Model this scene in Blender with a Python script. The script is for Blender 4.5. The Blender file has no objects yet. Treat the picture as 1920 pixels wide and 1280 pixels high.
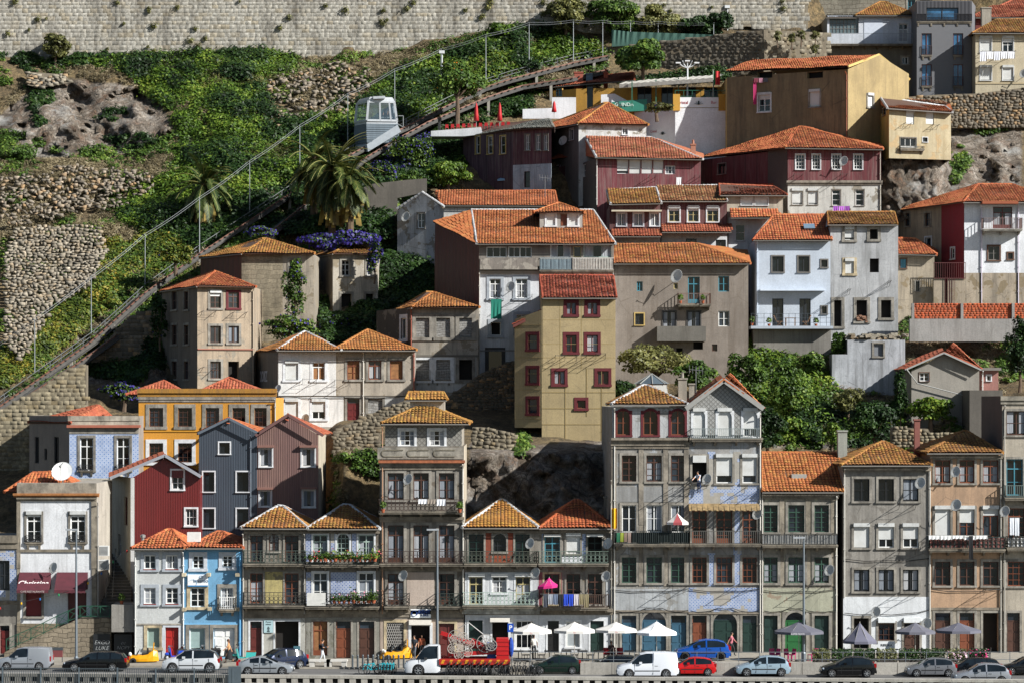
import bpy, math, random
import numpy as np
from mathutils import Vector, noise as mnoise
random.seed(7); RS = np.random.RandomState(7)
SC = bpy.context.scene; COL = SC.collection
FP = 5200.0; CX = 960.0; HR = 750.0; CZ = 19.0      # focal length in photo pixels, optical axis, camera height
R_ = random.uniform

def at(px, py, Y): return Vector(((px-CX)/FP*Y, Y, CZ+(HR-py)/FP*Y))
def gx(px, Y): return (px-CX)/FP*Y
def gz(py, Y): return CZ+(HR-py)/FP*Y

def C(h):
    h = h.lstrip('#'); o = []
    for i in (0, 2, 4):
        c = int(h[i:i+2], 16)/255
        o.append(c/12.92 if c <= .04045 else ((c+.055)/1.055)**2.4)
    return tuple(o)+(1,)

# ------------------------------------------------------------------ mesh building
ORG = {}
class MB:
    def __init__(s): s.v = []; s.f = []; s.m = []; s.r = None; s.uv = None
    def face(s, pts, m=0):
        n = len(s.v); s.v.extend([tuple(p) for p in pts]); s.f.append(tuple(range(n, n+len(pts)))); s.m.append(m)
    def hexa(s, p, m=0):       # 8 points: bottom 0-3, top 4-7
        n = len(s.v); s.v.extend([tuple(q) for q in p])
        for a in ((0,3,2,1),(4,5,6,7),(0,1,5,4),(1,2,6,5),(2,3,7,6),(3,0,4,7)):
            s.f.append(tuple(n+i for i in a)); s.m.append(m)
    def box(s, x0, x1, y0, y1, z0, z1, m=0):
        s.hexa([(x0,y0,z0),(x1,y0,z0),(x1,y1,z0),(x0,y1,z0),(x0,y0,z1),(x1,y0,z1),(x1,y1,z1),(x0,y1,z1)], m)
    def bar(s, a, b, w, h=None, m=0):
        a = Vector(a); b = Vector(b); d = b-a
        if d.length < 1e-6: return
        d.normalize(); h = h or w
        up = Vector((0,0,1)) if abs(d.z) < .95 else Vector((0,1,0))
        x = d.cross(up).normalized()*(w/2); y = x.cross(d).normalized()*(h/2)
        s.hexa([a-x-y, a+x-y, b+x-y, b-x-y, a-x+y, a+x+y, b+x+y, b-x+y], m)
    def tube(s, pts, r, n=6, m=0, cap=True):
        pts = [Vector(p) for p in pts]; k = len(pts); rs = r if isinstance(r, (list, tuple)) else [r]*k
        base = len(s.v)
        for i, p in enumerate(pts):
            d = (pts[min(i+1,k-1)]-pts[max(i-1,0)])
            if d.length < 1e-9: d = Vector((0,0,1))
            d.normalize(); up = Vector((0,0,1)) if abs(d.z) < .9 else Vector((1,0,0))
            x = d.cross(up).normalized(); y = x.cross(d)
            for j in range(n):
                a = 2*math.pi*j/n; s.v.append(tuple(p+x*math.cos(a)*rs[i]+y*math.sin(a)*rs[i]))
        for i in range(k-1):
            for j in range(n):
                a = base+i*n+j; b = base+i*n+(j+1)%n
                s.f.append((a, b, b+n, a+n)); s.m.append(m)
        if cap:
            s.f.append(tuple(base+j for j in range(n))[::-1]); s.m.append(m)
            s.f.append(tuple(base+(k-1)*n+j for j in range(n))); s.m.append(m)
    def lathe(s, prof, c, axis='z', n=16, m=0):
        c = Vector(c); base = len(s.v); k = len(prof)
        for r, h in prof:
            for j in range(n):
                a = 2*math.pi*j/n; u = r*math.cos(a); w = r*math.sin(a)
                q = (u, w, h) if axis == 'z' else ((u, h, w) if axis == 'y' else (h, u, w))
                s.v.append(tuple(c+Vector(q)))
        for i in range(k-1):
            for j in range(n):
                a = base+i*n+j; b = base+i*n+(j+1)%n
                s.f.append((a, b, b+n, a+n)); s.m.append(m)
    def sphere(s, c, rx, ry, rz, n=8, k=6, m=0):
        c = Vector(c); base = len(s.v)
        for i in range(k+1):
            t = math.pi*i/k
            for j in range(n):
                a = 2*math.pi*j/n
                s.v.append((c.x+rx*math.sin(t)*math.cos(a), c.y+ry*math.sin(t)*math.sin(a), c.z+rz*math.cos(t)))
        for i in range(k):
            for j in range(n):
                a = base+i*n+j; b = base+i*n+(j+1)%n
                s.f.append((a, a+n, b+n, b)); s.m.append(m)
    def build(s, name, mats, parent=None, smooth=False, off=None):
        me = bpy.data.meshes.new(name)
        if off is None: off = ORG.get(parent.name, (0,0,0)) if parent else (0,0,0)
        v = np.array(s.v, dtype=np.float32).reshape(-1, 3)-np.array(off, dtype=np.float32)
        me.from_pydata(v.tolist(), [], s.f)
        if not isinstance(mats, (list, tuple)): mats = [mats]
        for q in mats: me.materials.append(q)
        if len(mats) > 1: me.polygons.foreach_set('material_index', np.array(s.m, dtype=np.int32))
        if smooth: me.polygons.foreach_set('use_smooth', np.ones(len(s.f), dtype=bool))
        if s.r is not None:
            at_ = me.attributes.new('rnd', 'FLOAT', 'FACE'); at_.data.foreach_set('value', np.array(s.r, dtype=np.float32))
        return link(name, me, parent, off)

def link(name, me, parent=None, off=(0,0,0)):
    o = bpy.data.objects.new(name, me); COL.objects.link(o)
    if parent: o.parent = parent; ORG[o.name] = tuple(off)
    else: ORG[o.name] = (0,0,0)
    return o

def quads(name, V, mat, parent=None, rnd=None, per=4, smooth=False):
    """V: (n,per,3) array -> one mesh of n separate faces (fast)"""
    n = V.shape[0]; me = bpy.data.meshes.new(name); off = ORG.get(parent.name, (0,0,0)) if parent else (0,0,0)
    v = (V.reshape(-1, 3)-np.array(off)).astype(np.float32)
    me.vertices.add(n*per); me.vertices.foreach_set('co', v.ravel())
    me.loops.add(n*per); me.loops.foreach_set('vertex_index', np.arange(n*per, dtype=np.int32))
    me.polygons.add(n); me.polygons.foreach_set('loop_start', np.arange(0, n*per, per, dtype=np.int32))
    me.polygons.foreach_set('loop_total', np.full(n, per, dtype=np.int32))
    if rnd is not None:
        a = me.attributes.new('rnd', 'FLOAT', 'FACE'); a.data.foreach_set('value', np.asarray(rnd, dtype=np.float32))
    me.update(calc_edges=True); me.materials.append(mat)
    if smooth: me.polygons.foreach_set('use_smooth', np.ones(n, dtype=bool))
    return link(name, me, parent, off)

def gridmesh(name, V, F, mat, parent=None, rnd=None, smooth=False):
    me = bpy.data.meshes.new(name); off = ORG.get(parent.name, (0,0,0)) if parent else (0,0,0)
    V = (np.asarray(V, dtype=np.float64).reshape(-1, 3)-np.array(off)).astype(np.float32); F = np.asarray(F, dtype=np.int32)
    n, per = F.shape
    me.vertices.add(len(V)); me.vertices.foreach_set('co', V.ravel())
    me.loops.add(n*per); me.loops.foreach_set('vertex_index', F.ravel())
    me.polygons.add(n); me.polygons.foreach_set('loop_start', np.arange(0, n*per, per, dtype=np.int32))
    me.polygons.foreach_set('loop_total', np.full(n, per, dtype=np.int32))
    if rnd is not None:
        a = me.attributes.new('rnd', 'FLOAT', 'FACE'); a.data.foreach_set('value', np.asarray(rnd, dtype=np.float32))
    me.update(calc_edges=True); me.materials.append(mat)
    if smooth: me.polygons.foreach_set('use_smooth', np.ones(n, dtype=bool))
    return link(name, me, parent, off)

def tag(o, label, cat, group=None):
    o['label'] = label; o['category'] = cat
    if group: o['group'] = group
    return o
def thing(name, label, cat, loc=(0,0,0), group=None):
    o = bpy.data.objects.new(name, None); COL.objects.link(o); o.location = loc; o.empty_display_size = .3
    ORG[o.name] = tuple(loc); return tag(o, label, cat, group)
def structure(o, kind='structure'): o['kind'] = kind; return o
KIDS = {}
def dup(o, loc=None, rotz=0, label=None, scale=1, parent=None):
    c = o.copy(); COL.objects.link(c)
    if parent: c.parent = parent
    else:
        c.location = loc; c.rotation_euler = (0, 0, rotz); c.scale = (scale,)*3
        if label: c['label'] = label
    for k in list(o.children): dup(k, parent=c)
    return c
def text_mesh(txt, size, bold=0, shear=0):
    cu = bpy.data.curves.new('lettering', 'FONT'); cu.body = txt; cu.size = size; cu.align_x = 'CENTER'; cu.align_y = 'CENTER'
    cu.extrude = .006; cu.offset = bold; cu.shear = shear; cu.resolution_u = 3
    t = bpy.data.objects.new('lettering', cu); COL.objects.link(t)
    dg = bpy.context.evaluated_depsgraph_get(); me = bpy.data.meshes.new_from_object(t.evaluated_get(dg))
    bpy.data.objects.remove(t); return me
def lettering(txt, size, p, mat, parent, tilt=90, rz=0, bold=0, shear=0, name='lettering', sx=1):
    me = text_mesh(txt, size, bold, shear); me.materials.clear(); me.materials.append(mat)
    a = math.radians(tilt); off = Vector(ORG.get(parent.name, (0,0,0))); p = Vector(p)-off
    ca, sa = math.cos(rz), math.sin(rz)
    for v in me.vertices:
        x, y, z = v.co.x*sx, v.co.y, v.co.z
        y, z = y*math.cos(a)-z*math.sin(a), y*math.sin(a)+z*math.cos(a)
        v.co = Vector((x*ca-y*sa, x*sa+y*ca, z))+p
    o = link(name, me, parent, off); return o

# ------------------------------------------------------------------ materials
class NT:
    def __init__(s, name):
        s.m = bpy.data.materials.new(name); s.m.use_nodes = True; s.t = s.m.node_tree; s.t.nodes.clear()
        s.out = s.n('ShaderNodeOutputMaterial'); s.b = s.n('ShaderNodeBsdfPrincipled')
        s.l(s.b.outputs[0], s.out.inputs[0])
    def n(s, ty, **kw):
        q = s.t.nodes.new(ty)
        for k, v in kw.items():
            if k.startswith('i_'): q.inputs[k[2:].replace('_', ' ')].default_value = v
            else: setattr(q, k, v)
        return q
    def l(s, a, b): s.t.links.new(a, b)
    def pos(s): return s.n('ShaderNodeNewGeometry').outputs['Position']
    def map(s, vec, sc=(1,1,1), rot=(0,0,0), loc=(0,0,0)):
        q = s.n('ShaderNodeMapping'); q.inputs['Scale'].default_value = sc; q.inputs['Rotation'].default_value = rot; q.inputs['Location'].default_value = loc
        s.l(vec, q.inputs['Vector']); return q.outputs[0]
    def noise(s, vec, scale, detail=4, rough=.6, dist=0):
        q = s.n('ShaderNodeTexNoise'); q.inputs['Scale'].default_value = scale; q.inputs['Detail'].default_value = detail
        q.inputs['Roughness'].default_value = rough; q.inputs['Distortion'].default_value = dist
        s.l(vec, q.inputs['Vector']); return q.outputs[0]
    def vor(s, vec, scale, feature='F1', out='Distance', rnd=1):
        q = s.n('ShaderNodeTexVoronoi', feature=feature); q.inputs['Scale'].default_value = scale; q.inputs['Randomness'].default_value = rnd
        s.l(vec, q.inputs['Vector']); return q.outputs[out]
    def ramp(s, fac, stops):
        q = s.n('ShaderNodeValToRGB'); e = q.color_ramp.elements
        while len(e) < len(stops): e.new(.5)
        for i, (p, c) in enumerate(stops):
            e[i].position = p; e[i].color = c if isinstance(c, tuple) else (c, c, c, 1)
        s.l(fac, q.inputs[0]); return q.outputs[0]
    def mix(s, fac, a, b, mode='MIX'):
        q = s.n('ShaderNodeMix', data_type='RGBA', blend_type=mode)
        for v, i in ((fac, 0), (a, 6), (b, 7)):
            if hasattr(v, 'links'): s.l(v, q.inputs[i])
            else: q.inputs[i].default_value = v
        return q.outputs[2]
    def math(s, op, a, b=0):
        q = s.n('ShaderNodeMath', operation=op)
        for i, v in enumerate((a, b)):
            if hasattr(v, 'links'): s.l(v, q.inputs[i])
            else: q.inputs[i].default_value = v
        return q.outputs[0]
    def attr(s, name): return s.n('ShaderNodeAttribute', attribute_name=name).outputs['Fac']
    def bump(s, h, strength=.5, dist=.05):
        q = s.n('ShaderNodeBump'); q.inputs['Strength'].default_value = strength; q.inputs['Distance'].default_value = dist
        s.l(h, q.inputs['Height']); s.l(q.outputs[0], s.b.inputs['Normal'])
    def fin(s, col, rough=.8, metal=0, spec=None):
        if hasattr(col, 'links'): s.l(col, s.b.inputs['Base Color'])
        else: s.b.inputs['Base Color'].default_value = col
        s.b.inputs['Roughness'].default_value = rough; s.b.inputs['Metallic'].default_value = metal
        if spec is not None: s.b.inputs['Specular IOR Level'].default_value = spec
        return s.m
MC = {}
def cached(fn):
    def g(*a, **k):
        key = (fn.__name__, a, tuple(sorted(k.items())))
        if key not in MC: MC[key] = fn(*a, **k)
        return MC[key]
    return g
def sc_(c, k): return (c[0]*k, c[1]*k, c[2]*k, 1)

@cached
def plain(h, rough=.6, metal=0, var=.15, spec=None):
    t = NT('paint'); c = C(h); p = t.n('ShaderNodeTexCoord').outputs['Object']
    n = t.noise(p, 3.1, 5)
    return t.fin(t.mix(t.ramp(n, [(.35, 0.), (.7, 1.)]), c, sc_(c, 1-var)), rough, metal, spec)
@cached
def plaster(h, dirt=.5, dh='#45413b', under=None, seed=0, streak=.5):
    """painted render: blotches, vertical run-off streaks, flaked patches showing the coat below"""
    t = NT('plaster'); c = C(h); lu = (c[0]+c[1]+c[2])/3; k_ = .28 if max(c[:3]) < 2.6*min(c[:3]) else .06; c = tuple(v*(1-k_)+lu*k_ for v in c[:3])+(1,); d = C(dh); p = t.map(t.pos(), loc=(seed*3.7, seed*1.3, seed*2.1))
    bl = t.ramp(t.noise(p, .45, 7, .65), [(.38, 0.), (.72, 1.)])
    col = t.mix(t.math('MULTIPLY', bl, .5+.4*dirt), c, sc_(c, .6))
    st = t.ramp(t.noise(t.map(p, (1, 1, .13)), 1.3, 8, .7), [(.46, 0.), (.7, 1.)])
    col = t.mix(t.math('MULTIPLY', st, min(.9, streak*dirt*1.5)), col, d)
    sp = t.ramp(t.noise(p, 2.4, 6, .7), [(.57, 0.), (.72, 1.)])
    col = t.mix(t.math('MULTIPLY', sp, .45*dirt), col, d)
    if under:
        u = t.ramp(t.noise(p, .8, 8, .62, .4), [(.56, 0.), (.585, 1.)])
        col = t.mix(u, col, t.mix(t.noise(p, 5, 4), C(under), sc_(C(under), .6)))
    s2 = t.ramp(t.noise(t.map(p, (5, 5, .11)), 1.6, 5, .65), [(.54, 0.), (.74, 1.)]); col = t.mix(t.math('MULTIPLY', s2, min(.8, dirt*.75)), col, d)
    ck = t.vor(t.map(p, (1, 1, .7), rot=(.3, .4, 0)), .42, 'DISTANCE_TO_EDGE'); col = t.mix(t.math('MULTIPLY', t.ramp(ck, [(0., 1.), (.012, 0.)]), t.math('MULTIPLY', t.ramp(t.noise(p, .5, 3), [(.45, 0.), (.6, 1.)]), min(.8, dirt*.8))), col, d)
    fine = t.noise(p, 9, 5, .7)
    col = t.mix(t.ramp(fine, [(.32, .45), (.6, 0.)]), col, sc_(c, .5))
    t.bump(fine, .35, .03)
    return t.fin(col, .92)
@cached
def stone(h='#8d8474', seed=0):
    t = NT('granite'); c = C(h); p = t.map(t.pos(), loc=(seed, seed, 0))
    col = t.mix(t.ramp(t.noise(p, 1.1, 8, .7), [(.36, 0.), (.62, 1.)]), sc_(c, 1.12), sc_(c, .5))
    col = t.mix(t.ramp(t.noise(t.map(p, (1, 1, .2)), 2.2, 6, .7), [(.5, 0.), (.75, .75)]), col, C('#2e2a25'))
    f = t.noise(p, 14, 4, .7); t.bump(f, .4, .03)
    return t.fin(col, .9)
@cached
def ashlar(h='#b9ae98', bw=.7, bh=.42, m=.03, seed=0, mort='#5d5548', dirt=.5):
    t = NT('masonry'); c = C(h); p = t.pos()
    sx = t.n('ShaderNodeSeparateXYZ'); t.l(p, sx.inputs[0]); cb = t.n('ShaderNodeCombineXYZ')
    t.l(t.math('ADD', sx.outputs[0], sx.outputs[1]), cb.inputs[0]); t.l(sx.outputs[2], cb.inputs[1])
    w = t.n('ShaderNodeVectorMath', operation='ADD'); t.l(cb.outputs[0], w.inputs[0])
    nz = t.n('ShaderNodeTexNoise'); nz.inputs['Scale'].default_value = .9; t.l(p, nz.inputs['Vector'])
    ms = t.n('ShaderNodeVectorMath', operation='SCALE'); t.l(nz.outputs['Color'], ms.inputs[0]); ms.inputs['Scale'].default_value = .5; t.l(ms.outputs[0], w.inputs[1])
    b = t.n('ShaderNodeTexBrick'); t.l(w.outputs[0], b.inputs['Vector'])
    b.inputs['Color1'].default_value = c; b.inputs['Color2'].default_value = sc_(c, .74); b.inputs['Mortar'].default_value = C(mort)
    b.inputs['Scale'].default_value = 1; b.inputs['Mortar Size'].default_value = m; b.inputs['Brick Width'].default_value = bw; b.inputs['Row Height'].default_value = bh
    b.inputs['Mortar Smooth'].default_value = .5
    col = t.mix(t.ramp(t.noise(t.map(p, (1, 1, .35), loc=(seed, 0, 0)), .7, 8, .7), [(.42, 0.), (.75, dirt+.2)]), b.outputs[0], C('#2f2b22'))
    col = t.mix(t.ramp(t.noise(p, 6, 5, .7), [(.4, .4), (.65, 0.)]), col, C('#4b4437'))
    h2 = t.math('SUBTRACT', t.math('MULTIPLY', t.noise(p, 7, 5, .7), .5), b.outputs['Fac']); t.bump(h2, .8, .06)
    return t.fin(col, .95)
@cached
def rubble(h='#a59a84', scale=1.6, seed=0, gap='#3a342a'):
    t = NT('rubble'); c = C(h); p = t.map(t.pos(), (1, 1, 1.35), loc=(seed, 0, seed))
    e = t.vor(p, scale, 'DISTANCE_TO_EDGE'); cc = t.n('ShaderNodeTexVoronoi'); cc.inputs['Scale'].default_value = scale; t.l(p, cc.inputs['Vector'])
    bw = t.n('ShaderNodeSeparateColor'); t.l(cc.outputs['Color'], bw.inputs[0])
    col = t.mix(bw.outputs[0], c, sc_(c, .5))
    col = t.mix(t.ramp(t.noise(p, 4, 6, .7), [(.4, .5), (.65, 0.)]), col, C('#554c3c'))
    col = t.mix(t.ramp(e, [(.03, 1.), (.1, 0.)]), col, C(gap))
    t.bump(t.math('ADD', t.ramp(e, [(0., 0.), (.2, 1.)]), t.math('MULTIPLY', t.noise(p, 6, 4), .4)), .9, .12)
    return t.fin(col, .95)
@cached
def rock(h='#9b8b78', seed=0):
    t = NT('rock'); c = C(h); p = t.map(t.pos(), loc=(seed, seed*2, 0))
    n1 = t.noise(t.map(p, (1, 1, .5), rot=(0, .5, 0)), .55, 10, .7, .8)
    col = t.ramp(n1, [(.3, sc_(c, .22)), (.47, sc_(c, .62)), (.6, c), (.75, sc_(c, 1.35))])
    col = t.mix(t.ramp(t.noise(p, .8, 8, .7), [(.5, 0.), (.68, .8)]), col, C('#7d5f49'))
    cr = t.vor(t.map(p, (1, 1, .6), rot=(0, .6, 0)), .9, 'DISTANCE_TO_EDGE')
    col = t.mix(t.ramp(cr, [(0., .85), (.03, 0.)]), col, C('#241f19'))
    t.bump(t.math('ADD', t.noise(p, 2.5, 9, .7), t.ramp(cr, [(0., 0.), (.08, .5)])), .9, .35)
    return t.fin(col, .95)
@cached
def azulejo(h='#4a69a4', s=.28, miss=0, seed=0, bg='#acb2bb'):
    """glazed blue and white tiles with patches where they have fallen off"""
    t = NT('glazed_tile'); p = t.pos(); sx = t.n('ShaderNodeSeparateXYZ'); t.l(p, sx.inputs[0])
    cb = t.n('ShaderNodeCombineXYZ'); t.l(t.math('ADD', sx.outputs[0], sx.outputs[1]), cb.inputs[0]); t.l(sx.outputs[2], cb.inputs[1])
    v = t.vor(cb.outputs[0], 1/s, 'F1', 'Distance', 0)
    v2 = t.vor(t.map(cb.outputs[0], loc=(s/2, s/2, 0)), 1/s, 'F1', 'Distance', 0)
    pat = t.math('ADD', t.ramp(v, [(.16, 1.), (.24, 0.), (.36, 0.), (.42, .8), (.5, 0.)]), t.ramp(v2, [(.14, .9), (.2, 0.)]))
    col = t.mix(pat, C(bg), C(h)); col = t.mix(t.ramp(t.noise(p, 1.3, 6), [(.4, 0.), (.75, .5)]), col, sc_(C(h), .6))
    if miss:
        br = t.n('ShaderNodeVectorMath', operation='SNAP'); t.l(t.map(p, loc=(seed, 0, seed)), br.inputs[0]); br.inputs[1].default_value = (s, s, s)
        u = t.ramp(t.noise(br.outputs[0], .55, 3, .6), [(.62-miss*.25, 0.), (.63-miss*.25, 1.)])
        col = t.mix(u, col, t.mix(t.noise(p, 3, 6), C('#aaa59b'), C('#77736b')))
    return t.fin(col, .35)
@cached
def corrugated(h, rib=.16, rust=.3, rh='#3b1d14', depth=.6, across=False, rough=.6):
    t = NT('ribbed_sheet'); c = C(h); p = t.pos(); sx = t.n('ShaderNodeSeparateXYZ'); t.l(p, sx.inputs[0])
    u = t.math('ADD', sx.outputs[0], sx.outputs[1]) if not across else sx.outputs[2]
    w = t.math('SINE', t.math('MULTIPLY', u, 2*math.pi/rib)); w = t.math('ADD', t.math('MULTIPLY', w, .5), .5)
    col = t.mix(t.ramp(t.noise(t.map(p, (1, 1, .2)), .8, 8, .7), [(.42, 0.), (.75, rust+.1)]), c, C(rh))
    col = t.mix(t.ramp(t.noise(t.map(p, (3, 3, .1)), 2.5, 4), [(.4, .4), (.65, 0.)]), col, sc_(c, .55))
    col = t.mix(t.ramp(w, [(0., .55), (.3, 0.)]), col, sc_(c, .3))  # shade of the rib troughs painted into the colour
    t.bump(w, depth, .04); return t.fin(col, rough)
@cached
def boards(h, w=.22, dirt=.5):
    t = NT('boards'); c = C(h); p = t.pos(); sx = t.n('ShaderNodeSeparateXYZ'); t.l(p, sx.inputs[0])
    u = t.math('DIVIDE', t.math('ADD', sx.outputs[0], sx.outputs[1]), w); fr = t.math('FRACT', u); fl = t.math('FLOOR', u)
    wn = t.n('ShaderNodeTexWhiteNoise', noise_dimensions='1D'); t.l(fl, wn.inputs['W'])
    col = t.mix(wn.outputs['Value'], c, sc_(c, .68))
    col = t.mix(t.ramp(t.noise(t.map(p, (4, 4, .25)), 1.6, 8, .7), [(.45, 0.), (.75, dirt)]), col, C('#8a8078'))
    col = t.mix(t.ramp(t.noise(t.map(p, (1, 1, .3)), .6, 6, .7), [(.45, 0.), (.7, dirt)]), col, sc_(c, .35))
    g = t.ramp(fr, [(0., 1.), (.1, 0.)]); col = t.mix(g, col, sc_(c, .15)); t.bump(fr, .3, .03)
    return t.fin(col, .85)
@cached
def scales(h='#8b8a86', s=.36):
    t = NT('slate_scales'); c = C(h); p = t.pos(); sx = t.n('ShaderNodeSeparateXYZ'); t.l(p, sx.inputs[0])
    cb = t.n('ShaderNodeCombineXYZ'); t.l(t.math('ADD', sx.outputs[0], sx.outputs[1]), cb.inputs[0]); t.l(sx.outputs[2], cb.inputs[1])
    v = t.map(cb.outputs[0], rot=(0, 0, .785)); q = t.n('ShaderNodeTexVoronoi', feature='F1', distance='CHEBYCHEV'); q.inputs['Scale'].default_value = 1/s; q.inputs['Randomness'].default_value = 0
    t.l(v, q.inputs['Vector']); sp = t.n('ShaderNodeSeparateColor'); t.l(q.outputs['Color'], sp.inputs[0])
    col = t.mix(t.ramp(q.outputs['Distance'], [(.36, 0.), (.5, .8)]), t.mix(t.noise(p, 5, 5), c, sc_(c, .45)), C('#3a3733')); t.bump(q.outputs['Distance'], .5, .04)
    return t.fin(col, .7)
@cached
def tilemat(a='#b4542b', b='#c98340', moss=.4, dark=.35, seed=0):
    """clay tiles: every tile its own tone, lichen bloom and soot"""
    t = NT('clay_tile'); r = t.attr('rnd'); p = t.map(t.pos(), loc=(seed*5.1, seed, 0))
    q = lambda c: (c[0]*.74, c[1]*.93, c[2]*1.0, 1)
    ca, cb_ = q(C(a)), q(C(b))
    col = t.ramp(r, [(0., sc_(ca, .66)), (.1, sc_(ca, .9)), (.5, ca), (.9, tuple(.5*x+.5*y for x, y in zip(ca, cb_))), (1., cb_)])
    li = t.ramp(t.noise(p, .7, 8, .7), [(.5-.16*moss, 0.), (.74, 1.)])
    col = t.mix(t.math('MULTIPLY', li, min(.95, moss*1.25)), col, t.mix(t.noise(p, 4, 5), C('#87601f'), C('#5a4a24')))
    dk = t.ramp(t.noise(t.map(p, loc=(9, 4, 2)), 1.1, 8, .75), [(.5, 0.), (.76, 1.)])
    col = t.mix(t.math('MULTIPLY', dk, dark), col, C('#35241b'))
    t.bump(t.noise(p, 11, 4, .7), .4, .03); return t.fin(col, .85)
@cached
def leafmat(a='#2c4a18', b='#6f9a35', c='#a9c24f', tr=.3):
    t = NT('leaves'); r = t.attr('rnd'); p = t.pos()
    col = t.ramp(t.math('ADD', t.math('MULTIPLY', r, .5), t.math('SUBTRACT', t.math('MULTIPLY', t.noise(p, .32, 5, .65), 1.5), .55)), [(.1, C(a)), (.5, C(b)), (.9, C(c))])
    t.l(col, t.b.inputs['Base Color']); t.b.inputs['Roughness'].default_value = .55; t.b.inputs['Specular IOR Level'].default_value = .3
    tr_ = t.n('ShaderNodeBsdfTranslucent'); t.l(col, tr_.inputs[0]); mx = t.n('ShaderNodeMixShader'); mx.inputs[0].default_value = tr
    t.l(t.b.outputs[0], mx.inputs[1]); t.l(tr_.outputs[0], mx.inputs[2]); t.l(mx.outputs[0], t.out.inputs[0]); return t.m
@cached
def stonern(h='#b3a894', dark=.5, warm='#a8875f', lo=.4, hi=1.25):
    """loose or coursed stones: tone per stone from the face attribute"""
    t = NT('field_stone'); c = C(h); r = t.attr('rnd'); p = t.pos()
    col = t.ramp(r, [(0., sc_(c, lo)), (.3, sc_(c, .6+lo/2)), (.7, c), (.9, C(warm)), (1., sc_(c, hi))])
    col = t.mix(t.ramp(t.noise(p, 3.2, 7, .75), [(.42, .65), (.62, 0.)]), col, C('#4d4638'))
    col = t.mix(t.ramp(t.noise(t.map(p, (1, 1, .22)), .55, 8, .7), [(.45, 0.), (.75, dark)]), col, C('#39342c'))
    t.bump(t.noise(p, 6, 6, .7), .5, .03); return t.fin(col, .95)
@cached
def glassmat(h='#0c1014', rough=.06):
    t = NT('window_glass'); p = t.pos(); c = C(h)
    col = t.mix(t.ramp(t.noise(p, .9, 3), [(.35, 0.), (.7, 1.)]), c, sc_(c, 3.))
    return t.fin(col, rough, 0, .5)
@cached
def clothmat(h, fold=9, var=.35):
    t = NT('cloth'); c = C(h); p = t.pos(); n = t.noise(t.map(p, (fold, fold, .5)), 1, 3)
    t.bump(n, .5, .05); return t.fin(t.mix(t.ramp(n, [(.4, 0.), (.65, var)]), c, sc_(c, .4)), .85)
@cached
def blindmat(h='#bfc0bd'):
    t = NT('roller_slats'); c = C(h); sx = t.n('ShaderNodeSeparateXYZ'); t.l(t.pos(), sx.inputs[0])
    fr = t.math('FRACT', t.math('MULTIPLY', sx.outputs[2], 14)); t.bump(fr, .25, .02)
    col = t.mix(t.ramp(fr, [(0., .45), (.2, 0.)]), c, sc_(c, .6)); col = t.mix(t.ramp(t.noise(t.pos(), 1.4, 6), [(.45, 0.), (.75, .35)]), col, C('#8d887c'))
    return t.fin(col, .6)
@cached
def carpaint(h, metal=.3):
    t = NT('car_paint'); m = t.fin(C(h), .25, metal, .4)
    t.b.inputs['Coat Weight'].default_value = .35; t.b.inputs['Coat Roughness'].default_value = .05; return m
@cached
def thinglass():
    t = NT('clear_glass'); g = t.n('ShaderNodeBsdfGlossy'); g.inputs['Roughness'].default_value = .02; g.inputs['Color'].default_value = (.9, .95, 1, 1)
    tr = t.n('ShaderNodeBsdfTransparent'); tr.inputs['Color'].default_value = (.72, .78, .8, 1); mx = t.n('ShaderNodeMixShader'); mx.inputs[0].default_value = .16
    t.l(tr.outputs[0], mx.inputs[1]); t.l(g.outputs[0], mx.inputs[2]); t.l(mx.outputs[0], t.out.inputs[0]); return t.m
STONE = lambda: stone('#7f7667')
SASH = dict(w='#dcdcd8', b='#4a2e22', g='#2c4a3c', d='#26282b', r='#5e1a18', k='#121212', t='#3f7f8f', m='#59241f', y='#a89b6c', R='#a01f1a', o='#703c24', l='#9fb0a6', B='#2f5468', G='#1a5a2b', P='#132e27', c='#b7ab92', e='#6a6660')
SURR = dict(e='#6a6660', s='#8a857b', w='#c9cbcc', g='#9aa0a6', r='#57121a', c='#b8a888', d='#454341', b='#5b4030', y='#b39a5e', l='#b9bdc2')
# ------------------------------------------------------------------ terrain depth table (distance of the hillside behind each photo point)
TPX = [-300, 60, 150, 260, 420, 600, 640, 750, 900, 1150, 1400, 1500, 1600, 1750, 1920, 2250]
TPY = [1245, 1150, 1050, 950, 850, 825, 750, 650, 550, 450, 350, 250, 150, 100, 40, -60]
TB = [212, 216, 222, 229, 237, 239, 245, 253, 261, 269, 277, 285, 293, 297, 301, 304]
TL = [3, 3, 3, 3, 3, 3, 2, 2, 2, 2, 2, 2.5, 3, 3.6, 2, 0]
TS = [0, 6, 5, 3, 3, 3, 3, 3, 2, 2, 2, 2.5, 3, 3.6, 2, 0]
TM = [0, 0, 0, 0, 0, 0, 0, 0, 0, 0, 0, 0, 2, 3.6, 2, 0]
TR = [0, 0, 0, 0, 0, 0, 0, 0, 0, 0, 0, 4, 7, 6, 5, 3]
TC = [3, 0, -5.5, -11.5, -18, -8, 0, 0, 0, 0, 0, 0, 1.5, 3., 1, 0]
TD = {1600: TR, 1750: TR, 1920: TR, 2250: TR, -300: TL, 60: TL, 150: TS, 260: [0, 6, 5, 2]+TS[4:], 420: TM, 600: TM, 640: TC, 750: TC, 900: [3, 0, -5.5, -11.5, -18, -9, 0, 0, 0, 0, 0, 0, 0, 0, 0, 0], 1150: [3, 0, -5, -10, -14, -8, 0, 0, 0, 0, 0, 0, 0, 0, 0, 0]}
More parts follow.
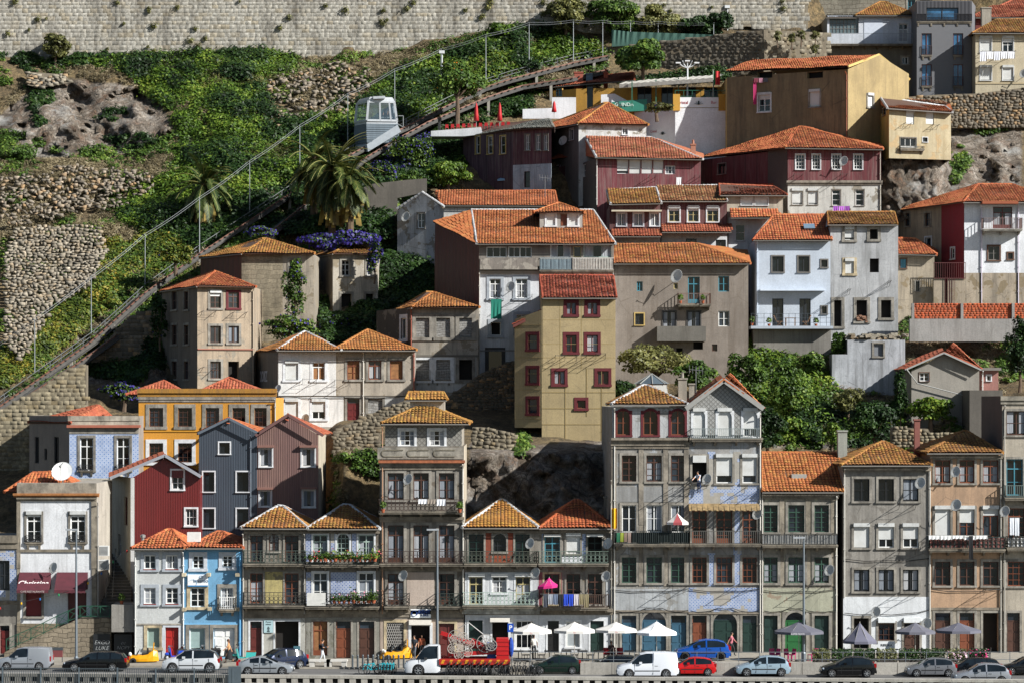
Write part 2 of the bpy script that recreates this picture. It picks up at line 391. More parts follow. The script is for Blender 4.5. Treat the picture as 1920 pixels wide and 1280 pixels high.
TT = np.array([[TB[j]+(TD[x][j] if x in TD else 0) for j in range(len(TPY))] for x in TPX], dtype=float)
def Yt(px, py):
    px = min(max(px, TPX[0]), TPX[-1]-1e-3); py = min(max(py, TPY[-1]+1e-3), TPY[0])
    i = next(k for k in range(len(TPX)-1) if px < TPX[k+1]); j = next(k for k in range(len(TPY)-1) if py > TPY[k+1])
    a = (px-TPX[i])/(TPX[i+1]-TPX[i]); b = (TPY[j]-py)/(TPY[j]-TPY[j+1]); b = b*b*(3-2*b)*.4+b*.6
    return (TT[i,j]*(1-a)+TT[i+1,j]*a)*(1-b)+(TT[i,j+1]*(1-a)+TT[i+1,j+1]*a)*b
def TN(p, k=1.): return k*(1.1*mnoise.noise(p*.16)+.7*mnoise.noise(p*.45)+.35*mnoise.noise(p*1.2))
def Tpt(px, py, d=0.):
    Y = Yt(px, py); p = at(px, py, Y); Y += TN(p); return at(px, py, Y-d)
def pyfor(px, Y):
    lo, hi = -60, 1245
    for _ in range(30):
        m = (lo+hi)/2
        if Yt(px, m) > Y: lo = m
        else: hi = m
    return lo

# ------------------------------------------------------------------ clay-tile roofs
def tile_slope(poly, V, Fc, Rn, cw=.25, rl=.4, amp=.065):
    P = [Vector(p) for p in poly]; u = (P[1]-P[0]).normalized(); n = (P[1]-P[0]).cross(P[2]-P[0]).normalized(); v = n.cross(u)
    o = P[0]; q = [((p-o).dot(u), (p-o).dot(v)) for p in P]
    us = [a for a, b in q]; u0, u1 = min(us), max(us); nc = max(2, int((u1-u0)/cw)); cw = (u1-u0)/nc
    L = len(q); T = np.linspace(0, 1, 5); prof = amp*np.sin(math.pi*T)**.7
    O = np.array(o); U = np.array(u); W = np.array(v); Nn = np.array(n)
    for c in range(nc):
        uc = u0+(c+.5)*cw; vs = []
        for i in range(L):
            (a0, b0), (a1, b1) = q[i], q[(i+1)%L]
            if (a0-uc)*(a1-uc) <= 0 and abs(a1-a0) > 1e-6: vs.append(b0+(b1-b0)*(uc-a0)/(a1-a0))
        if len(vs) < 2: continue
        va, vb = min(vs), max(vs)
        if vb-va < .08: continue
        k = max(1, int(round((vb-va)/rl))); j = RS.uniform(-.02, .02)
        for r in range(k):
            a = va+(vb-va)*r/k-.05; b = va+(vb-va)*(r+1)/k+.02; h0 = .055+RS.uniform(-.012, .02); h1 = .015
            sk = RS.uniform(-.018, .018); base = len(V)*10
            pu = uc-cw/2+T*cw+j
            sag = .05*math.sin(uc*.9+o.x)*math.sin((a+b)*.8+o.z)
            row0 = O+np.outer(pu+sk, U)+a*W+np.outer(prof+h0+sag, Nn); row1 = O+np.outer(pu, U)+b*W+np.outer(prof*.85+h1+sag, Nn)
            V.append(np.vstack([row0, row1])); rr = RS.uniform(.02, 1)
            for t in range(4): Fc.append((base+t, base+t+1, base+t+6, base+t+5)); Rn.append(rr)
def caps(mb, a, b, r=.12, step=.4):
    a = Vector(a); b = Vector(b); L = (b-a).length; k = max(1, int(L/step)); d = (b-a)/k
    for i in range(k):
        n0 = len(mb.f); p = a+d*i; mb.tube([p-d*.08+Vector((0,0,R_(-.01,.02))), p+d*1.02], [r*1.12, r*.9], 7)
        rr = R_(.1, .95); mb.r.extend([rr]*(len(mb.f)-n0))

class House:
    def __init__(s, name, label, corners, top, bottom=None, mat=None, depth=9, cat='house', mats=None, group=None, ref=None, sw=.17, noback=False, nosides=False):
        s.c = [Vector((gx(p, Y), Y)) for p, Y in corners]; s.pxY = corners
        s.mat = mat; s.mats = mats or {}; s.depth = depth; s.sw = sw; s.noback = noback; s.nosides = nosides
        k = ref if ref is not None else len(corners)-1
        s.ztop = gz(top, corners[k][1])
        if bottom is None:
            Ym = min(Y for p, Y in corners); pm = sum(p for p, Y in corners)/len(corners); s.zbot = gz(min(1240, pyfor(pm, Ym+1)), Ym)-1.5
            s.zbot = max(s.zbot, -.3)
        else: s.zbot = gz(bottom, corners[k][1]) if bottom > 50 else bottom
        m = sum(s.c, Vector((0, 0)))/len(s.c)
        s.root = thing(name, label, cat, (m.x, m.y, s.zbot), group)
        s.seg = []; s.op = []; s.gab = []; s.extra = []
        for a, b in zip(s.c, s.c[1:]):
            t = (b-a).normalized(); s.seg.append((a, b, t, Vector((t.y, -t.x)), (b-a).length)); s.op.append([])
    def W(s, k, u, z, off=0):
        a, b, t, n, L = s.seg[k]; p = a+t*u+n*off; return Vector((p.x, p.y, z))
    def m(s, px, py, k):
        a, b, t, n, L = s.seg[k]; q = (px-CX)/FP
        u = (q*a.y-a.x)/(t.x-q*t.y); Y = a.y+t.y*u; return u, gz(py, Y)
    def sg(s, px):
        for k in range(len(s.seg)):
            if s.pxY[k][0] <= px <= s.pxY[k+1][0]: return k
        return 0 if px < s.pxY[0][0] else len(s.seg)-1
    def wb(s, mb, k, u0, u1, z0, z1, o0, o1, m=0):     # box in wall coordinates, o0 = inner offset, o1 = outer offset
        W = s.W; mb.hexa([W(k,u0,z0,o1), W(k,u1,z0,o1), W(k,u1,z0,o0), W(k,u0,z0,o0), W(k,u0,z1,o1), W(k,u1,z1,o1), W(k,u1,z1,o0), W(k,u0,z1,o0)], m)
    # ---- openings
    def row(s, xs, y0, y1, st, k=None, **kw):
        for i, (a, b) in enumerate(xs): s.w(a, y0, b, y1, st[i%len(st)] if isinstance(st, (list, tuple)) else st, k, **kw)
    def w(s, x0, y0, x1, y1, st, k=None, fillmat=None, rec=.17):
        if k is None: k = s.sg((x0+x1)/2)
        u0, z1 = s.m(x0, y0, k); u1, z0 = s.m(x1, y1, k); w = u1-u0; h = z1-z0
        tk = st.split(); sur, sa, grid, fill = tk[0], tk[1], tk[2], tk[3]; fl = ''.join(tk[4:])+(fill[1:] if fill[0] == 'p' else '')
        if fill[0] in 'D': rec = .55
        if 'f' in fl: rec = .04
        arch = 'a' in fl; s.op[k].append((u0, z0, u1, z1, rec, arch)); root = s.root; sm = plain(SASH[sa], .5, var=.25) if sa != 'n' else None
        isdoor = fill[0] == 'p' or 'd' in fl
        nm = 'door' if isdoor else 'window'
        mb = MB(); o = -rec; fw = .075; gc, gr = int(grid[0]), int(grid[1])
        if fill[0] == 'p':                                   # panelled door leaf with a light above
            tl = z1-h*(.22 if 't' in fl else 0); s.wb(mb, k, u0, u1, z0, tl, o-.06, o)
            nv = 3; nh = max(1, gc)
            for i in range(nh):
                for j in range(nv):
                    a = u0+w*(i+.14)/nh; b = u0+w*(i+.86)/nh; c = z0+(tl-z0)*(j+.1)/nv; d = z0+(tl-z0)*(j+.9)/nv
                    s.wb(mb, k, a, b, c, d, o, o+.03)
            if tl < z1: s.wb(mb, k, u0, u1, tl, tl+.07, o-.05, o+.02); s.wb(mb, k, u0, u0+.06, tl, z1, o-.05, o+.02); s.wb(mb, k, u1-.06, u1, tl, z1, o-.05, o+.02)
        elif sa != 'n' and gc:
            e = .003
            s.wb(mb, k, u0, u0+fw, z0, z1, o, o+.06); s.wb(mb, k, u1-fw, u1, z0, z1, o, o+.06)
            s.wb(mb, k, u0+fw, u1-fw, z1-fw, z1, o, o+.06); s.wb(mb, k, u0+fw, u1-fw, z0, z0+fw*(1+('d' in fl)*4), o, o+.06)
            zt = z1-h*.27 if 'T' in fl else z1
            if 'T' in fl: s.wb(mb, k, u0+fw, u1-fw, zt-.04, zt+.04, o, o+.055)
            bw = .045
            for i in range(1, gc):
                c = u0+w*i/gc; b2 = bw*(1.7 if gc%2 == 0 and i == gc//2 else .75); s.wb(mb, k, c-b2/2, c+b2/2, z0+fw, z1-fw, o, o+.05)
            for j in range(1, gr):
                c = z0+(zt-z0)*j/gr; s.wb(mb, k, u0+fw, u1-fw, c-bw*.4, c+bw*.4, o, o+.045)
        if not mb.f: s.wb(mb, k, u0, u1, z0, z0+.05, o-.02, o+.05)
        win = mb.build(nm, sm or STONE(), root); ORG[win.name] = ORG[root.name]
        if 'X' in fl: win['label'] = 'empty window opening'
        p = MB()
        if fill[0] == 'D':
            p.face([s.W(k,u0-.02,z0-.02,-.56), s.W(k,u1+.02,z0-.02,-.56), s.W(k,u1+.02,z1+.02,-.56), s.W(k,u0-.02,z1+.02,-.56)]); p.build('interior', plain('#17130f', .9), win)  # near-black sheet stands in for the shade of the room behind
        elif fill[0] != 'p' or 't' in fl:
            pz = z0 if fill[0] != 'p' else z1-h*.22
            p.face([s.W(k,u0,pz,o), s.W(k,u1,pz,o), s.W(k,u1,z1,o), s.W(k,u0,z1,o)])
            g = fillmat if fillmat else glassmat(random.choice(['#07090c', '#0a0e11', '#12161b', '#1a2026']))
            if fill[0] == 'O': g = plain('#8d6038', .8, var=.5)
            if fill[0] == 'K': g = ashlar('#9b9a97', .42, .22, .02, 3, '#77756f', .2)
            p.build({'O': 'plywood_board', 'K': 'block_infill'}.get(fill[0], 'pane'), g, win)
        if fill[0] == 'c': fill = random.choice('chggg')
        if fill[0] in 'ch':                                   # net curtains just inside the glass line
            cm = MB(); zt = z1-h*(.27 if 'T' in fl else .04)
            parts = [(u0+fw, u1-fw)] if fill[0] == 'c' else [(u0+fw, u0+w*.36), (u1-w*.36, u1-fw)]
            if fill[0] == 'c' and gc == 2: parts = [(u0+fw, u0+w*.46), (u0+w*.54, u1-fw)]
            for a, b in parts:
                n = 10
                for i in range(n):
                    c, d = a+(b-a)*i/n, a+(b-a)*(i+1)/n; e0, e1 = (.012, .03) if i%2 else (.03, .012); lo = z0+h*R_(.06, .1)
                    cm.face([s.W(k,c,lo,o+e0), s.W(k,d,lo,o+e1), s.W(k,d,zt,o+e1), s.W(k,c,zt,o+e0)])
            cm.build('curtain', clothmat(random.choice(['#8f9297', '#a6a7a8', '#7d838a', '#979a9e'])), win)
        if 'B' in fill:
            pc = int(fill[1:] or 50)/100; b = MB(); bx = MB(); zb = z1-h*pc
            s.wb(b, k, u0+.01, u1-.01, max(zb, z0+.01), z1, o+.07, o+.1); b.build('roller_shutter', blindmat(), win)
            s.wb(bx, k, u0-.03, u1+.03, z1-.06, z1+.2, -.1, .14); bx.build('shutter_box', plain('#bcbdba', .5, var=.3), win)
        # ---- stone or painted surround
        if sur != 'n':
            q = MB(); sw = s.sw*(.6 if 'n' in fl else 1); pr = .045; x = .002*R_(0, 1)
            s.wb(q, k, u0-sw, u0, z0, z1, -.02, pr+x); s.wb(q, k, u1, u1+sw, z0, z1, -.02, pr+x)
            if not arch: s.wb(q, k, u0-sw, u1+sw, z1, z1+sw*1.05, -.02, pr+.004)
            if not isdoor: s.wb(q, k, u0-sw*1.15, u1+sw*1.15, z0-sw*.8, z0, -.02, pr+.07)
            if arch:
                cx, r = (u0+u1)/2, w/2; n = 12; rise = min(r, h*.45); zc = z1-rise
                for i in range(n):
                    a0, a1 = math.pi*i/n, math.pi*(i+1)/n; k1 = 1+sw/r; kz = 1+sw/rise
                    P = [(cx+r*math.cos(a), zc+rise*math.sin(a)) for a in (a0, a1)]; Q = [(cx+r*k1*math.cos(a), zc+rise*kz*math.sin(a)) for a in (a0, a1)]
                    q.hexa([s.W(k,*P[0],pr), s.W(k,*Q[0],pr), s.W(k,*Q[0],-.02), s.W(k,*P[0],-.02), s.W(k,*P[1],pr), s.W(k,*Q[1],pr), s.W(k,*Q[1],-.02), s.W(k,*P[1],-.02)])
            q.build('surround', stone(SURR[sur], len(s.root.name)%5) if sur in 'sc' else plain(SURR[sur], .8, var=.3), win)
        return win
    # ---- wall surface with real holes
    def holes(s, mb, k, u0, u1, z0, z1, off=0, m=0, reveal=True):
        us, zs = {u0, u1}, {z0, z1}; ops = []
        for a, b, c, d, r, ar in s.op[k]:
            a2, c2, b2, d2 = max(a, u0), min(c, u1), max(b, z0), min(d, z1)
            if a2 < c2 and b2 < d2: ops.append((a2, b2, c2, d2)); us |= {a2, c2}; zs |= {b2, d2}
        us = sorted(us); zs = sorted(zs)
        for i in range(len(us)-1):
            for j in range(len(zs)-1):
                cu, cz = (us[i]+us[i+1])/2, (zs[j]+zs[j+1])/2
                if any(a < cu < c and b < cz < d for a, b, c, d in ops): continue
                mb.face([s.W(k,us[i],zs[j],off), s.W(k,us[i+1],zs[j],off), s.W(k,us[i+1],zs[j+1],off), s.W(k,us[i],zs[j+1],off)], m)
        if reveal:
            for a, b, c, d, r, ar in s.op[k]:
                r = -r-.02
                for (p, q) in (((a,b),(a,d)), ((a,d),(c,d)), ((c,d),(c,b)), ((c,b),(a,b))):
                    mb.face([s.W(k,*p,0), s.W(k,*q,0), s.W(k,*q,r), s.W(k,*p,r)], m)
                if ar:
                    cx, rr = (a+c)/2, (c-a)/2; rise = min(rr, (d-b)*.45); zc = d-rise
                    for sgn, ex in ((-1, a), (1, c)):
                        pts = [(ex, d)]+[(cx+sgn*rr*math.cos(t), zc+rise*math.sin(t)) for t in np.linspace(0, math.pi/2, 7)]
                        for e in range(1, 7): mb.face([s.W(k,*pts[0],-.001), s.W(k,*pts[e],-.001), s.W(k,*pts[e+1],-.001)] if sgn < 0 else [s.W(k,*pts[0],-.001), s.W(k,*pts[e+1],-.001), s.W(k,*pts[e],-.001)], m)
                        for e in range(1, 7): mb.face([s.W(k,*pts[e],-.001), s.W(k,*pts[e+1],-.001), s.W(k,*pts[e+1],r), s.W(k,*pts[e],r)], m)
    def panel(s, x0, y0, x1, y1, mat, k=None, name='facing', off=.02):      # tiles, paint band or boarding on the wall
        if k is None: k = s.sg((x0+x1)/2)
        u0, z1 = s.m(x0, y0, k); u1, z0 = s.m(x1, y1, k); s.extra.append((k, u0, u1, z0, z1, off, mat, name))
    def band(s, x0, x1, y0, y1, mat=None, out=.12, k=None, name='cornice', back=-.05):
        if k is None: k = s.sg((x0+x1)/2)
        u0, z1 = s.m(x0, y0, k); u1, z0 = s.m(x1, y1, k); mb = MB(); h = z1-z0
        if h > .25:
            s.wb(mb, k, u0, u1, z0, z0+h*.45, back, out*.55); s.wb(mb, k, u0-.02, u1+.02, z0+h*.45, z1, back, out)
        else: s.wb(mb, k, u0, u1, z0, z1, back, out)
        o = mb.build(name, mat or STONE(), s.root); ORG[o.name] = ORG[s.root.name]; return o
    def slabbox(s, x0, x1, y0, y1, o0, o1, mat, name, k=None, parent=None):
        if k is None: k = s.sg((x0+x1)/2)
        u0, z1 = s.m(x0, y0, k); u1, z0 = s.m(x1, y1, k); mb = MB(); s.wb(mb, k, u0, u1, z0, z1, o0, o1)
        o = mb.build(name, mat, parent or s.root); ORG[o.name] = ORG[s.root.name]; return o
    def balcony(s, x0, x1, yf, h=1., d=.75, st='b', col='#23241f', k=None, slab='#7c7466', sides=True, infill=None):
        if k is None: k = s.sg((x0+x1)/2)
        u0, zf = s.m(x0, yf, k); u1, _ = s.m(x1, yf, k); mb = MB()
        s.wb(mb, k, u0, u1, zf-.2, zf-.09, -.02, d-.05); s.wb(mb, k, u0-.04, u1+.04, zf-.09, zf, -.02, d)
        n = max(2, int((u1-u0)/1.3)+1)
        for i in range(n):
            c = u0+.15+(u1-u0-.3)*i/(n-1); W = s.W
            mb.hexa([W(k,c-.08,zf-.5,.06), W(k,c+.08,zf-.5,.06), W(k,c+.08,zf-.5,-.02), W(k,c-.08,zf-.5,-.02), W(k,c-.08,zf-.2,d*.75), W(k,c+.08,zf-.2,d*.75), W(k,c+.08,zf-.2,-.02), W(k,c-.08,zf-.2,-.02)])
        b = mb.build('balcony', stone(slab), s.root); ORG[b.name] = ORG[s.root.name]
        r = MB(); runs = [((u0, d-.05), (u1, d-.05))]
        if sides: runs += [((u0, 0.), (u0, d-.05)), ((u1, 0.), (u1, d-.05))]
        for (a, oa), (c, oc) in runs:
            L = math.hypot(c-a, oc-oa); P = lambda f, z: s.W(k, a+(c-a)*f, zf+z, oa+(oc-oa)*f)
            r.bar(P(0, h), P(1, h), .05, .045); r.bar(P(0, .06), P(1, .06), .03)
            sp = {'b': .14, 'o': .3, 'p': .5, 'w': .2}[st]; nb = max(1, int(L/sp))
            if st == 'o': r.bar(P(0, h*.8), P(1, h*.8), .025)
            for i in range(nb+1):
                f = i/nb; r.bar(P(f, .06), P(f, h), .034)
                if st == 'o' and i < nb:                     # wrought rings and scrolls
                    f2 = (i+.5)/nb; rr = min(.14, L/nb*.46); ring = []
                    for sc2 in (.27, .55):
                        ring = [P(f2+rr*math.cos(t)/max(L, .1), h*sc2+rr*math.sin(t)) for t in np.linspace(0, 2*math.pi, 9)]
                        for g0, g1 in zip(ring, ring[1:]): r.bar(g0, g1, .032)
        rl = r.build('railing', plain(col, .6), b); ORG[rl.name] = ORG[s.root.name]
        if infill:
            f = MB(); 
            for i in range(24):
                a, c = u0+(u1-u0)*i/24, u0+(u1-u0)*(i+1)/24; e = .0 if i%2 else .04
                f.face([s.W(k,a,zf+.1,d-.1+e), s.W(k,c,zf+.1,d-.1+.04-e), s.W(k,c,zf+h*.9,d-.1+.04-e), s.W(k,a,zf+h*.9,d-.1+e)])
            f.build('railing_screen', infill, b)
        return b
    def pipe(s, px, y0, y1, col='#a9a49a', k=None, r=.055, off=.09):
        if k is None: k = s.sg(px)
        u, z1 = s.m(px, y0, k); _, z0 = s.m(px, y1, k); mb = MB(); mb.tube([s.W(k,u,z1,off+.3), s.W(k,u,z1-.3,off), s.W(k,u,z0,off)], r, 6)
        for i in range(4): zc = z0+(z1-z0)*(i+.5)/4; s.wb(mb, k, u-.08, u+.08, zc-.03, zc+.03, 0, off+.07)
        return mb.build('drainpipe', plain(col, .5), s.root)
    def dish(s, px, py, r=.42, k=None, off=.55, col='#b9b9b4', face=-.5):
        if k is None: k = s.sg(px)
        u, z = s.m(px, py, k); c = s.W(k, u, z, off); ax = Vector((face, -.75, .35)).normalized(); sidev = ax.cross(Vector((0,0,1))).normalized(); upv = sidev.cross(ax)
        mb = MB(); rings = [(0, 0), (.5, .05), (1, .17), (1.03, .17), (.5, .02), (0, -.03)]
        n = 14; b0 = len(mb.v)
        for a, h in rings:
            for j in range(n):
                t = 2*math.pi*j/n; mb.v.append(tuple(c+ax*(h*r*1.2)+sidev*(a*r*.92*math.cos(t))+upv*(a*r*math.sin(t))))
        for i in range(len(rings)-1):
            for j in range(n): a = b0+i*n+j; b = b0+i*n+(j+1)%n; mb.f.append((a, b, b+n, a+n)); mb.m.append(0)
        d = mb.build('satellite_dish', plain(col, .5, var=.25), s.root, smooth=True); ORG[d.name] = ORG[s.root.name]
        m2 = MB(); m2.tube([s.W(k,u+.05,z-.25,0), s.W(k,u+.05,z-.25,off-.1), c-ax*.05], .03, 5); tip = c+ax*(r*.95)-upv*.12
        m2.tube([c-upv*r*.9+ax*.1, tip], .018, 4); m2.sphere(tip, .05, .05, .07, 6, 4); m2.build('mount', plain('#55534f', .5), d); return d
    def cable(s, pts, k=None):
        q = []
        for px, py in pts: kk = s.sg(px) if k is None else k; u, z = s.m(px, py, kk); q.append(s.W(kk, u, z, .1))
        mb = MB(); mb.tube([x for p, n in zip(q, q[1:]) for x in (p, p.lerp(n, .5)-Vector((0, 0, .06*(n-p).length**.5)))]+[q[-1]], .028, 4); return mb.build('cable', plain('#1d1c1b', .6), s.root)
    def rods(s, px, py, L=1.1, k=None, gap=1.2):             # clothes-drying arms sticking out under a window
        if k is None: k = s.sg(px)
        u, z = s.m(px, py, k); mb = MB(); 
        for g in (-gap/2, gap/2): mb.bar(s.W(k,u+g,z,0), s.W(k,u+g,z+.12,L), .035); mb.bar(s.W(k,u+g,z-.35,0), s.W(k,u+g,z+.06,L*.6), .025)
        for f in (.35, .65, .95): mb.bar(s.W(k,u-gap/2,z+.12*f,L*f), s.W(k,u+gap/2,z+.12*f,L*f), .012)
        return mb.build('drying_rack', plain('#4a4743', .6), s.root)
    # ---- roofs
    def roof(s, eL, eR, ey, ridge, kind='hip', over=.45, Y=None, depth=None, tm=None, cap=None, corners=None, thick=.1, lowback=0, nocap=False, part='roof', gut=True, flatends=''):
        """eaves eL..eR at photo row ey; ridge = photo points (px, py, Y) left-right (or front-back for a gable to the street)"""
        if corners: q = [Vector((gx(p, y), y, 0)) for p, y in corners]; ze = gz(ey, corners[1][1])
        else:
            Yf = (Y if Y else min(y for p, y in s.pxY))-over; d = (depth if depth else s.depth)+2*over; ze = gz(ey, Yf)
            q = [Vector((gx(eL, Yf), Yf, 0)), Vector((gx(eR, Yf), Yf, 0)), Vector((gx(eR, Yf), Yf+d, 0)), Vector((gx(eL, Yf), Yf+d, 0))]
        for p in q: p.z = ze
        if lowback: q[2].z += lowback; q[3].z += lowback
        r = [at(*p) for p in ridge]; r0 = r[0]; r1 = r[-1]
        if kind == 'gablefront': sl = [[q[3], q[0], r0, r1], [q[1], q[2], r1, r0]]; tri = [(q[0], q[1], r0), (q[2], q[3], r1)]
        elif kind == 'gable': sl = [[q[0], q[1], r1, r0], [q[2], q[3], r0, r1]]; tri = [(q[1], q[2], r1), (q[3], q[0], r0)]
        elif kind == 'shed': sl = [[q[0], q[1], r1, r0]]; tri = [(q[0], r0, r0-Vector((0,0,.01))), (q[1], r1, r1-Vector((0,0,.01)))]
        else:
            sl = [[q[0], q[1], r1, r0], [q[1], q[2], r1], [q[2], q[3], r0, r1], [q[3], q[0], r0]]; tri = []
            if (r1-r0).length < .05: sl[0] = [q[0], q[1], r0]; sl[2] = [q[2], q[3], r0]
            if 'R' in flatends: sl.pop(1); tri.append((q[1], q[2], r1))
            if 'L' in flatends: sl.pop(); tri.append((q[3], q[0], r0))
        V, F, Rn = [], [], []
        for p in sl: tile_slope(p, V, F, Rn)
        tm = tm or tilemat(); ro = gridmesh(part, np.vstack(V), F, tm, s.root, Rn); ORG[ro.name] = ORG[s.root.name]
        dk = MB()
        for p in sl:
            n = (p[1]-p[0]).cross(p[2]-p[0]).normalized(); a = [x+n*.01 for x in p]; b = [x-n*thick for x in p]; dk.face(a); dk.face(b[::-1])
            for i in range(len(p)): dk.face([a[i], b[i], b[(i+1)%len(p)], a[(i+1)%len(p)]])
        dk.build('roof_deck', plain('#4b3428', .9), ro)
        if not nocap:
            cm = MB(); cm.r = []
            if (r1-r0).length > .05 and kind != 'shed': caps(cm, r0, r1)
            if kind == 'hip':
                for a, b in ((q[0], r0), (q[1], r1), (q[2], r1), (q[3], r0)): caps(cm, a, b)
            elif kind in ('gable', 'gablefront'):
                for p in sl: caps(cm, p[1]+Vector((0,0,.05)), p[2]+Vector((0,0,.02)), .09); caps(cm, p[0]+Vector((0,0,.05)), p[-1]+Vector((0,0,.02)), .09)
            else:
                caps(cm, q[0], r0, .09); caps(cm, q[1], r1, .09); caps(cm, r0, r1, .1)
            cm.build('ridge_tiles', cap or tm, ro)
        if gut:
            g = MB(); g.tube([q[0]+Vector((0,-.04,-.1)), q[1]+Vector((0,-.04,-.1))] if kind != 'gablefront' else [q[0]+Vector((-.04,0,-.1)), q[3]+Vector((-.04,0,-.1))], .06, 6); g.build('gutter', plain('#6e6a63', .5), ro)
        s._tri = (tri, q, r); return ro
    def gable_wall(s, m=None):                               # masonry triangles under the roof ends
        tri, q, r = s._tri; mb = MB(); mt = m or s.mat; Yf = s.c[0].y
        for t in tri:
            mb.face([Vector(p)+Vector((0, .45 if abs(t[0].y-t[1].y) < .1 and t[0].y < s.c[0].y+2 else 0, -.12)) for p in t])
        o = mb.build('gable', mt, s.root); return o
    def front_gable(s, k, apex, mat=None, slot=None):        # facade rises to a point at apex (px, py)
        u, z = s.m(apex[0], apex[1], k); s.gab.append((k, u, z))
    def chimney(s, px, y0, y1, w, Y, d=.6, mat=None, pots=0, parent=None):
        a = at(px-w/2, y1, Y); b = at(px+w/2, y0, Y); mb = MB(); mb.box(a.x, b.x, Y, Y+d, a.z-1.5, b.z-.12); mb.box(a.x-.06, b.x+.06, Y-.06, Y+d+.06, b.z-.12, b.z)
        for i in range(pots):
            c = a.x+(b.x-a.x)*(i+.5)/pots; mb.lathe([(.12, b.z), (.1, b.z+.35), (.14, b.z+.38), (.05, b.z+.42)], (c, Y+d/2, 0), n=8)
        return mb.build('chimney', mat or plaster('#9a917f', .7), s.root)
    def finish(s, top=None):
        mats = []; mb = MB()
        def mi(mt):
            if mt not in mats: mats.append(mt)
            return mats.index(mt)
        for k, (a, b, t, n, L) in enumerate(s.seg):
            q = mi(s.mats.get(k, s.mat)); s.holes(mb, k, 0, L, s.zbot, s.ztop, 0, q)
            for kk, u, z in s.gab:
                if kk == k: mb.face([s.W(k,0,s.ztop), s.W(k,L,s.ztop), s.W(k,u,z)], q)
        d = Vector((0, s.depth)); A, B = s.c[0], s.c[-1]; A2, B2 = A+d, B+d; z0, z1 = s.zbot, s.ztop; q = mi(s.mats.get('side', s.mat))
        V3 = lambda p, z: (p.x, p.y, z)
        if not s.nosides:
            ql = mi(s.mats.get('L', s.mats.get('side', s.mat))); qr = mi(s.mats.get('R', s.mats.get('side', s.mat)))
            mb.face([V3(A2,z0), V3(A,z0), V3(A,z1), V3(A2,z1)], ql); mb.face([V3(B,z0), V3(B2,z0), V3(B2,z1), V3(B,z1)], qr)
        if not s.noback: mb.face([V3(B2,z0), V3(A2,z0), V3(A2,z1), V3(B2,z1)], q)
        if top: mb.face([V3(p, z1-.02) for p in s.c]+[V3(B2,z1-.02), V3(A2,z1-.02)], mi(top))
        w = mb.build('wall', mats, s.root); ORG[w.name] = ORG[s.root.name]
        for k, u0, u1, z0, z1, off, mt, nm in s.extra:
            e = MB(); s.holes(e, k, u0, u1, z0, z1, off, 0, False)
            W = s.W
            for p, q2 in (((u0,z0),(u0,z1)), ((u0,z1),(u1,z1)), ((u1,z1),(u1,z0)), ((u1,z0),(u0,z0))): e.face([W(k,*p,off), W(k,*q2,off), W(k,*q2,0), W(k,*p,0)])
            e.build(nm, mt, s.root)
        return s
# ================================================================== FRONT ROW (street level)
FY = 203
TILE_O = lambda s=0: tilemat('#b2512a', '#c4753f', .25, .25, s)      # fresh orange tiles
TILE_Y = lambda s=0: tilemat('#a9602a', '#c08a38', .75, .45, s)      # lichen-yellow tiles
TILE_R = lambda s=0: tilemat('#a3472b', '#b8623f', .18, .45, s)
MORTAR = tilemat('#bba9a3', '#d8c8c2', .0, .35, 3)
GREY1 = plaster('#8d8578', .9, seed=1, under='#75695a'); 
# -- partial house at the left edge
h = House('tiled_house', 'narrow house at the left photo edge with blue tiled upper floor and stone ledge', [(-60,206),(32,206)], 1008, -.2, plaster('#8f887b', .8, seed=2), 8)
h.row([(-2,18)], 1050, 1106, 'n d 22 g'); h.row([(0,18)], 1172, 1225, 's r 10 pt'); h.panel(-60,1030,32,1125, azulejo('#566d9a', .3, .2, 1)); h.band(-60,34,1003,1028, None,.25); h.band(-60,32,1125,1132)
h.finish(plain('#8b857a', .9))
# -- white cafe house with two awnings and roof dish
wm = plaster('#d2d4d6', .5, seed=3); h = House('cafe_house', 'white two-storey cafe house with maroon awnings beside the stone stairway', [(32,206),(181,206)], 905, -.2, wm, 8, mats={'side': plaster('#a99f8d', .7, seed=5)})
h.row([(50,77),(132,160)], 962, 1015, 's w 22 B12 T'); h.w(48,1108,78,1155,'s r 10 g', fillmat=plain('#6e1518', .5)); h.w(127,1110,162,1168,'n m 20 p')
for x in (49,131): h.balcony(x, x+29, 1016, .55, .18, 'o', '#1d1d1d', sides=False)
h.band(26,186,924,931, TILE_O(1) if 0 else plain('#a06a3a', .8, var=.5), .35, name='tile_course'); h.band(32,181,931,938, None, .22); h.band(31,182,1029,1034, None,.1)
for a, b in ((32,38),(172,181)): h.band(a,b,938,1168, stone('#8d8474'), .09, name='pilaster')
h.panel(32,905,181,924, stone('#8d8577', 2), name='parapet_facing', off=.06); h.panel(32,1168,181,1240, ashlar('#8d8068', .8, .4, .03, 4), name='base_course', off=.1)
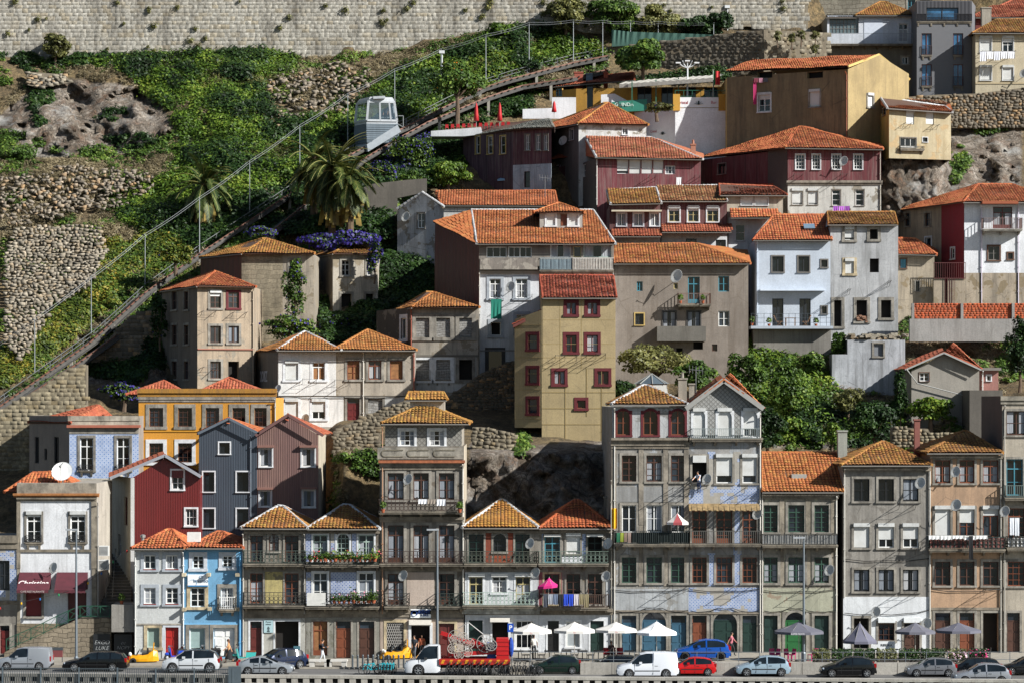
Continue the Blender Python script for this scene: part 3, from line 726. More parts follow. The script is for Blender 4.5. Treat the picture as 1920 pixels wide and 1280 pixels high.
for n_, (a, b) in enumerate(((37,96),(107,165))):
    u0, z1 = h.m(a,1072,0); u1, z0 = h.m(b,1103,0); q = MB(); W = h.W; z2 = z0-.25
    q.face([W(0,u0,z1,.05),W(0,u0,z0,1.3),W(0,u1,z0,1.3),W(0,u1,z1,.05)]); 
    n = 14
    for i in range(n): x, y = u0+(u1-u0)*i/n, u0+(u1-u0)*(i+1)/n; q.face([W(0,x,z0,1.3),W(0,x,z2+.05*(i%2),1.31),W(0,y,z2+.05*((i+1)%2),1.31),W(0,y,z0,1.3)])
    q.face([W(0,u0,z1,.05),W(0,u0,z0,.06),W(0,u0,z0,1.3)]); q.face([W(0,u1,z1,.05),W(0,u1,z0,.06),W(0,u1,z0,1.3)])
    aw = q.build('awning', plain('#4f1c26', .8, var=.3), h.root)
    if n_ == 0: lettering('Christina', .62, W(0,(u0+u1)/2-.05,(z0+z1)/2-.15,.76+.06), plain('#d9d0cc', .7), aw, 47, shear=.25, bold=.008); q2 = W(0,(u0+u1)/2,z2+.13,1.325); lettering('CAFE RESTAURANTE', .19, q2, plain('#b9a9a6', .7), aw)
h.dish(104,1063,.42, off=.8); h.pipe(184,940,1160,'#98948c')
r_ = h.root; mb = MB(); c = at(117,884,207.5); ax = Vector((-.05,-.85,.5)).normalized(); sd = ax.cross(Vector((0,0,1))).normalized(); up = sd.cross(ax)
for k_, (a0, h0), (a1, h1) in [(i, *p) for i, p in enumerate([((0,-.02),(.45,.03)),((.45,.03),(.75,.1)),((.75,.1),(.79,.12)),((.79,.12),(.75,.07)),((.75,.07),(0,-.06))])]:
    for j in range(20):
        t0, t1 = 2*math.pi*j/20, 2*math.pi*(j+1)/20; f = lambda a, hh, t: c+ax*hh+sd*a*math.cos(t)+up*a*math.sin(t)
        mb.face([f(a0,h0,t0), f(a1,h1,t0), f(a1,h1,t1), f(a0,h0,t1)])
dd = thing('satellite_dish', 'large round white satellite dish standing on the cafe roof parapet', 'satellite dish', (c.x, c.y, h.ztop))
mb.build('reflector', plain('#d9d9d6', .5), dd, smooth=True); m2 = MB(); m2.tube([c-ax*.05, (c.x, c.y+.1, h.ztop-.1)], .05); m2.tube([c-up*.75+ax*.1, c+ax*.8], .02); m2.tube([c+up*.75+ax*.1, c+ax*.8], .02); m2.sphere(c+ax*.82, .09, .09, .1); m2.build('mast', plain('#6b6965', .5), dd)
h.finish(plain('#8b857a', .9))
h.roof(8,150,922,[(62,886,209.5),(112,884,209.5)],'hip',.2,206.9,6.5,TILE_O(1),gut=False)
u, z = h.m(176,1050,0)
for i in range(2):
    mb = MB(); p = at(182, 1022+26*i, 206.3); mb.box(p.x, p.x+.9, 206, 206.4, p.z-.75, p.z); q = mb.build('air_conditioner', plain('#c6c6c2', .5), h.root)
    m2 = MB()
    for j in range(7): m2.box(p.x+.06, p.x+.84, 205.985, 205.998, p.z-.68+.09*j, p.z-.64+.09*j)
    m2.build('grille', plain('#4a4a48', .6), q)
# -- pale grey narrow house, tiled hip roof
wm = plaster('#b9bcb9', .25, seed=6, streak=.3); h = House('narrow_house', 'pale grey narrow house with a red street door next to the sky blue house', [(252,FY),(343,FY)], 1030, -.1, wm, 8, mats={'L': plaster('#a9a493', .6, seed=4)}, sw=.24)
xs = [(270,292),(311,334)]; h.row(xs,1040,1066,'g w 22 c n'.replace(' n','')); h.row(xs,1101,1131,'g w 23 c'); h.w(276,1176,299,1213,'c l 10 g',fillmat=plain('#7d9088',.3)); h.w(310,1175,335,1238,'l R 20 p')
for x0, x1 in xs:
    for y in (1066,1131): h.slabbox(x0-1,x1+1,y,y+1.6,.0,.12,plain('#7d2a25',.6),'sill_board')
h.band(252,343,1168,1171,stone('#9b958a'),.07); h.pipe(254,1034,1236,'#b9b9b4'); h.finish()
h.roof(246,347,1027,[(314,992,206.5),(322,992,206.5)],'hip',.45,FY,7,TILE_O(2))
mb = MB(); p = at(268,1010,204.5); mb.lathe([(.1,p.z-.6),(.1,p.z+.1),(.18,p.z+.12),(.2,p.z+.3),(.05,p.z+.36)],(p.x,p.y,0),n=8); mb.build('vent_pipe',plain('#a9a9a5',.4,.6),h.root)
mb = MB(); p = at(356,1015,203.6); mb.box(p.x-.2,p.x+.75,203.6,204.1,p.z,p.z+.7); mb.build('air_conditioner',plain('#cfcfcb',.5),h.root)
# -- sky blue house
wm = plaster('#689fc2', .3, seed=7, streak=.3); h = House('blue_house', 'sky blue narrow house with white double street door and white sign board', [(344,FY),(454,FY)], 1030, -.1, wm, 8, sw=.26)
h.row([(361,382)],1041,1065,'l w 23 g'); h.row([(417,436)],1041,1063,'l w 23 g'); h.row([(357,384),(414,437)],1101,1137,['c w 23 c','s w 23 c']); h.w(355,1176,385,1216,'s w 10 g',fillmat=plain('#8fa39f',.2)); h.w(400,1176,440,1231,'s w 20 p')
for px, py in ((346,1076),(392,1076),(446,1076),(346,1141),(394,1140),(446,1141)):
    u, z = h.m(px,py,0); mb = MB(); h.wb(mb,0,u-.14,u+.14,z-.12,z+.12,0,.5); mb.build('corbel',stone('#b5a98f'),h.root)
h.pipe(450,1034,1228,'#62a4cf'); h.pipe(344,1034,1236,'#c9c9c6'); h.band(344,454,1168,1170,plain('#6fa6c8',.8),.05)
h.balcony(412,440,1141,.9,.5,'b','#dadad6',slab='#8a8070'); h.finish()
h.roof(349,456,1026,[(408,996,206.5),(416,996,206.5)],'hip',.45,FY,7,TILE_O(5))
sg = thing('shop_sign','white sign board with a blue logo on the sky blue house','sign',tuple(at(371,1100,FY-.1))); a = at(352,1099,FY-.1); b = at(390,1076,FY-.1); mb = MB(); mb.box(a.x,b.x,FY-.14,FY-.06,a.z,b.z); mb.build('board',plain('#d9dde0',.4,var=.04),sg)
mb = MB(); mb.box(a.x,b.x,FY-.15,FY-.141,a.z,a.z+.1); mb.build('stripe',plain('#2f6f9f',.4),sg); lettering('invenio',.38,((a.x*.35+b.x*.65),FY-.15,(a.z+b.z)/2-.02),plain('#24506e',.5),sg)
mb = MB(); cc = Vector((a.x*.33+b.x*.67,FY-.146,b.z-.2))
for j in range(6):
    t0, t1 = math.pi/3*j, math.pi/3*(j+1); mb.bar(cc+Vector((.13*math.cos(t0),0,.13*math.sin(t0))), cc+Vector((.13*math.cos(t1),0,.13*math.sin(t1))), .05, .01)
for i_ in range(16):
    t0, t1 = -.6+.2*i_, -.6+.2*(i_+1); q = Vector((a.x+.35,FY-.146,a.z+.25)); mb.bar(q+Vector((.3*math.cos(t0),0,.26*math.sin(t0))), q+Vector((.3*math.cos(t1),0,.26*math.sin(t1))), .03, .01)
mb.build('logo',plain('#2d7aa8',.5),sg)
# -- old house with iron balconies (left of pair)
OLD = stone('#7d7466', 1); wm = plaster('#857c6d', .95, seed=8, under='#6a5f50')
h = House('old_house','old grey house with iron balconies next to the sky blue house',[(457,FY),(573,FY)],992,0,wm,8,mats={'L':plaster('#a79c88',.7,seed=3)},sw=.13)
h.row([(469,493),(534,560)],1003,1052,'s b 22 g T'); h.w(504,1000,523,1033,'s b 22 K a',fillmat=plain('#51322a',.8)); h.row([(469,493),(534,560)],1074,1130,'s o 23 c T'); h.panel(497,1071,530,1130,plaster('#b3a468',.9,seed=2,under='#7a705c'),name='tile_panel')
h.w(469,1164,491,1231,'w m 20 pt'); h.w(516,1164,560,1232,'w d 00 D d'); h.panel(458,1158,572,1234,plaster('#a9a79b',.7,seed=4),name='ground_floor_facing')
h.balcony(458,572,1055,.95,.8,'o','#3a443c'); h.balcony(458,572,1133,.95,.8,'o','#30302c'); h.band(457,573,1143,1157,OLD,.12); h.band(457,573,995,1000,OLD,.2); h.pipe(456,1000,1230)
h.finish(); h.roof(451,577,989,[(521,948,207),(530,948,207)],'hip',.5,FY,8,TILE_Y(1),cap=MORTAR)
sg = thing('hanging_sign','pale blue vertical sign beside the dark wide doorway','sign',tuple(at(503,1186,FY-.1))); a = at(495,1185,FY); b = at(512,1162,FY); mb = MB(); mb.box(a.x,b.x,FY-.1,FY-.05,a.z,b.z); mb.build('board',plain('#9fb9bd',.5),sg)
mt = plain('#1d2a30',.6); lettering('Porto\nwines',.17,((a.x+b.x)/2,FY-.105,b.z-.2),mt,sg); mb = MB()
for i, w in enumerate((.1,.16,.2,.1,.16,.22)): mb.box((a.x+b.x)/2-w/2,(a.x+b.x)/2+w/2,FY-.108,FY-.101,b.z-.5-.07*i,b.z-.45-.07*i)
mb.build('emblem',mt,sg)
# -- old house with blue tile panels (right of pair)
h = House('tiled_house','old house with blue tile panels and flower pots on its upper balcony',[(573,FY),(712,FY)],992,0,plaster('#7b7366',.95,seed=9,under='#5f564a'),8,sw=.13)
h.row([(587,614),(672,701)],1002,1050,'w l 23 h T'); h.w(632,1000,655,1036,'w l 34 g a'); h.row([(587,614),(672,701)],1073,1128,'w w 22 c T'); 
for a, b in ((573,583),(620,629),(660,668)): h.panel(a,998,b,1052,azulejo('#43588f',.26,.1),name='tile_panel')
h.panel(620,1072,668,1130,azulejo('#43588f',.26,.05,2),name='tile_panel'); h.panel(574,1072,583,1130,azulejo('#43588f',.26,.05,2),name='tile_panel')
h.w(587,1164,614,1228,'s o 20 O Td'); h.w(630,1164,658,1233,'s o 20 pt'); h.w(673,1164,702,1233,'s b 20 pt'); h.panel(574,1157,711,1234,plaster('#8a8779',.9,seed=11,under='#6c6a5c'),name='ground_floor_facing')
h.balcony(574,711,1057,.95,.8,'o','#33453b'); h.balcony(574,711,1135,.95,.8,'o','#2a2c28'); h.band(573,712,1143,1156,OLD,.12); h.band(573,712,995,999,OLD,.2); h.pipe(571,1000,1150,'#8d8a83'); h.slabbox(577,612,1109,1133,.82,.86,plain('#c2c1bb',.8,var=.2),'balcony_cloth')
h.finish(); h.roof(576,712,990,[(643,946,207.5),(656,946,207.5)],'hip',.5,FY,8.5,TILE_Y(2),cap=MORTAR)
# -- tall house with roof pavilion
wm = plaster('#80786b',.95,seed=12,under='#675d50')
h = House('tall_house','tall narrow grey house with yellow tiled attic and three iron balconies',[(712,FY),(870,FY)],836,0,wm,12,mats={'R':plaster('#b8a98c',.6,seed=3),'L':plaster('#8d8272',.8,seed=8)},sw=.2)
xs = [(727,757),(775,804),(823,852)]
h.row(xs,886,936,'s b 22 h T',) ; h.row(xs,984,1054,'s b 22 h Td'); h.row([xs[0],xs[2]],1075,1133,'s b 23 c Td'); h.panel(763,1072,814,1134,plaster('#b5a08d',.4,seed=3),name='render_panel')
h.w(725,1166,757,1229,'c k 00 D d'); h.w(771,1172,806,1231,'w d 00 D d'); h.w(823,1168,852,1230,'c m 20 p'); h.panel(713,1160,869,1234,plaster('#b39c86',.6,seed=13),name='ground_floor_facing')
h.balcony(711,868,957,.85,.85,'o','#3a2c24'); h.balcony(713,869,1055,.9,.8,'o','#33241d'); h.balcony(722,768,1135,.95,.75,'o','#2a2a26'); h.balcony(818,868,1135,.95,.75,'o','#26312b'); h.band(712,870,968,978,OLD,.25); h.band(712,870,1062,1070,OLD,.18); h.band(710,872,862,867,plain('#9a5a38',.8,var=.5),.4,name='tile_course'); h.band(712,870,867,880,OLD,.2); h.band(712,870,1143,1156,OLD,.12)
h.dish(766,898,.42); h.dish(757,1078,.42)
h.panel(708,838,869,860,stone('#8f897d',2),name='parapet_facing',off=.2)
for a in (722,770,819):
    u0, z1 = h.m(a,843,0); u1, z0 = h.m(a+34,855,0); mb = MB()
    for j in range(10):
        t0, t1 = math.pi/2+math.pi*j/10, math.pi/2+math.pi*(j+1)/10; zr = (z1-z0)/2
        mb.bar(h.W(0,u0+zr*math.cos(t0),(z0+z1)/2+zr*math.sin(t0),.21),h.W(0,u0+zr*math.cos(t1),(z0+z1)/2+zr*math.sin(t1),.21),.06)
    mb.bar(h.W(0,u0,z0,.21),h.W(0,u1,z0,.21),.06); mb.bar(h.W(0,u0,z1,.21),h.W(0,u1,z1,.21),.06); mb.build('moulding',stone('#77705f'),h.root)
h.finish(plain('#5b5347',.9)); mb = MB()      # security grille of the bike shop
u0, z1 = h.m(725,1166,0); u1, z0 = h.m(757,1229,0)
for i in range(9):
    a, b = u0+(u1-u0)*i/9, u0+(u1-u0)*(i+1)/9
    for j in range(6): c, d = z0+(z1-z0)*j/6, z0+(z1-z0)*(j+1)/6; mb.bar(h.W(0,a,c,-.05),h.W(0,b,d,-.05),.03); mb.bar(h.W(0,b,c,-.05),h.W(0,a,d,-.05),.03)
mb.build('security_grille',plain('#a9a6a0',.5),h.root)
# attic pavilion, set back behind the parapet (parts of the tall house)
a = House('attic','x',[(722,205),(866,205)],794,838,scales('#8a877f',.26),10,mats={'side':plaster('#9b917f',.6)}); a.row([(750,777),(805,833)],806,835,'w w 33 h'); a.finish()
a.roof(715,880,793,[(795,757,209),(797,757,209)],'hip',.6,205,9,tilemat('#a8672a','#c6943c',.8,.3,4)); a.roof(760,838,749,[(766,735,209),(832,735,209)],'gable',.1,208,2.2,tilemat('#a8672a','#c6943c',.8,.2,6),part='upper_roof'); a.slabbox(766,832,748,775,-4.5,-3.2,plaster('#b5aa98',.6),'lantern_wall')
KILL = []
def absorb(sub, main):          # the pavilion's pieces become parts of the main house
    off = sub.root.location-main.root.location
    for ch in list(sub.root.children): ch.parent = main.root; ch.location = Vector(ch.location)+off
    bpy.data.objects.remove(sub.root)
absorb(a, h)
for p in (717,868): h.pipe(p,800 if p<800 else 870,1150,'#8f6b50' if p<800 else '#c9c4b8')
sg = thing('shop_sign','white and blue bicycle hire sign above the shop doorway','sign',tuple(at(789,1157,FY-.1))); a_ = at(770,1157,FY); b_ = at(808,1141,FY); mb = MB(); mb.box(a_.x,b_.x,FY-.12,FY-.05,a_.z,b_.z); mb.build('board',plain('#dfe2e2',.4,var=.05),sg)
tx = plain('#1f3c78',.5); lettering('RENT',.36,(a_.x*.32+b_.x*.68,FY-.125,b_.z-.2),tx,sg,bold=.012); lettering('A BIKE',.2,(a_.x*.32+b_.x*.68,FY-.125,b_.z-.45),tx,sg,bold=.008); mb = MB()
for cx_, rr in ((.27,.2),(.6,.0)):
    if rr:
        for j in range(14):
            t0, t1 = 2*math.pi*j/14, 2*math.pi*(j+1)/14; o_ = Vector((a_.x+cx_,FY-.13,(a_.z+b_.z)/2)); mb.bar(o_+Vector((rr*math.cos(t0),0,rr*math.sin(t0))),o_+Vector((rr*math.cos(t1),0,rr*math.sin(t1))),.09,.02)
mb.build('wheel_emblem',tx,sg); h.slabbox(767,809,1161,1170,.05,.3,plain('#cfcabf',.6),'awning_box')
# -- pair of balcony houses right of the tall house
def twin(name,label,x0,x1,seed,tm,cap,apx):
    h = House(name,label,[(x0,FY),(x1,FY)],992,.5,plaster('#8c8375',.9,seed=seed,under='#6f6556'),8,sw=.14); return h
h = twin('old_house','balcony house with brick-red panels and yellow lichen roof beside the tall house',872,1010,14,0,0,0)
xs = [(879,907),(925,949),(966,993)]
h.row([xs[0],xs[2]],1001,1054,'s P 23 g T'); h.w(925,1000,949,1034,'s d 33 g a'); h.row([(880,905),(967,994)],1081,1132,'w y 22 c T'); h.w(923,1080,950,1111,'w w 22 h T')
h.panel(908,997,922,1054,plain('#7a3a26',.9,var=.4),name='brick_panel'); h.panel(951,997,964,1054,plain('#7a3a26',.9,var=.4),name='brick_panel'); h.panel(925,1037,949,1054,plain('#8a3f22',.9,var=.3),name='brick_panel'); h.panel(872,1072,1010,1134,plaster('#c3c6c8',.5,seed=4),name='painted_band'); 
for a in (878,921,965): h.slabbox(a,a+31,1074,1080,-.05,.22,plain('#d3d2cc',.5),'shutter_box')
h.w(879,1162,905,1226,'w P 20 p'); h.w(923,1165,953,1226,'w k 00 D d'); h.w(967,1163,1000,1215,'w w 32 g'); h.panel(872,1152,1010,1232,plaster('#c9cccd',.45,seed=3),name='ground_floor_facing')
h.balcony(869,1006,1055,.9,.8,'o','#41453a'); h.balcony(868,1008,1133,.95,.85,'o','#8fa095'); h.band(870,1012,1138,1150,stone('#a7a8a2'),.35); h.band(872,1010,994,998,OLD,.2); h.slabbox(919,956,1157,1164,.05,.7,plain('#cfcabf',.7),'awning_box'); h.pipe(869,990,1150); h.dish(994,1018,.4); h.dish(1004,1073,.42)
h.finish(); h.roof(866,1010,988,[(938,937,207.5),(944,937,207.5)],'hip',.5,FY,8,tilemat('#ab6423','#c4842f',.85,.3,7),cap=MORTAR)
h = twin('old_house','balcony house with a pink parasol and a clothes line under an orange roof',1010,1149,15,0,0,0)
xs = [(1021,1050),(1062,1088),(1102,1129)]
h.row([xs[0],xs[2]],1005,1054,['s t 23 g T','s P 23 D T']); h.w(1062,1003,1088,1037,'s w 10 B85'); h.panel(1053,1042,1098,1055,plaster('#c9ccd0',.4),name='painted_panel'); h.w(1021,1075,1049,1132,'c m 22 g T'); h.row(xs[1:],1075,1132,'s b 23 g T'); h.panel(1010,1072,1054,1134,plaster('#8d4a52',.6),name='painted_panel'); h.panel(1136,1072,1149,1134,plaster('#a9adb0',.5),name='painted_panel')
for a in (1020,1100): h.slabbox(a,a+31,1001,1005,-.05,.25,plain('#cfcdc6',.5),'shutter_box')
h.panel(1016,1000,1019,1054,azulejo(),name='tile_panel'); h.panel(1092,1000,1098,1040,azulejo(),name='tile_panel')
h.row([(1027,1048),(1107,1132)],1163,1226,['w k 20 pt','w P 20 p']); h.w(1062,1165,1087,1212,'w w 10 g',fillmat=plain('#8e9496',.3)); h.panel(1010,1152,1149,1232,plaster('#c3c7cb',.5,seed=9),name='ground_floor_facing')
h.balcony(1010,1140,1055,.9,.8,'o','#5f6d62'); h.balcony(1013,1140,1137,.95,.85,'b','#4b3a30'); h.band(1010,1149,1140,1151,OLD,.3); h.band(1010,1149,994,998,OLD,.2); h.dish(1140,1018,.42); h.dish(1136,1079,.4); h.pipe(1146,1000,1225)
h.finish(); h.roof(1011,1151,989,[(1078,937,207.5),(1086,937,207.5)],'hip',.5,FY,8,tilemat('#b04c24','#bb6a33',.3,.3,9)); h.chimney(1135,930,960,5,209,.3)
# -- tall tile-fronted pair
wm = plaster('#8f8a80',.85,seed=16,under='#a1a4a6'); bay = [(1166,1193),(1212,1241),(1258,1287)]
h = House('tall_house','tall grey house with red pointed-arch windows under the roof and glass lantern',[(1148,FY),(1291,FY)],762,.5,wm,24,sw=.17)
h.row([(1156,1181),(1206,1233),(1258,1284)],768,818,'r b 22 c a',sw=1) if 0 else None
for a, b in ((1156,1181),(1206,1233),(1258,1284)): h.w(a,769,b,815,'r o 22 g a')
h.row(bay,853,902,'s b 23 c T'); h.row(bay,946,997,'s w 22 c'); h.row(bay,1044,1092,'s g 23 c T'); h.row([bay[0],bay[2]],1153,1224,'s B 20 pt'); h.w(1204,1146,1249,1224,'s B 20 pta')
h.panel(1148,764,1291,822,plaster('#a9abab',.7,seed=2,under='#7f7d78'),name='attic_facing'); h.panel(1148,912,1291,940,plaster('#8d8d8a',.8,seed=7),name='painted_band'); h.panel(1148,1103,1291,1144,plaster('#a3a8aa',.7,seed=21,under='#8d8b85'),name='painted_band')
h.band(1146,1292,820,828,OLD,.4); h.band(1146,1292,828,840,OLD,.18); h.band(1148,1291,1143,1147,OLD,.1)
for x in (1152,1203,1249,1288): h.band(x-5,x+3,842,1098,stone('#857d70'),.07,name='pilaster')
h.balcony(1153,1291,1018,.95,.95,'b','#1d2624',infill=plain('#13201e',.9)); h.pipe(1152,765,1225,'#b9b6ae'); h.pipe(1146,900,1225,'#8a867c')
h.cable([(1150,1144),(1188,1146),(1212,1139),(1241,1139),(1265,1146),(1290,1143)]); h.cable([(1150,1105),(1220,1107),(1290,1103)]); h.rods(1276,915,1.3); h.rods(1276,1097,1.3); h.finish()
h.roof(1146,1290,757,[(1206,722,207.5),(1214,722,207.5)],'hip',.4,FY,8.5,TILE_Y(4),cap=MORTAR)
mb = MB(); c = at(1222,719,210); 
for j in range(8):
    t0, t1 = math.pi/4*j, math.pi/4*(j+1); P = lambda r, t, z: (c.x+r*math.cos(t), c.y+r*math.sin(t), z)
    mb.face([P(1.25,t0,c.z-1.2),P(1.25,t1,c.z-1.2),P(1.15,t1,c.z),P(1.15,t0,c.z)],1); mb.face([P(1.3,t0,c.z),P(1.3,t1,c.z),(c.x,c.y,c.z+.75)]); mb.bar(P(1.32,t0,c.z),(c.x,c.y,c.z+.78),.06,m=1)
mb.build('skylight_lantern',[plain('#59646a',.15,.3),plain('#8b8b86',.6)],h.root); h.chimney(1280,708,745,16,207,.7,pots=1)
h = House('tall_house','tall gabled house with scale-patterned gable, white shutters and patchy blue tiles',[(1291,FY),(1427,FY)],770,.5,plaster('#8d8a85',.8,seed=17,under='#9ea1a3'),24,sw=.17)
bay = [(1298,1325),(1343,1373),(1392,1419)]; sw_ = [(1300,1322),(1346,1372),(1394,1420)]
h.row(sw_,769,818,['w w 00 B95 a','w w 00 B97 a','w w 20 B70 a']); h.row(bay,855,905,['s n 00 D','s w 10 B72','s w 10 B72']); h.row(bay,957,1018,'s o 23 c Td'); h.row(bay,1044,1092,'s o 34 g'); h.row([bay[0],bay[2]],1153,1224,['s o 20 pt','s P 20 pt']); h.w(1337,1147,1382,1224,'s P 20 pta'); h.panel(1291,730,1427,822,scales('#8d8d8a',.5),name='scale_cladding') if 0 else None
h.slabbox(1299,1324,853,866,.0,.16,blindmat(),'half_shutter')
blue = azulejo('#4c6aa0',.25,.3,5); h.panel(1291,908,1427,944,blue,name='blue_tiles'); h.panel(1327,846,1341,908,azulejo('#4c6aa0',.25,.15,5),name='blue_tiles'); h.panel(1375,846,1390,908,azulejo('#4c6aa0',.25,.15,5),name='blue_tiles'); h.panel(1327,1036,1341,1098,azulejo('#4c6aa0',.25,.1,5),name='blue_tiles'); h.panel(1375,950,1390,1098,azulejo('#4c6aa0',.25,.1,5),name='blue_tiles'); h.panel(1291,1101,1427,1146,azulejo('#4c6aa0',.25,.35,8),name='blue_tiles')
h.band(1290,1429,820,828,OLD,.4); h.balcony(1297,1424,822,.75,.45,'b','#7d8683'); h.balcony(1292,1425,1018,.95,.95,'b','#4f4d47'); h.pipe(1425,775,1225,'#b5b1a8'); h.band(1291,1427,1147,1150,OLD,.1)
u0, z1 = h.m(1291,943,0); u1, z0 = h.m(1423,956,0); mb = MB()
for i in range(26): a, b = u0+(u1-u0)*i/26, u0+(u1-u0)*(i+1)/26; e = .05*(i%2); mb.face([h.W(0,a,z1,.05),h.W(0,b,z1,.05),h.W(0,b,z0+e,1.0),h.W(0,a,z0+e,1.0)])
mb.build('awning',plain('#8d7650',.8,var=.6),h.root); h.dish(1325,898,.42); h.dish(1419,963,.42); h.rods(1310,905,1.2); h.rods(1411,915,1.2); h.rods(1395,1097,1.2)
h.cable([(1293,1144),(1321,1146),(1345,1139),(1374,1139),(1398,1146),(1425,1143)]); h.cable([(1293,1104),(1360,1107),(1425,1103)]); h.front_gable(0,(1357,716)); h.mats[0] = h.mat; mg = MB(); u, z = h.m(1357,716,0); 
mg.face([h.W(0,.05,gz(768,FY),.03),h.W(0,h.seg[0][4]-.05,gz(768,FY),.03),h.W(0,u,z-.1,.03)]); mg.build('scale_cladding',scales('#9a9a96',.24),h.root); h.panel(1291,769,1427,822,scales('#9a9a96',.24),name='scale_cladding')
h.finish(); h.roof(1286,1432,765,[(1357,711,FY-.5),(1357,711,FY+9.5)],'gablefront',.45,FY,10,TILE_O(6))
mb = MB(); ap = at(1357,712,FY-.5); 
for px in (1286,1432): e = at(px,766,FY-.5); mb.bar(e,ap,.12,.35)
mb.build('bargeboard',plain('#8b8a85',.7),h.root); h.chimney(1297,718,745,10,208,.5)
# -- house with big single roof slope
h = House('old_house','grey house with green windows and a broad orange roof carrying one skylight',[(1430,FY),(1570,FY)],924,.5,plaster('#8d8573',.85,seed=19,under='#a8a48c'),9,sw=.2,mats={'R':plaster('#8a8478',.7)})
bay = [(1432,1458),(1478,1508),(1527,1554)]; h.row(bay,946,997,'s g 24 g T'); h.row(bay,1044,1092,['s g 23 h T']); h.row([bay[0],bay[2]],1153,1224,'s P 20 p'); h.w(1472,1147,1511,1224,'s G 10 pta'); h.panel(1430,1102,1570,1146,plaster('#a5a588',.6,seed=2,under='#93806c'),name='pale_tiles')
for x in (1466,1515,1562): h.band(x-4,x+4,930,1098,stone('#8a8171'),.06,name='pilaster')
h.balcony(1428,1568,1020,.8,.85,'b','#4c4a45',infill=plain('#b9b8b3',.9,var=.4)); h.band(1428,1570,1020,1028,OLD,.2); h.band(1428,1572,926,934,OLD,.25); h.pipe(1568,930,1225,'#c4c1b8'); h.pipe(1429,925,1225,'#aaa69d'); h.dish(1554,1068,.42); h.cable([(1432,1144),(1456,1146),(1480,1139),(1503,1139),(1527,1146),(1568,1143)]); h.cable([(1432,1106),(1500,1108),(1568,1104)]); h.rods(1545,1000,1.3); h.rods(1530,1097,1.3); h.finish()
h.roof(1429,1581,921,[(1429,848,209),(1572,848,209)],'gable',.4,FY,11,tilemat('#ad5525','#c07a3a',.45,.2,10)); h.gable_wall(plaster('#8f8574',.7))
mb = MB(); c = at(1497,892,205.2); mb.box(c.x-.55,c.x+.55,204.6,205.6,c.z-.35,c.z+.15); mb.build('skylight',[plain('#8f8f89',.6)],h.root)
for i,(px,py) in enumerate(((1460,862),(1540,862))): pass
# -- grey three-bay house with white shutters
h = House('old_house','grey house with white roller shutters and white painted ground floor',[(1581,FY),(1743,FY)],874,.5,plaster('#8b857a',.9,seed=22,under='#77726a'),9,sw=.17)
bay = [(1601,1630),(1647,1676),(1693,1722)]; h.row(bay,897,939,['s k 22 g','s k 22 c','s k 22 c']); h.row(bay,985,1026,['s w 00 B98','s w 20 B62','s w 20 B60']); h.row(bay,1067,1108,'s k 22 h'); h.row([(1601,1629)],1158,1215,'s k 20 D T'); h.w(1647,1168,1677,1200,'s b 33 g'); h.w(1695,1168,1724,1225,'s b 20 pt')
h.panel(1581,1118,1743,1232,plaster('#cdd1d3',.35,seed=3),name='white_paint_band',off=.015); 
for a in (1646,1694): h.slabbox(a,a+32,1157,1166,-.05,.25,plain('#cdd0d0',.5),'shutter_box')
h.dish(1641,1146,.42); h.dish(1736,1168,.45); h.dish(1724,905,.45); h.pipe(1583,878,1120,'#b0ada4'); h.pipe(1743,870,1225,'#b5b2aa'); h.band(1579,1744,876,882,OLD,.25)
for y in (945,1030,1110): h.rods(1700,y,1.3)
h.cable([(1583,1148),(1640,1150),(1700,1149),(1742,1142)]); h.cable([(1583,1047),(1660,1050),(1742,1046)])
h.finish(); h.roof(1577,1747,871,[(1652,828,207.5),(1660,828,207.5)],'hip',.45,FY,9,TILE_Y(11)); h.chimney(1580,806,850,17,208,.8,plaster('#8f9184',.4))
# -- peach house
h = House('peach_house','peach painted house with grey stone window frames and laundry on its long balcony',[(1745,FY),(1877,FY)],852,.5,plaster('#ac8c6e',.6,seed=23),9,sw=.17)
bay = [(1753,1782),(1799,1827),(1843,1872)]; h.row(bay,862,905,'s o 22 h T'); h.row(bay,952,1006,['s w 00 B97','s o 22 B50 T','s o 20 B25 T']); h.row(bay,1052,1097,'s b 22 g T'); h.row(bay,1148,1223,['s b 20 pt','s o 20 pt','s d 00 D d']); h.panel(1745,1140,1877,1228,stone('#8f8779',3),name='ground_floor_facing')
h.band(1744,1878,1138,1143,OLD,.08); h.balcony(1740,1881,1028,.9,.85,'o','#26302b',infill=plain('#8f5a52',.9,var=.8)); h.dish(1790,884,.42); h.dish(1790,946,.45,off=.8); h.dish(1882,958,.42,k=0); h.pipe(1876,852,1225,'#a09c92'); h.cable([(1747,1104),(1810,1107),(1876,1103)]); h.rods(1860,1105,1.3); h.band(1743,1879,853,859,OLD,.25); h.finish()
h.roof(1738,1880,848,[(1805,808,207.5),(1813,808,207.5)],'hip',.45,FY,9,tilemat('#a2602a','#b9813a',.6,.6,12)); h.chimney(1720,785,825,10,208,.5,plain('#7a4b42',.9))
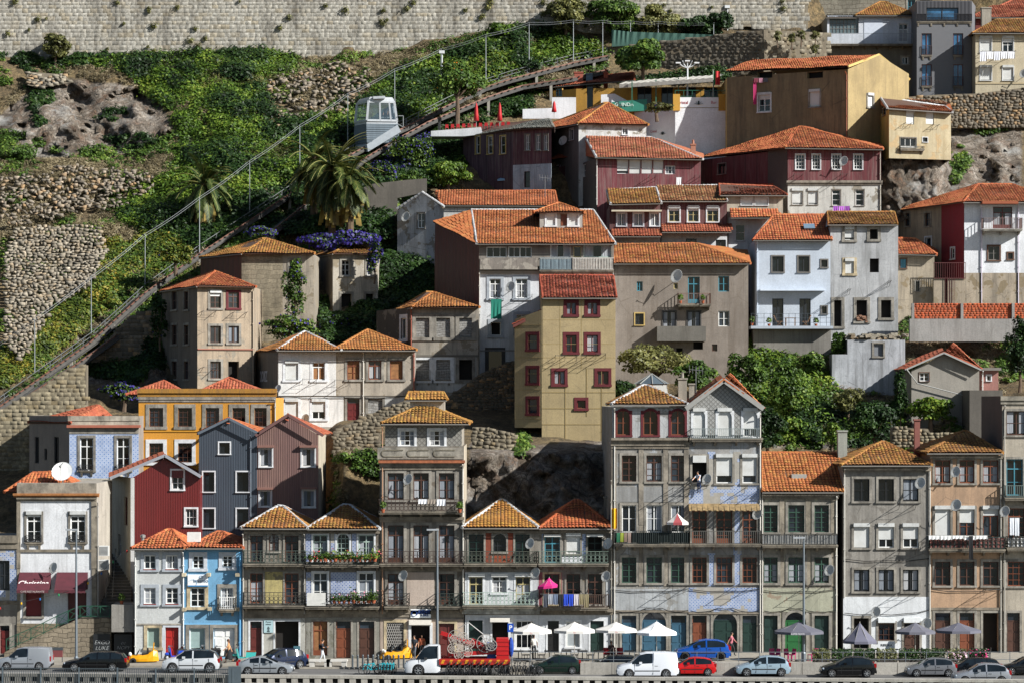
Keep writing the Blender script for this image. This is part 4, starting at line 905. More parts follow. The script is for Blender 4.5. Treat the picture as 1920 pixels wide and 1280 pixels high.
# -- last house at the right edge
h = House('cream_house','tall cream house cut by the right photo edge with small balconies',[(1879,FY),(1990,FY)],742,.5,plaster('#a89c86',.7,seed=25),9,sw=.17,mats={'L':plaster('#5b4a42',.8)})
h.row([(1887,1925)],770,815,'s b 22 c'); h.w(1887,860,1918,928,'s t 22 g T'); h.w(1890,952,1922,1010,'s o 34 g T'); h.w(1889,1052,1922,1098,'s o 34 g'); h.w(1888,1148,1912,1222,'s b 20 pt')
h.balcony(1882,1960,932,.9,.7,'b','#5d6964'); h.balcony(1886,1960,1026,.85,.7,'o','#33332d',infill=plain('#b5b5b2',.9,var=.6)); h.band(1876,1990,742,757,stone('#857f72'),.2); h.pipe(1883,760,1225,'#97938a'); h.finish(plain('#5b5347',.9))
# ================================================================== HILLSIDE HOUSES
# corners may carry their own height: roof(corners=[(px,Y),...]) level eaves, roof(q=[(px,py,Y)*4]) free eaves
def free_roof(h, q, ridge, tm, cap=None, flat='', part='roof', thick=.1, nocap=False):
    q = [at(*p) for p in q]; r = [at(*p) for p in ridge]; r0, r1 = r[0], r[-1]; sl = [[q[0], q[1], r1, r0] if (r1-r0).length > .05 else [q[0], q[1], r0]]
    if 'R' not in flat: sl.append([q[1], q[2], r1])
    if 'B' not in flat: sl.append([q[2], q[3], r0, r1] if (r1-r0).length > .05 else [q[2], q[3], r0])
    if 'L' not in flat: sl.append([q[3], q[0], r0])
    V, F, Rn = [], [], []
    for p in sl: tile_slope(p, V, F, Rn)
    ro = gridmesh(part, np.vstack(V), F, tm, h.root, Rn); dk = MB()
    for p in sl:
        n = (p[1]-p[0]).cross(p[2]-p[0]).normalized(); a = [x+n*.01 for x in p]; b = [x-n*thick for x in p]; dk.face(a); dk.face(b[::-1])
        for i in range(len(p)): dk.face([a[i], b[i], b[(i+1)%len(p)], a[(i+1)%len(p)]])
    dk.build('roof_deck', plain('#4b3428', .9), ro)
    if not nocap:
        cm = MB(); cm.r = []
        if (r1-r0).length > .05: caps(cm, r0, r1)
        caps(cm, q[0], r0); caps(cm, q[1], r1); cm.build('ridge_tiles', cap or tm, ro)
    g = MB(); g.tube([q[0]+Vector((0,-.04,-.1)), q[1]+Vector((0,-.04,-.1))], .06, 6); g.build('gutter', plain('#5e5a53', .5), ro); return ro
OLDP = lambda c, s, d=.9, u='#8d8069': plaster(c, d, seed=s, under=u)
# -- blue tiled house with parapet
h = House('tiled_house','house with blue and white tile facade and stone parapet left of the yellow house',[(55,231),(130,226),(260,226)],779,None,azulejo('#6a84b2',.34,.0,3,'#b4bdcc'),7,mats={0:plaster('#8d8073',.5,seed=31),'side':plaster('#8d8073',.5,seed=31)},sw=.2)
h.row([(150,175),(219,243)],820,881,'s w 22 g T',1); h.row([(65,73),(101,110)],818,868,'n d 20 g',0); h.w(83,840,88,862,'n d 10 g',0); h.band(128,262,779,796,stone('#a29a8a',2),.1,1,'parapet'); h.band(126,264,796,801,plain('#9a5a45',.8),.3,1); h.panel(130,801,260,812,stone('#9a9385'),1,'frieze',.05); h.panel(130,896,260,1000,plaster('#b9b09b',.6,seed=3),1,'lower_facing',.03)
for a in (150,219): h.balcony(a,a+25,881,.45,.2,'o','#1d1d1d',k=1,sides=False)
h.finish(plain('#7d766a',.9)); h.roof(0,0,792,[(180,760,231),(186,760,231)],'hip',corners=[(52,231),(131,225.8),(221,232),(120,238)],tm=TILE_R(13),gut=False)
# -- yellow house
h = House('yellow_house','ochre yellow house with a row of stone-framed dark windows',[(260,229),(517,229)],745,None,plaster('#c98a1c',.28,seed=33,streak=.3),8,sw=.3)
xs = [(280,306),(334,360),(386,411),(436,460),(477,500)]; h.row(xs,764,799,'s b 34 g'); h.row(xs[:3],830,866,'w b 34 g'); h.band(258,519,728,743,plaster('#a8761f',.7,seed=2),.25); h.band(260,517,743,753,stone('#8d857a',1),.12); h.band(260,517,806,809,plain('#b8821f',.8),.06); h.pipe(516,748,860,'#8fa0a0'); h.dish(263,833,.3)
h.finish(plain('#6b5a3a',.9)); h.roof(236,345,739,[(306,714,233),(308,714,233)],'hip',0,232,4,TILE_R(14),gut=False); h.roof(370,490,735,[(428,708,234),(430,708,234)],'hip',0,232,5,TILE_R(15),part='rear_roof',gut=False)
# -- red corrugated gable house
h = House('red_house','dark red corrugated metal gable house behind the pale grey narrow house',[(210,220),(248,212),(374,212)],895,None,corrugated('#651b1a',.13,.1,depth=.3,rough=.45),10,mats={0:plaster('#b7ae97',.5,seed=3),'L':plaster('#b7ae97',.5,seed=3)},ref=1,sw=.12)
h.w(322,881,344,917,'w w 23 c',1); h.w(348,953,369,985,'w w 32 g',1); h.row([(216,215),(233,239)],930,985,'n m 12 g',0); h.front_gable(1,(309,858)); h.w(222,1000,227,1040,'n w 12 g',0); h.panel(245,895,252,1130,plaster('#c9c9c5',.3),1,'corner_board'); h.finish()
h.roof(0,0,895,[(309,853,211.6),(309,853,222.6)],'gablefront',corners=[(206,211.6),(377,211.6),(377,222.6),(206,222.6)],tm=TILE_R(16)); mb = MB()
for px, py in ((206,896),(377,893)): mb.bar(at(px,py,211.5),at(309,853,211.5),.1,.22)
mb.build('bargeboard',plain('#8d9096',.5),h.root)
# -- dark grey corrugated gable house
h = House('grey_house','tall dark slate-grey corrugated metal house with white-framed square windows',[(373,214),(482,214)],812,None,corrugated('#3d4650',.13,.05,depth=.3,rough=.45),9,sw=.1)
for a, b, c, d in ((411,431,829,850),(381,402,884,921),(444,466,884,921),(381,402,953,989),(444,466,953,989)): h.w(a,c,b,d,'w d 10 g')
h.front_gable(0,(429,787)); h.finish(); h.roof(371,486,811,[(429,784,213.6),(429,784,223.4)],'gablefront',.4,220,9,TILE_O(17)); h.pipe(470,815,1000,'#5b646d'); mb = MB()
for px in (371,486): mb.bar(at(px,812,213.5),at(429,784,213.5),.08,.18)
mb.build('bargeboard',plain('#59626b',.5),h.root)
# -- faded purple corrugated gable house
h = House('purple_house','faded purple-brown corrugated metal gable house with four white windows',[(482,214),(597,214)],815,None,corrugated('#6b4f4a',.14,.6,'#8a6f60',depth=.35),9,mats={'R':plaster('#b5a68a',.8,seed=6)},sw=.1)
for a, b, c, d in ((487,510,840,874),(566,590,840,874),(487,508,919,949),(568,590,918,950)): h.w(a,c,b,d,'w w 10 h'); h.slabbox(a-4,b+4,c-6,c-2,0,.3,plain('#7d5a50',.6),'rain_hood')
h.front_gable(0,(540,781)); h.finish(); h.roof(479,606,815,[(540,777,213.6),(540,777,223.4)],'gablefront',.4,220,9,TILE_R(18)); mb = MB()
for px in (479,606): mb.bar(at(px,816,213.5),at(540,777,213.5),.08,.22)
mb.build('bargeboard',plain('#6a4c48',.5),h.root)
# -- whitewashed double house with boarded windows
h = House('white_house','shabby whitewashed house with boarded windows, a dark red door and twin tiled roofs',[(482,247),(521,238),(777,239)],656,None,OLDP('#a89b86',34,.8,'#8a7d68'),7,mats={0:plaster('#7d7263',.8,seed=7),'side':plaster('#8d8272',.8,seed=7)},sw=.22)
h.panel(522,660,630,741,plaster('#d6d5d0',.35,seed=8),1,'whitewash'); h.panel(522,743,644,800,plaster('#dad8d2',.4,seed=9),1,'whitewash',.018); h.panel(706,743,776,800,plaster('#b5b4ae',.7,seed=10),1,'whitewash',.018)
h.w(535,679,559,712,'w w 00 B97',1); h.w(586,679,609,712,'w w 20 O T',1); h.w(651,676,674,711,'s o 22 O T',1); h.w(691,676,715,711,'s o 20 h T',1); h.w(731,676,755,711,'s o 10 O',1)
h.w(535,751,559,785,'w w 00 B97',1); h.w(585,751,610,785,'w w 20 B60',1); h.w(651,747,674,793,'s r 20 pt',1); h.w(690,746,717,777,'s n 00 K',1); h.band(521,777,741,743,plain('#4a443c',.8),.05,1); h.cable([(523,742),(640,745),(776,741)],1); h.pipe(681,660,790,'#b8b4aa',1); h.pipe(776,656,740,'#8d4a3a',1); h.dish(573,785,.45,1); h.dish(522,728,.35,1); h.rods(580,712,1.1,1); h.rods(640,714,1.4,1)
h.finish(plain('#5b5347',.9)); tm = tilemat('#b0602a','#bd7d3f',.5,.45,19); h.roof(0,0,656,[(570,622,242),(574,622,242)],'hip',corners=[(519,237.3),(640,237.6),(640,246),(478,247.5)],tm=tm,cap=MORTAR); h.roof(0,0,656,[(688,619,242),(692,619,242)],'hip',corners=[(624,237.6),(781,238.4),(781,246),(624,246)],tm=tm,part='second_roof')
g = lettering('2OIIZ',1.3,h.W(0,3.2,gz(706,243),.03),plain('#b5b5b8',.8),h.root,90,math.atan2(h.seg[0][2].y,h.seg[0][2].x),bold=.03,name='graffiti') 
# -- corner tower house
h = House('old_house','four-storey weathered beige corner house with terracotta hip roof below the funicular',[(304,254),(370,243),(476,245)],536,None,OLDP('#a58f70',35,1.,'#8f8778'),9,mats={0:plaster('#7a6c5a',.9,seed=8)},ref=1,sw=.2)  # left face gets darker plaster, its shade painted into the colour
xs = [(394,414),(428,448)]; h.row(xs,548,578,['s b 22 B25 T','r b 22 g T'],1); h.row(xs,611,643,['s b 20 c','s b 20 c'],1); h.row(xs,677,709,['s b 32 g','n d 00 D'],1); xl = [(322,332),(345,354)]
for a, b in ((547,580),(610,645),(677,710)): h.row(xl,a,b,'s b 22 g',0)
h.band(370,476,653,656,plain('#8a5a48',.8),.12,1); h.rods(388,586,1.,1); h.rods(446,588,1.,1); h.rods(388,690,1.3,1); h.pipe(474,540,720,'#9a8c78',1); h.finish()
h.roof(0,0,536,[(402,509,248),(404,509,248)],'hip',corners=[(300,254),(369,242.4),(480,244.5),(440,253)],tm=TILE_O(20))
# -- roofless-looking stone house with rusty side
h = House('ruined_house','derelict stone house with rusty metal side and ivy creeping up its corner',[(376,260),(453,253),(530,253),(588,253)],476,None,ashlar('#9a8f78',.75,.42,.02,5,'#857a66',.7),8,mats={0:corrugated('#4b2019',.3,.8),2:OLDP('#a89a82',36),'side':OLDP('#8f836f',37)},ref=1,sw=.2)
h.w(543,488,560,511,'s e 22 D T',2); h.finish(); h.roof(0,0,475,[(492,448,257),(500,448,257)],'hip',corners=[(374,260),(453,252.4),(590,252.4),(590,261)],tm=TILE_Y(21))
h = House('ruined_house','derelict two-storey house with empty black openings and purple flowers over its roof',[(586,266),(624,259),(708,260)],476,None,OLDP('#aaa08c',38),8,mats={0:OLDP('#6e6250',39)},ref=1,sw=.2)  # darker copy of the plaster paints the shade on the left side
h.row([(641,657),(688,698)],488,517,['s w 22 D T','s w 10 B50'],1); h.row([(640,659),(686,700)],551,590,'s n 00 D',1); h.row([(589,597)],490,520,'s b 22 g',0); h.row([(589,597)],555,590,'s b 22 g',0); h.finish(); h.roof(0,0,475,[(640,455,263),(660,455,263)],'hip',corners=[(584,266),(624,258.5),(712,259.5),(700,268)],tm=TILE_Y(22))
# -- house with bricked-up windows
h = House('ruined_house','grey stone house with windows bricked up in concrete blocks and an old hip roof',[(706,251),(773,243),(897,243)],577,None,OLDP('#9a907e',40,.9,'#857a68'),8,mats={0:OLDP('#4f463b',41,1.,'#8a8072')},ref=1,sw=.32)  # left side in a much darker render tone that carries its shade
xs = [(780,805),(818,844),(861,885)]; h.row(xs,596,633,'s n 00 K',1); h.row(xs,674,712,['w n 00 K','w n 00 K','s n 00 D'],1); h.panel(774,668,893,735,plaster('#b3b3ae',.7,seed=12),1,'whitewash'); h.row([(752,762)],597,635,'w w 10 g',0); h.band(773,897,665,669,plain('#5f5a52',.8),.08,1); h.pipe(771,580,730,'#8d4a35',1)
for a in (779,817): h.balcony(a,a+28,711,.8,.15,'b','#9a9a94',k=1,sides=False)
h.finish(); h.roof(0,0,576,[(800,548,247),(812,548,247)],'hip',corners=[(744,249),(772,242.4),(899,242.4),(880,251)],tm=tilemat('#b0602a','#bd7d3f',.5,.5,23))
# -- big white house with glazed gallery and rusty metal side
h = House('gallery_house','tall white house with a glazed wooden gallery under its roof and rusty maroon metal side',[(815,256),(898,246),(1151,246)],455,None,plaster('#cccfd2',.45,seed=43),10,mats={0:corrugated('#4d1c18',.45,.7,'#2a1411',.8),'L':corrugated('#4d1c18',.45,.7,'#2a1411',.8)},ref=1,sw=.26)
h.front_gable(0,(816,414)); h.panel(898,457,1151,510,plaster('#857c70',.9,seed=5),1,'gallery_boarding')
h.w(912,463,950,483,'n w 30 g',1); h.w(953,463,997,483,'n w 40 c',1); h.w(1032,458,1070,483,'n w 30 h',1); h.w(1094,460,1146,483,'n l 30 c',1); h.w(1075,462,1090,483,'n y 10 g',1)
h.slabbox(900,1008,485,506,0,.5,plaster('#847a6e',1.,seed=2,under='#a39c90'),'parapet',1); h.balcony(1012,1072,507,1.05,.6,'b','#8fa0a5',k=1,infill=plain('#7f939b',.7,var=.4)); h.balcony(1073,1150,507,1.05,.6,'b','#d0cec6',k=1,infill=plain('#a8a49a',.9,var=.6)); h.band(898,1151,508,513,plain('#8d8578',.8),.2,1)
h.row([(918,939),(967,989)],523,559,'g w 22 h T',1); h.w(920,604,939,629,'g w 10 D',1); h.w(968,590,989,625,'g w 22 g',1); h.w(915,657,942,700,'d d 10 g',1); h.band(898,1020,656,658,plain('#7d7d7a',.8),.06,1); h.dish(958,539,.5,1); h.rods(985,556,1.4,1); h.pipe(899,513,700,'#b8b4aa',1); h.finish()
tm = tilemat('#b65a2b','#c87b42',.3,.3,24); free_roof(h,[(894,457,245.4),(1154,457,245.4),(1154,450,256),(812,416,256)],[(884,394,256),(1112,394,256)],tm,MORTAR,'R')
d_ = House('dormer','x',[(1012,250),(1092,250)],398,432,plaster('#a8a399',.6),5); d_.w(1025,402,1041,423,'w w 00 B97'); d_.w(1051,402,1066,424,'n o 20 p'); d_.w(1067,402,1083,423,'w w 00 B97'); d_.finish(); d_.roof(1000,1096,398,[(1046,381,252.5),(1050,381,252.5)],'hip',.4,250,5,tm,gut=False); absorb(d_,h)
# -- beige house clad in metal sheets with red window frames
h = House('beige_house','tall beige sheet-clad house with dark red window frames and a brick-red roof',[(1016,231),(1154,231)],560,None,plaster('#9f8d65',.45,seed=44,streak=.3),16,mats={'R':plaster('#8d8060',.6)},sw=.24)
h.zbot = gz(833,231); bg = plaster('#a39068',.4,seed=45,streak=.25)
h.row([(1062,1080),(1101,1120)],567,590,'r r 20 h'); h.row([(1061,1081),(1100,1121)],628,660,['r r 20 g','r r 20 c']); h.row([(1039,1059),(1120,1141)],695,720,['r m 20 h','r m 20 g']); h.w(1082,750,1098,765,'r r 10 g'); h.panel(1018,561,1153,690,bg,name='sheet_cladding',off=.02)
mb = MB()
for px, y0, y1 in ((1050,561,690),(1090,561,690),(1128,690,832),(1060,690,832),(1100,690,780)):
    u, z1 = h.m(px,y0,0); _, z0 = h.m(px,y1,0); h.wb(mb,0,u-.02,u+.02,z0,z1,.0,.03)
for py in (600,645,670,735,765,795): u0, z = h.m(1017,py,0); u1, _ = h.m(1153,py,0); h.wb(mb,0,u0,u1,z-.015,z+.015,.0,.03)
mb.build('sheet_seams',plain('#8a774a',.7),h.root); h.rods(1090,668,1.2,gap=.8); h.rods(1126,665,1.2,gap=.8); h.rods(1050,668,1.2,gap=.8); h.finish(); h.roof(1017,1156,558,[(1012,517,240),(1150,517,240)],'gable',.35,231,17,tilemat('#a5422a','#b35a38',.05,.2,25)); h.gable_wall(bg)
w = House('wing','x',[(965,232),(1016,231)],598,None,bg,14,sw=.22); w.zbot = gz(801,232)
for y in (627,690,747): w.w(990,y,1007,y+28,'r r 10 c'); 
w.front_gable(0,(1016,581)); mb = MB()
for py in (610,640,670,700,730,760,785): u0, z = w.m(966,py,0); u1, _ = w.m(1015,py,0); w.wb(mb,0,u0,u1,z-.015,z+.015,0,.02)
mb.build('sheet_seams',plain('#8a774a',.7),w.root); w.finish(); q = [at(962,609,231.6),at(1019,581,231.6),at(1019,581,249),at(962,609,246)]; V,F,Rn = [],[],[]; tile_slope([q[3],q[0],q[1],q[2]],V,F,Rn); wr = gridmesh('wing_roof',np.vstack(V),F,tilemat('#a5422a','#b35a38',.05,.2,25),w.root,Rn); mb = MB(); mb.hexa([q[0]-Vector((0,0,.25)),q[1]-Vector((0,0,.25)),q[2]-Vector((0,0,.25)),q[3]-Vector((0,0,.25))]+q); mb.build('roof_deck',plain('#5b2a22',.8),wr); absorb(w,h)
# -- brown rendered house
h = House('brown_house','large dull brown rendered house with small balcony, dish and long orange roof',[(1152,247),(1403,247)],496,None,plaster('#85786a',.75,seed=46,dh='#51463a'),9,sw=.1)
h.w(1194,528,1205,546,'n t 22 g'); h.w(1263,531,1271,542,'n y 10 g'); h.w(1290,519,1312,569,'n t 22 g Td'); h.w(1347,518,1367,547,'n t 22 g'); h.w(1191,588,1207,609,'y d 33 g'); h.row([(1243,1267),(1289,1313)],584,614,'d d 22 h'); h.w(1347,583,1368,612,'n w 22 g'); h.w(1300,641,1318,655,'n n 00 D'); h.w(1335,645,1345,658,'n b 10 g'); h.w(1268,652,1280,670,'n n 00 D')
h.balcony(1271,1331,571,.95,.95,'b','#6d4f42'); h.dish(1268,520,.62,off=1.1); u0, z1 = h.m(1231,612,0); u1, z0 = h.m(1322,640,0); mb = MB(); h.wb(mb,0,u0,u1,z0,z0+.15,0,1.1); h.wb(mb,0,u0,u1,z0+.15,z1,1.,1.1); h.wb(mb,0,u0,u0+.1,z0+.15,z1,0,1.); h.wb(mb,0,u1-.1,u1,z0+.15,z1,0,1.); mb.build('balcony',plaster('#6b665c',.9,seed=6),h.root); h.finish()
free_roof(h,[(1149,494,246.4),(1407,494,246.4),(1400,470,257),(1149,470,257)],[(1150,459,252),(1304,457,252)],tilemat('#b0582a','#c07a38',.5,.25,26),None,'L')
# -- pale blue house with terrace
pb = plaster('#aebac8',.18,seed=47,streak=.15); h = House('pale_blue_house','clean pale blue house with a railed terrace, slim awning and orange roof',[(1417,252),(1557,252)],450,612,pb,9,sw=.12)
h.row([(1448,1469),(1497,1517)],481,510,'e d 20 c'); h.row([(1540,1551)],488,501,'e d 10 g'); h.row([(1541,1550)],575,588,'e d 10 g'); h.row([(1448,1469),(1499,1520)],560,611,'n d 20 c'); h.zbot = gz(612,252)-.3; h.slabbox(1424,1546,543,546,0,.9,plain('#c3cedb',.4),'awning'); h.pipe(1420,452,610,'#b7c3d2'); h.finish()
free_roof(h,[(1412,450,251.5),(1559,450,251.5),(1559,452,262),(1412,452,262)],[(1452,403,256.5),(1557,403,256.5)],TILE_O(27),None,'R'); mb = MB(); c = at(1517,429,253.6); mb.hexa([c+Vector(v) for v in ((-.5,-.35,-.1),(.5,-.35,-.1),(.5,.35,.35),(-.5,.35,.35),(-.5,-.45,.02),(.5,-.45,.02),(.5,.25,.47),(-.5,.25,.47))]); mb.build('skylight',plain('#6f8494',.15,.2),h.root)
u0, z0 = h.m(1405,612,0); u1, _ = h.m(1558,612,0); mb = MB(); h.wb(mb,0,u0,u1,z0-.25,z0,-3,1.8); mb.build('terrace_slab',plain('#9aa2ab',.8),h.root); mb = MB(); h.wb(mb,0,u0+.3,u1-.1,gz(720,252),z0-.25,-1,.9); mb.build('terrace_wall',plaster('#7d786e',.8,seed=9),h.root); mb = MB()
for i in range(14): x = u0+.05+(u1-u0-.1)*i/13; mb.bar(h.W(0,x,z0,1.75),h.W(0,x,z0+1.1,1.75),.035)
for z in (.3,.7,1.1): mb.bar(h.W(0,u0,z0+z,1.75),h.W(0,u1,z0+z,1.75),.025)
mb.build('terrace_railing',plain('#3a4248',.5),h.root)
# terrace furniture
def lounge(px,label,lean):
    p = at(px,611,250.9); t = thing('deck_chair',label,'chair',(p.x,p.y,z0)); m_ = plain('#7d5f45',.7)
    mb = MB(); mb.box(p.x-.28,p.x+.28,p.y-.25,p.y+.25,z0+.38,z0+.43); mb.build('seat',m_,t); mb = MB(); mb.hexa([(p.x+lean*.25-.03,p.y-.25,z0+.43),(p.x+lean*.25+.03,p.y-.25,z0+.43),(p.x+lean*.25+.03,p.y+.25,z0+.43),(p.x+lean*.25-.03,p.y+.25,z0+.43),(p.x+lean*.5-.03,p.y-.25,z0+.98),(p.x+lean*.5+.03,p.y-.25,z0+.98),(p.x+lean*.5+.03,p.y+.25,z0+.98),(p.x+lean*.5-.03,p.y+.25,z0+.98)]); mb.build('backrest',m_,t)
    for a in (-.22,.22):
        for b in (-.2,.2): q = MB(); q.bar((p.x+a,p.y+b,z0),(p.x-a,p.y+b,z0+.4),.04); q.build('leg',m_,t)
for px, lb, ln in ((1461,'wooden terrace chair left of the small table',-1),(1510,'wooden terrace chair farthest right on the pale blue house terrace',1)): lounge(px,lb,ln)
p = at(1482,611,250.9); t = thing('terrace_table','small wooden table on the pale blue house terrace','table',(p.x,p.y,z0)); mb = MB(); mb.box(p.x-.5,p.x+.5,p.y-.35,p.y+.35,z0+.7,z0+.75); mb.build('table_top',plain('#86664a',.7),t)
for a in (-.42,.42):
    for b in (-.28,.28): q = MB(); q.bar((p.x+a,p.y+b,z0),(p.x+a,p.y+b,z0+.7),.05); q.build('leg',plain('#86664a',.7),t)
# -- derelict grey-white house
h = House('ruined_house','derelict grey-white house with empty openings beside the pale blue house',[(1557,252),(1684,252)],423,None,plaster('#a9abac',.85,seed=48,dh='#5a5a58'),9,sw=.26)
h.zbot = gz(640,252); h.row([(1584,1601)],429,450,'s w 00 B80'); h.w(1631,430,1646,449,'s n 00 D'); h.w(1585,489,1601,513,'c w 00 B97'); h.w(1631,485,1648,511,'n n 00 D'); h.w(1564,563,1578,612,'s n 00 D'); h.w(1606,563,1626,602,'s n 00 D'); h.w(1652,563,1671,596,'s n 00 D'); h.rods(1590,545,1.6,gap=.2); h.rods(1665,530,1.6,gap=.2); h.finish(); h.roof(1553,1683,421,[(1551,398,257),(1677,398,257)],'gable',.35,252,10,TILE_Y(28)); h.gable_wall()
mb = MB(); a = at(1606,602,252); 
for i in range(60): c = at(R_(1607,1625),R_(592,604),R_(251.9,252.4)); s_ = R_(.08,.16); mb.box(c.x-s_,c.x+s_,c.y-s_,c.y+s_,c.z-s_*.6,c.z+s_*.6)
mb.build('rubble_fill',plain('#8d6a55',.9,var=.6),h.root)
# -- roofless ruin below it
h = House('ruin','roofless streaky white ruin wall with one square window below the derelict house',[(1589,246),(1697,246)],637,None,plaster('#a9adb2',1.,seed=49,dh='#4c4c4a'),5,sw=.15,mats={'L':plaster('#8d8c88',.9)})
h.w(1638,644,1656,668,'s e 10 g',fillmat=plain('#6b6e72',.7)); h.slabbox(1560,1589,664,760,-2,0,plaster('#a9adb2',1.,seed=50,dh='#4c4c4a'),'low_wall'); h.finish(); mb = MB(); mb.r = []
for i in range(90):
    c = at(R_(1586,1697),R_(628,638),R_(246,250)); s_ = R_(.1,.32); n0 = len(mb.f); mb.hexa([c+Vector((R_(-1,1),R_(-1,1),R_(-.6,.6)))*.12+Vector(v)*s_ for v in ((-1,-1,-.5),(1,-1,-.5),(1,1,-.5),(-1,1,-.5),(-.8,-1,.5),(1,-.8,.4),(.8,1,.5),(-1,.8,.4))]); mb.r.extend([R_(0,1)]*(len(mb.f)-n0))
mb.build('rubble',stonern('#8d8779'),h.root)
# -- small stone cottage
h = House('stone_cottage','small rough stone cottage with a tiny blue window left of the orange brick wall',[(1684,257),(1752,257)],477,None,OLDP('#a8987c',51,.8,'#8a7a5f'),7,sw=.1); h.w(1688,486,1699,503,'b t 22 g',fillmat=plain('#4f8fa8',.4)); h.w(1717,528,1724,546,'s d 10 g'); h.zbot = gz(620,257); h.finish(); free_roof(h,[(1680,476,256.4),(1756,478,256.4),(1756,470,265),(1680,470,265)],[(1680,447,261),(1716,448,261)],TILE_O(29),None,'L')
# -- white, red and beige corner house
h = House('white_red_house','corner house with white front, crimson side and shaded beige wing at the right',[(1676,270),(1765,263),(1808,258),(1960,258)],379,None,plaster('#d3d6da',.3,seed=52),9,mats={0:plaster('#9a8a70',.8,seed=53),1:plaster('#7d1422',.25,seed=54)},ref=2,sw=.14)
h.row([(1697,1706),(1734,1745)],400,424,'s b 12 g',0); h.row([(1735,1746)],446,466,'l w 10 g',0); h.row([(1783,1790)],466,485,'w w 12 g',1); h.w(1862,388,1898,429,'n m 20 h Td',2); h.w(1853,462,1874,488,'b e 22 c',2); h.row([(1890,1899)],475,486,'b d 10 g',2); h.balcony(1840,1912,431,1.,1.3,'b','#6d5a55',k=2,slab='#9a958a'); h.panel(1808,512,1960,700,OLDP('#a8977c',55,.8,'#85765c'),2,'bare_lower_wall',.04)
h.pipe(1840,385,570,'#bdb5c2',2); h.pipe(1909,385,570,'#bdb5c2',2); h.finish(); h.roof(0,0,379,[(1834,346,263.5),(1898,346,263.5)],'hip',corners=[(1806,257.4),(1990,257.4),(1990,272),(1672,270.4)],tm=TILE_O(30)); h.slabbox(1838,1905,379,384,.1,1.2,plain('#8d4a2c',.8),'porch_roof',2)
mb = MB(); a = at(1751,523,256); b = at(1810,492,256)
for i in range(15): x = a.x+(b.x-a.x)*i/14; mb.bar((x,256,a.z-(2.6 if 5 <= i <= 9 else 0)),(x,256,b.z),.04)
for z in (a.z+.05,b.z-.05): mb.bar((a.x,256,z),(b.x,256,z),.06)
f = thing('iron_gate','dark red iron gate and railing between the stone cottage and crimson wall','gate',(a.x,256,a.z-2.6)); mb.build('bars',plain('#4a1a1a',.6),f); mb = MB(); mb.box(a.x,a.x+1,256.1,256.5,a.z-3.5,a.z); mb.box(b.x-1.6,b.x,256.1,256.5,a.z-3.5,a.z); mb.build('gate_wall',OLDP('#a08f74',56),f)
# -- cement shed with gable
h = House('cement_shed','grey cement shed with a shallow gable roof and one little red-framed window',[(1709,240),(1836,240)],694,None,plaster('#8f887b',.35,seed=57),8,sw=.06); h.w(1724,698,1742,714,'b w 22 g'); h.front_gable(0,(1770,664)); h.finish(); h.roof(1697,1840,692,[(1770,661,239.5),(1770,661,249)],'gablefront',.4,240,8,TILE_R(31),gut=False); mb = MB()
for px in (1697,1840): mb.bar(at(px,693,239.4),at(1770,661,239.4),.06,.14)
mb.tube([at(1700,692,239.3),at(1720,718,239.7),at(1812,742,239.7)],.05,6); mb.build('white_trim',plain('#8f8f8b',.6),h.root)
h = House('lean_to','little pink lean-to hut attached right of the cement shed',[(1836,241),(1872,241)],694,740,plaster('#9a6a60',.5,seed=58),5,sw=.08); h.w(1850,703,1858,713,'w w 10 g'); h.slabbox(1832,1876,689,694,-5,.4,plain('#6e6962',.7),'flat_roof'); h.pipe(1842,695,740,'#c9c9c5'); h.finish(plain('#6b655a',.9))
h = House('outhouse','windowless dark grey outhouse standing below the pink lean-to hut',[(1818,236),(1880,236)],731,None,plaster('#5d574d',.8,seed=59),6); h.finish(plain('#6b655a',.9))
# ================================================================== UPPER ROWS
h = House('whitewashed_house','grey flaking whitewashed gable house with a long orange roof behind the gallery house',[(745,266),(832,264)],392,None,plaster('#a8adb2',1.,seed=61,dh='#59544c',under='#7d766b'),8,sw=.1); h.w(783,400,796,428,'e w 22 g'); h.front_gable(0,(792,362)); h.finish(); h.dish(766,408,.5)
free_roof(h,[(828,385,263.6),(1046,386,263.6),(1046,380,272),(828,380,272)],[(816,360,268),(1040,358,268)],tilemat('#b0552c','#b96a3c',.2,.3,32),None,'LR'); m2 = MB(); a = at(832,386,263.9); b = at(1040,470,263.9); m2.box(a.x,b.x,263.9,272,b.z,a.z); m2.build('rear_wing_wall',plaster('#bdbcb6',.7,seed=62),h.root); mb = MB(); mb.r = []; caps(mb,at(745,391,265.4),at(792,361,264.6),.12); caps(mb,at(792,361,264.6),at(833,388,263.3),.12); mb.build('ridge_tiles',MORTAR,h.root)
h = House('purple_house','maroon boarded house with pale awning strip and three white windows above the brown house',[(1143,259),(1238,259)],384,None,boards('#5b3232',.3),8,sw=.1); h.row([(1157,1174),(1188,1206),(1219,1236)],400,424,'l w 20 h'); h.slabbox(1146,1240,395,398,0,.8,plain('#b5ab96',.8),'awning'); h.panel(1143,445,1238,500,plaster('#bdbfc0',.6),name='whitewash',off=.05); h.finish(); free_roof(h,[(1145,383,258.5),(1240,381,258.5),(1240,378,268),(1140,378,268)],[(1138,357,264),(1230,352,264)],TILE_Y(33),MORTAR,'R'); free_roof(h,[(1147,443,257.2),(1239,443,257.2),(1239,440,260),(1147,440,260)],[(1147,429,259.3),(1239,429,259.3)],TILE_R(34),None,'LRB',part='skirt_roof',nocap=True)
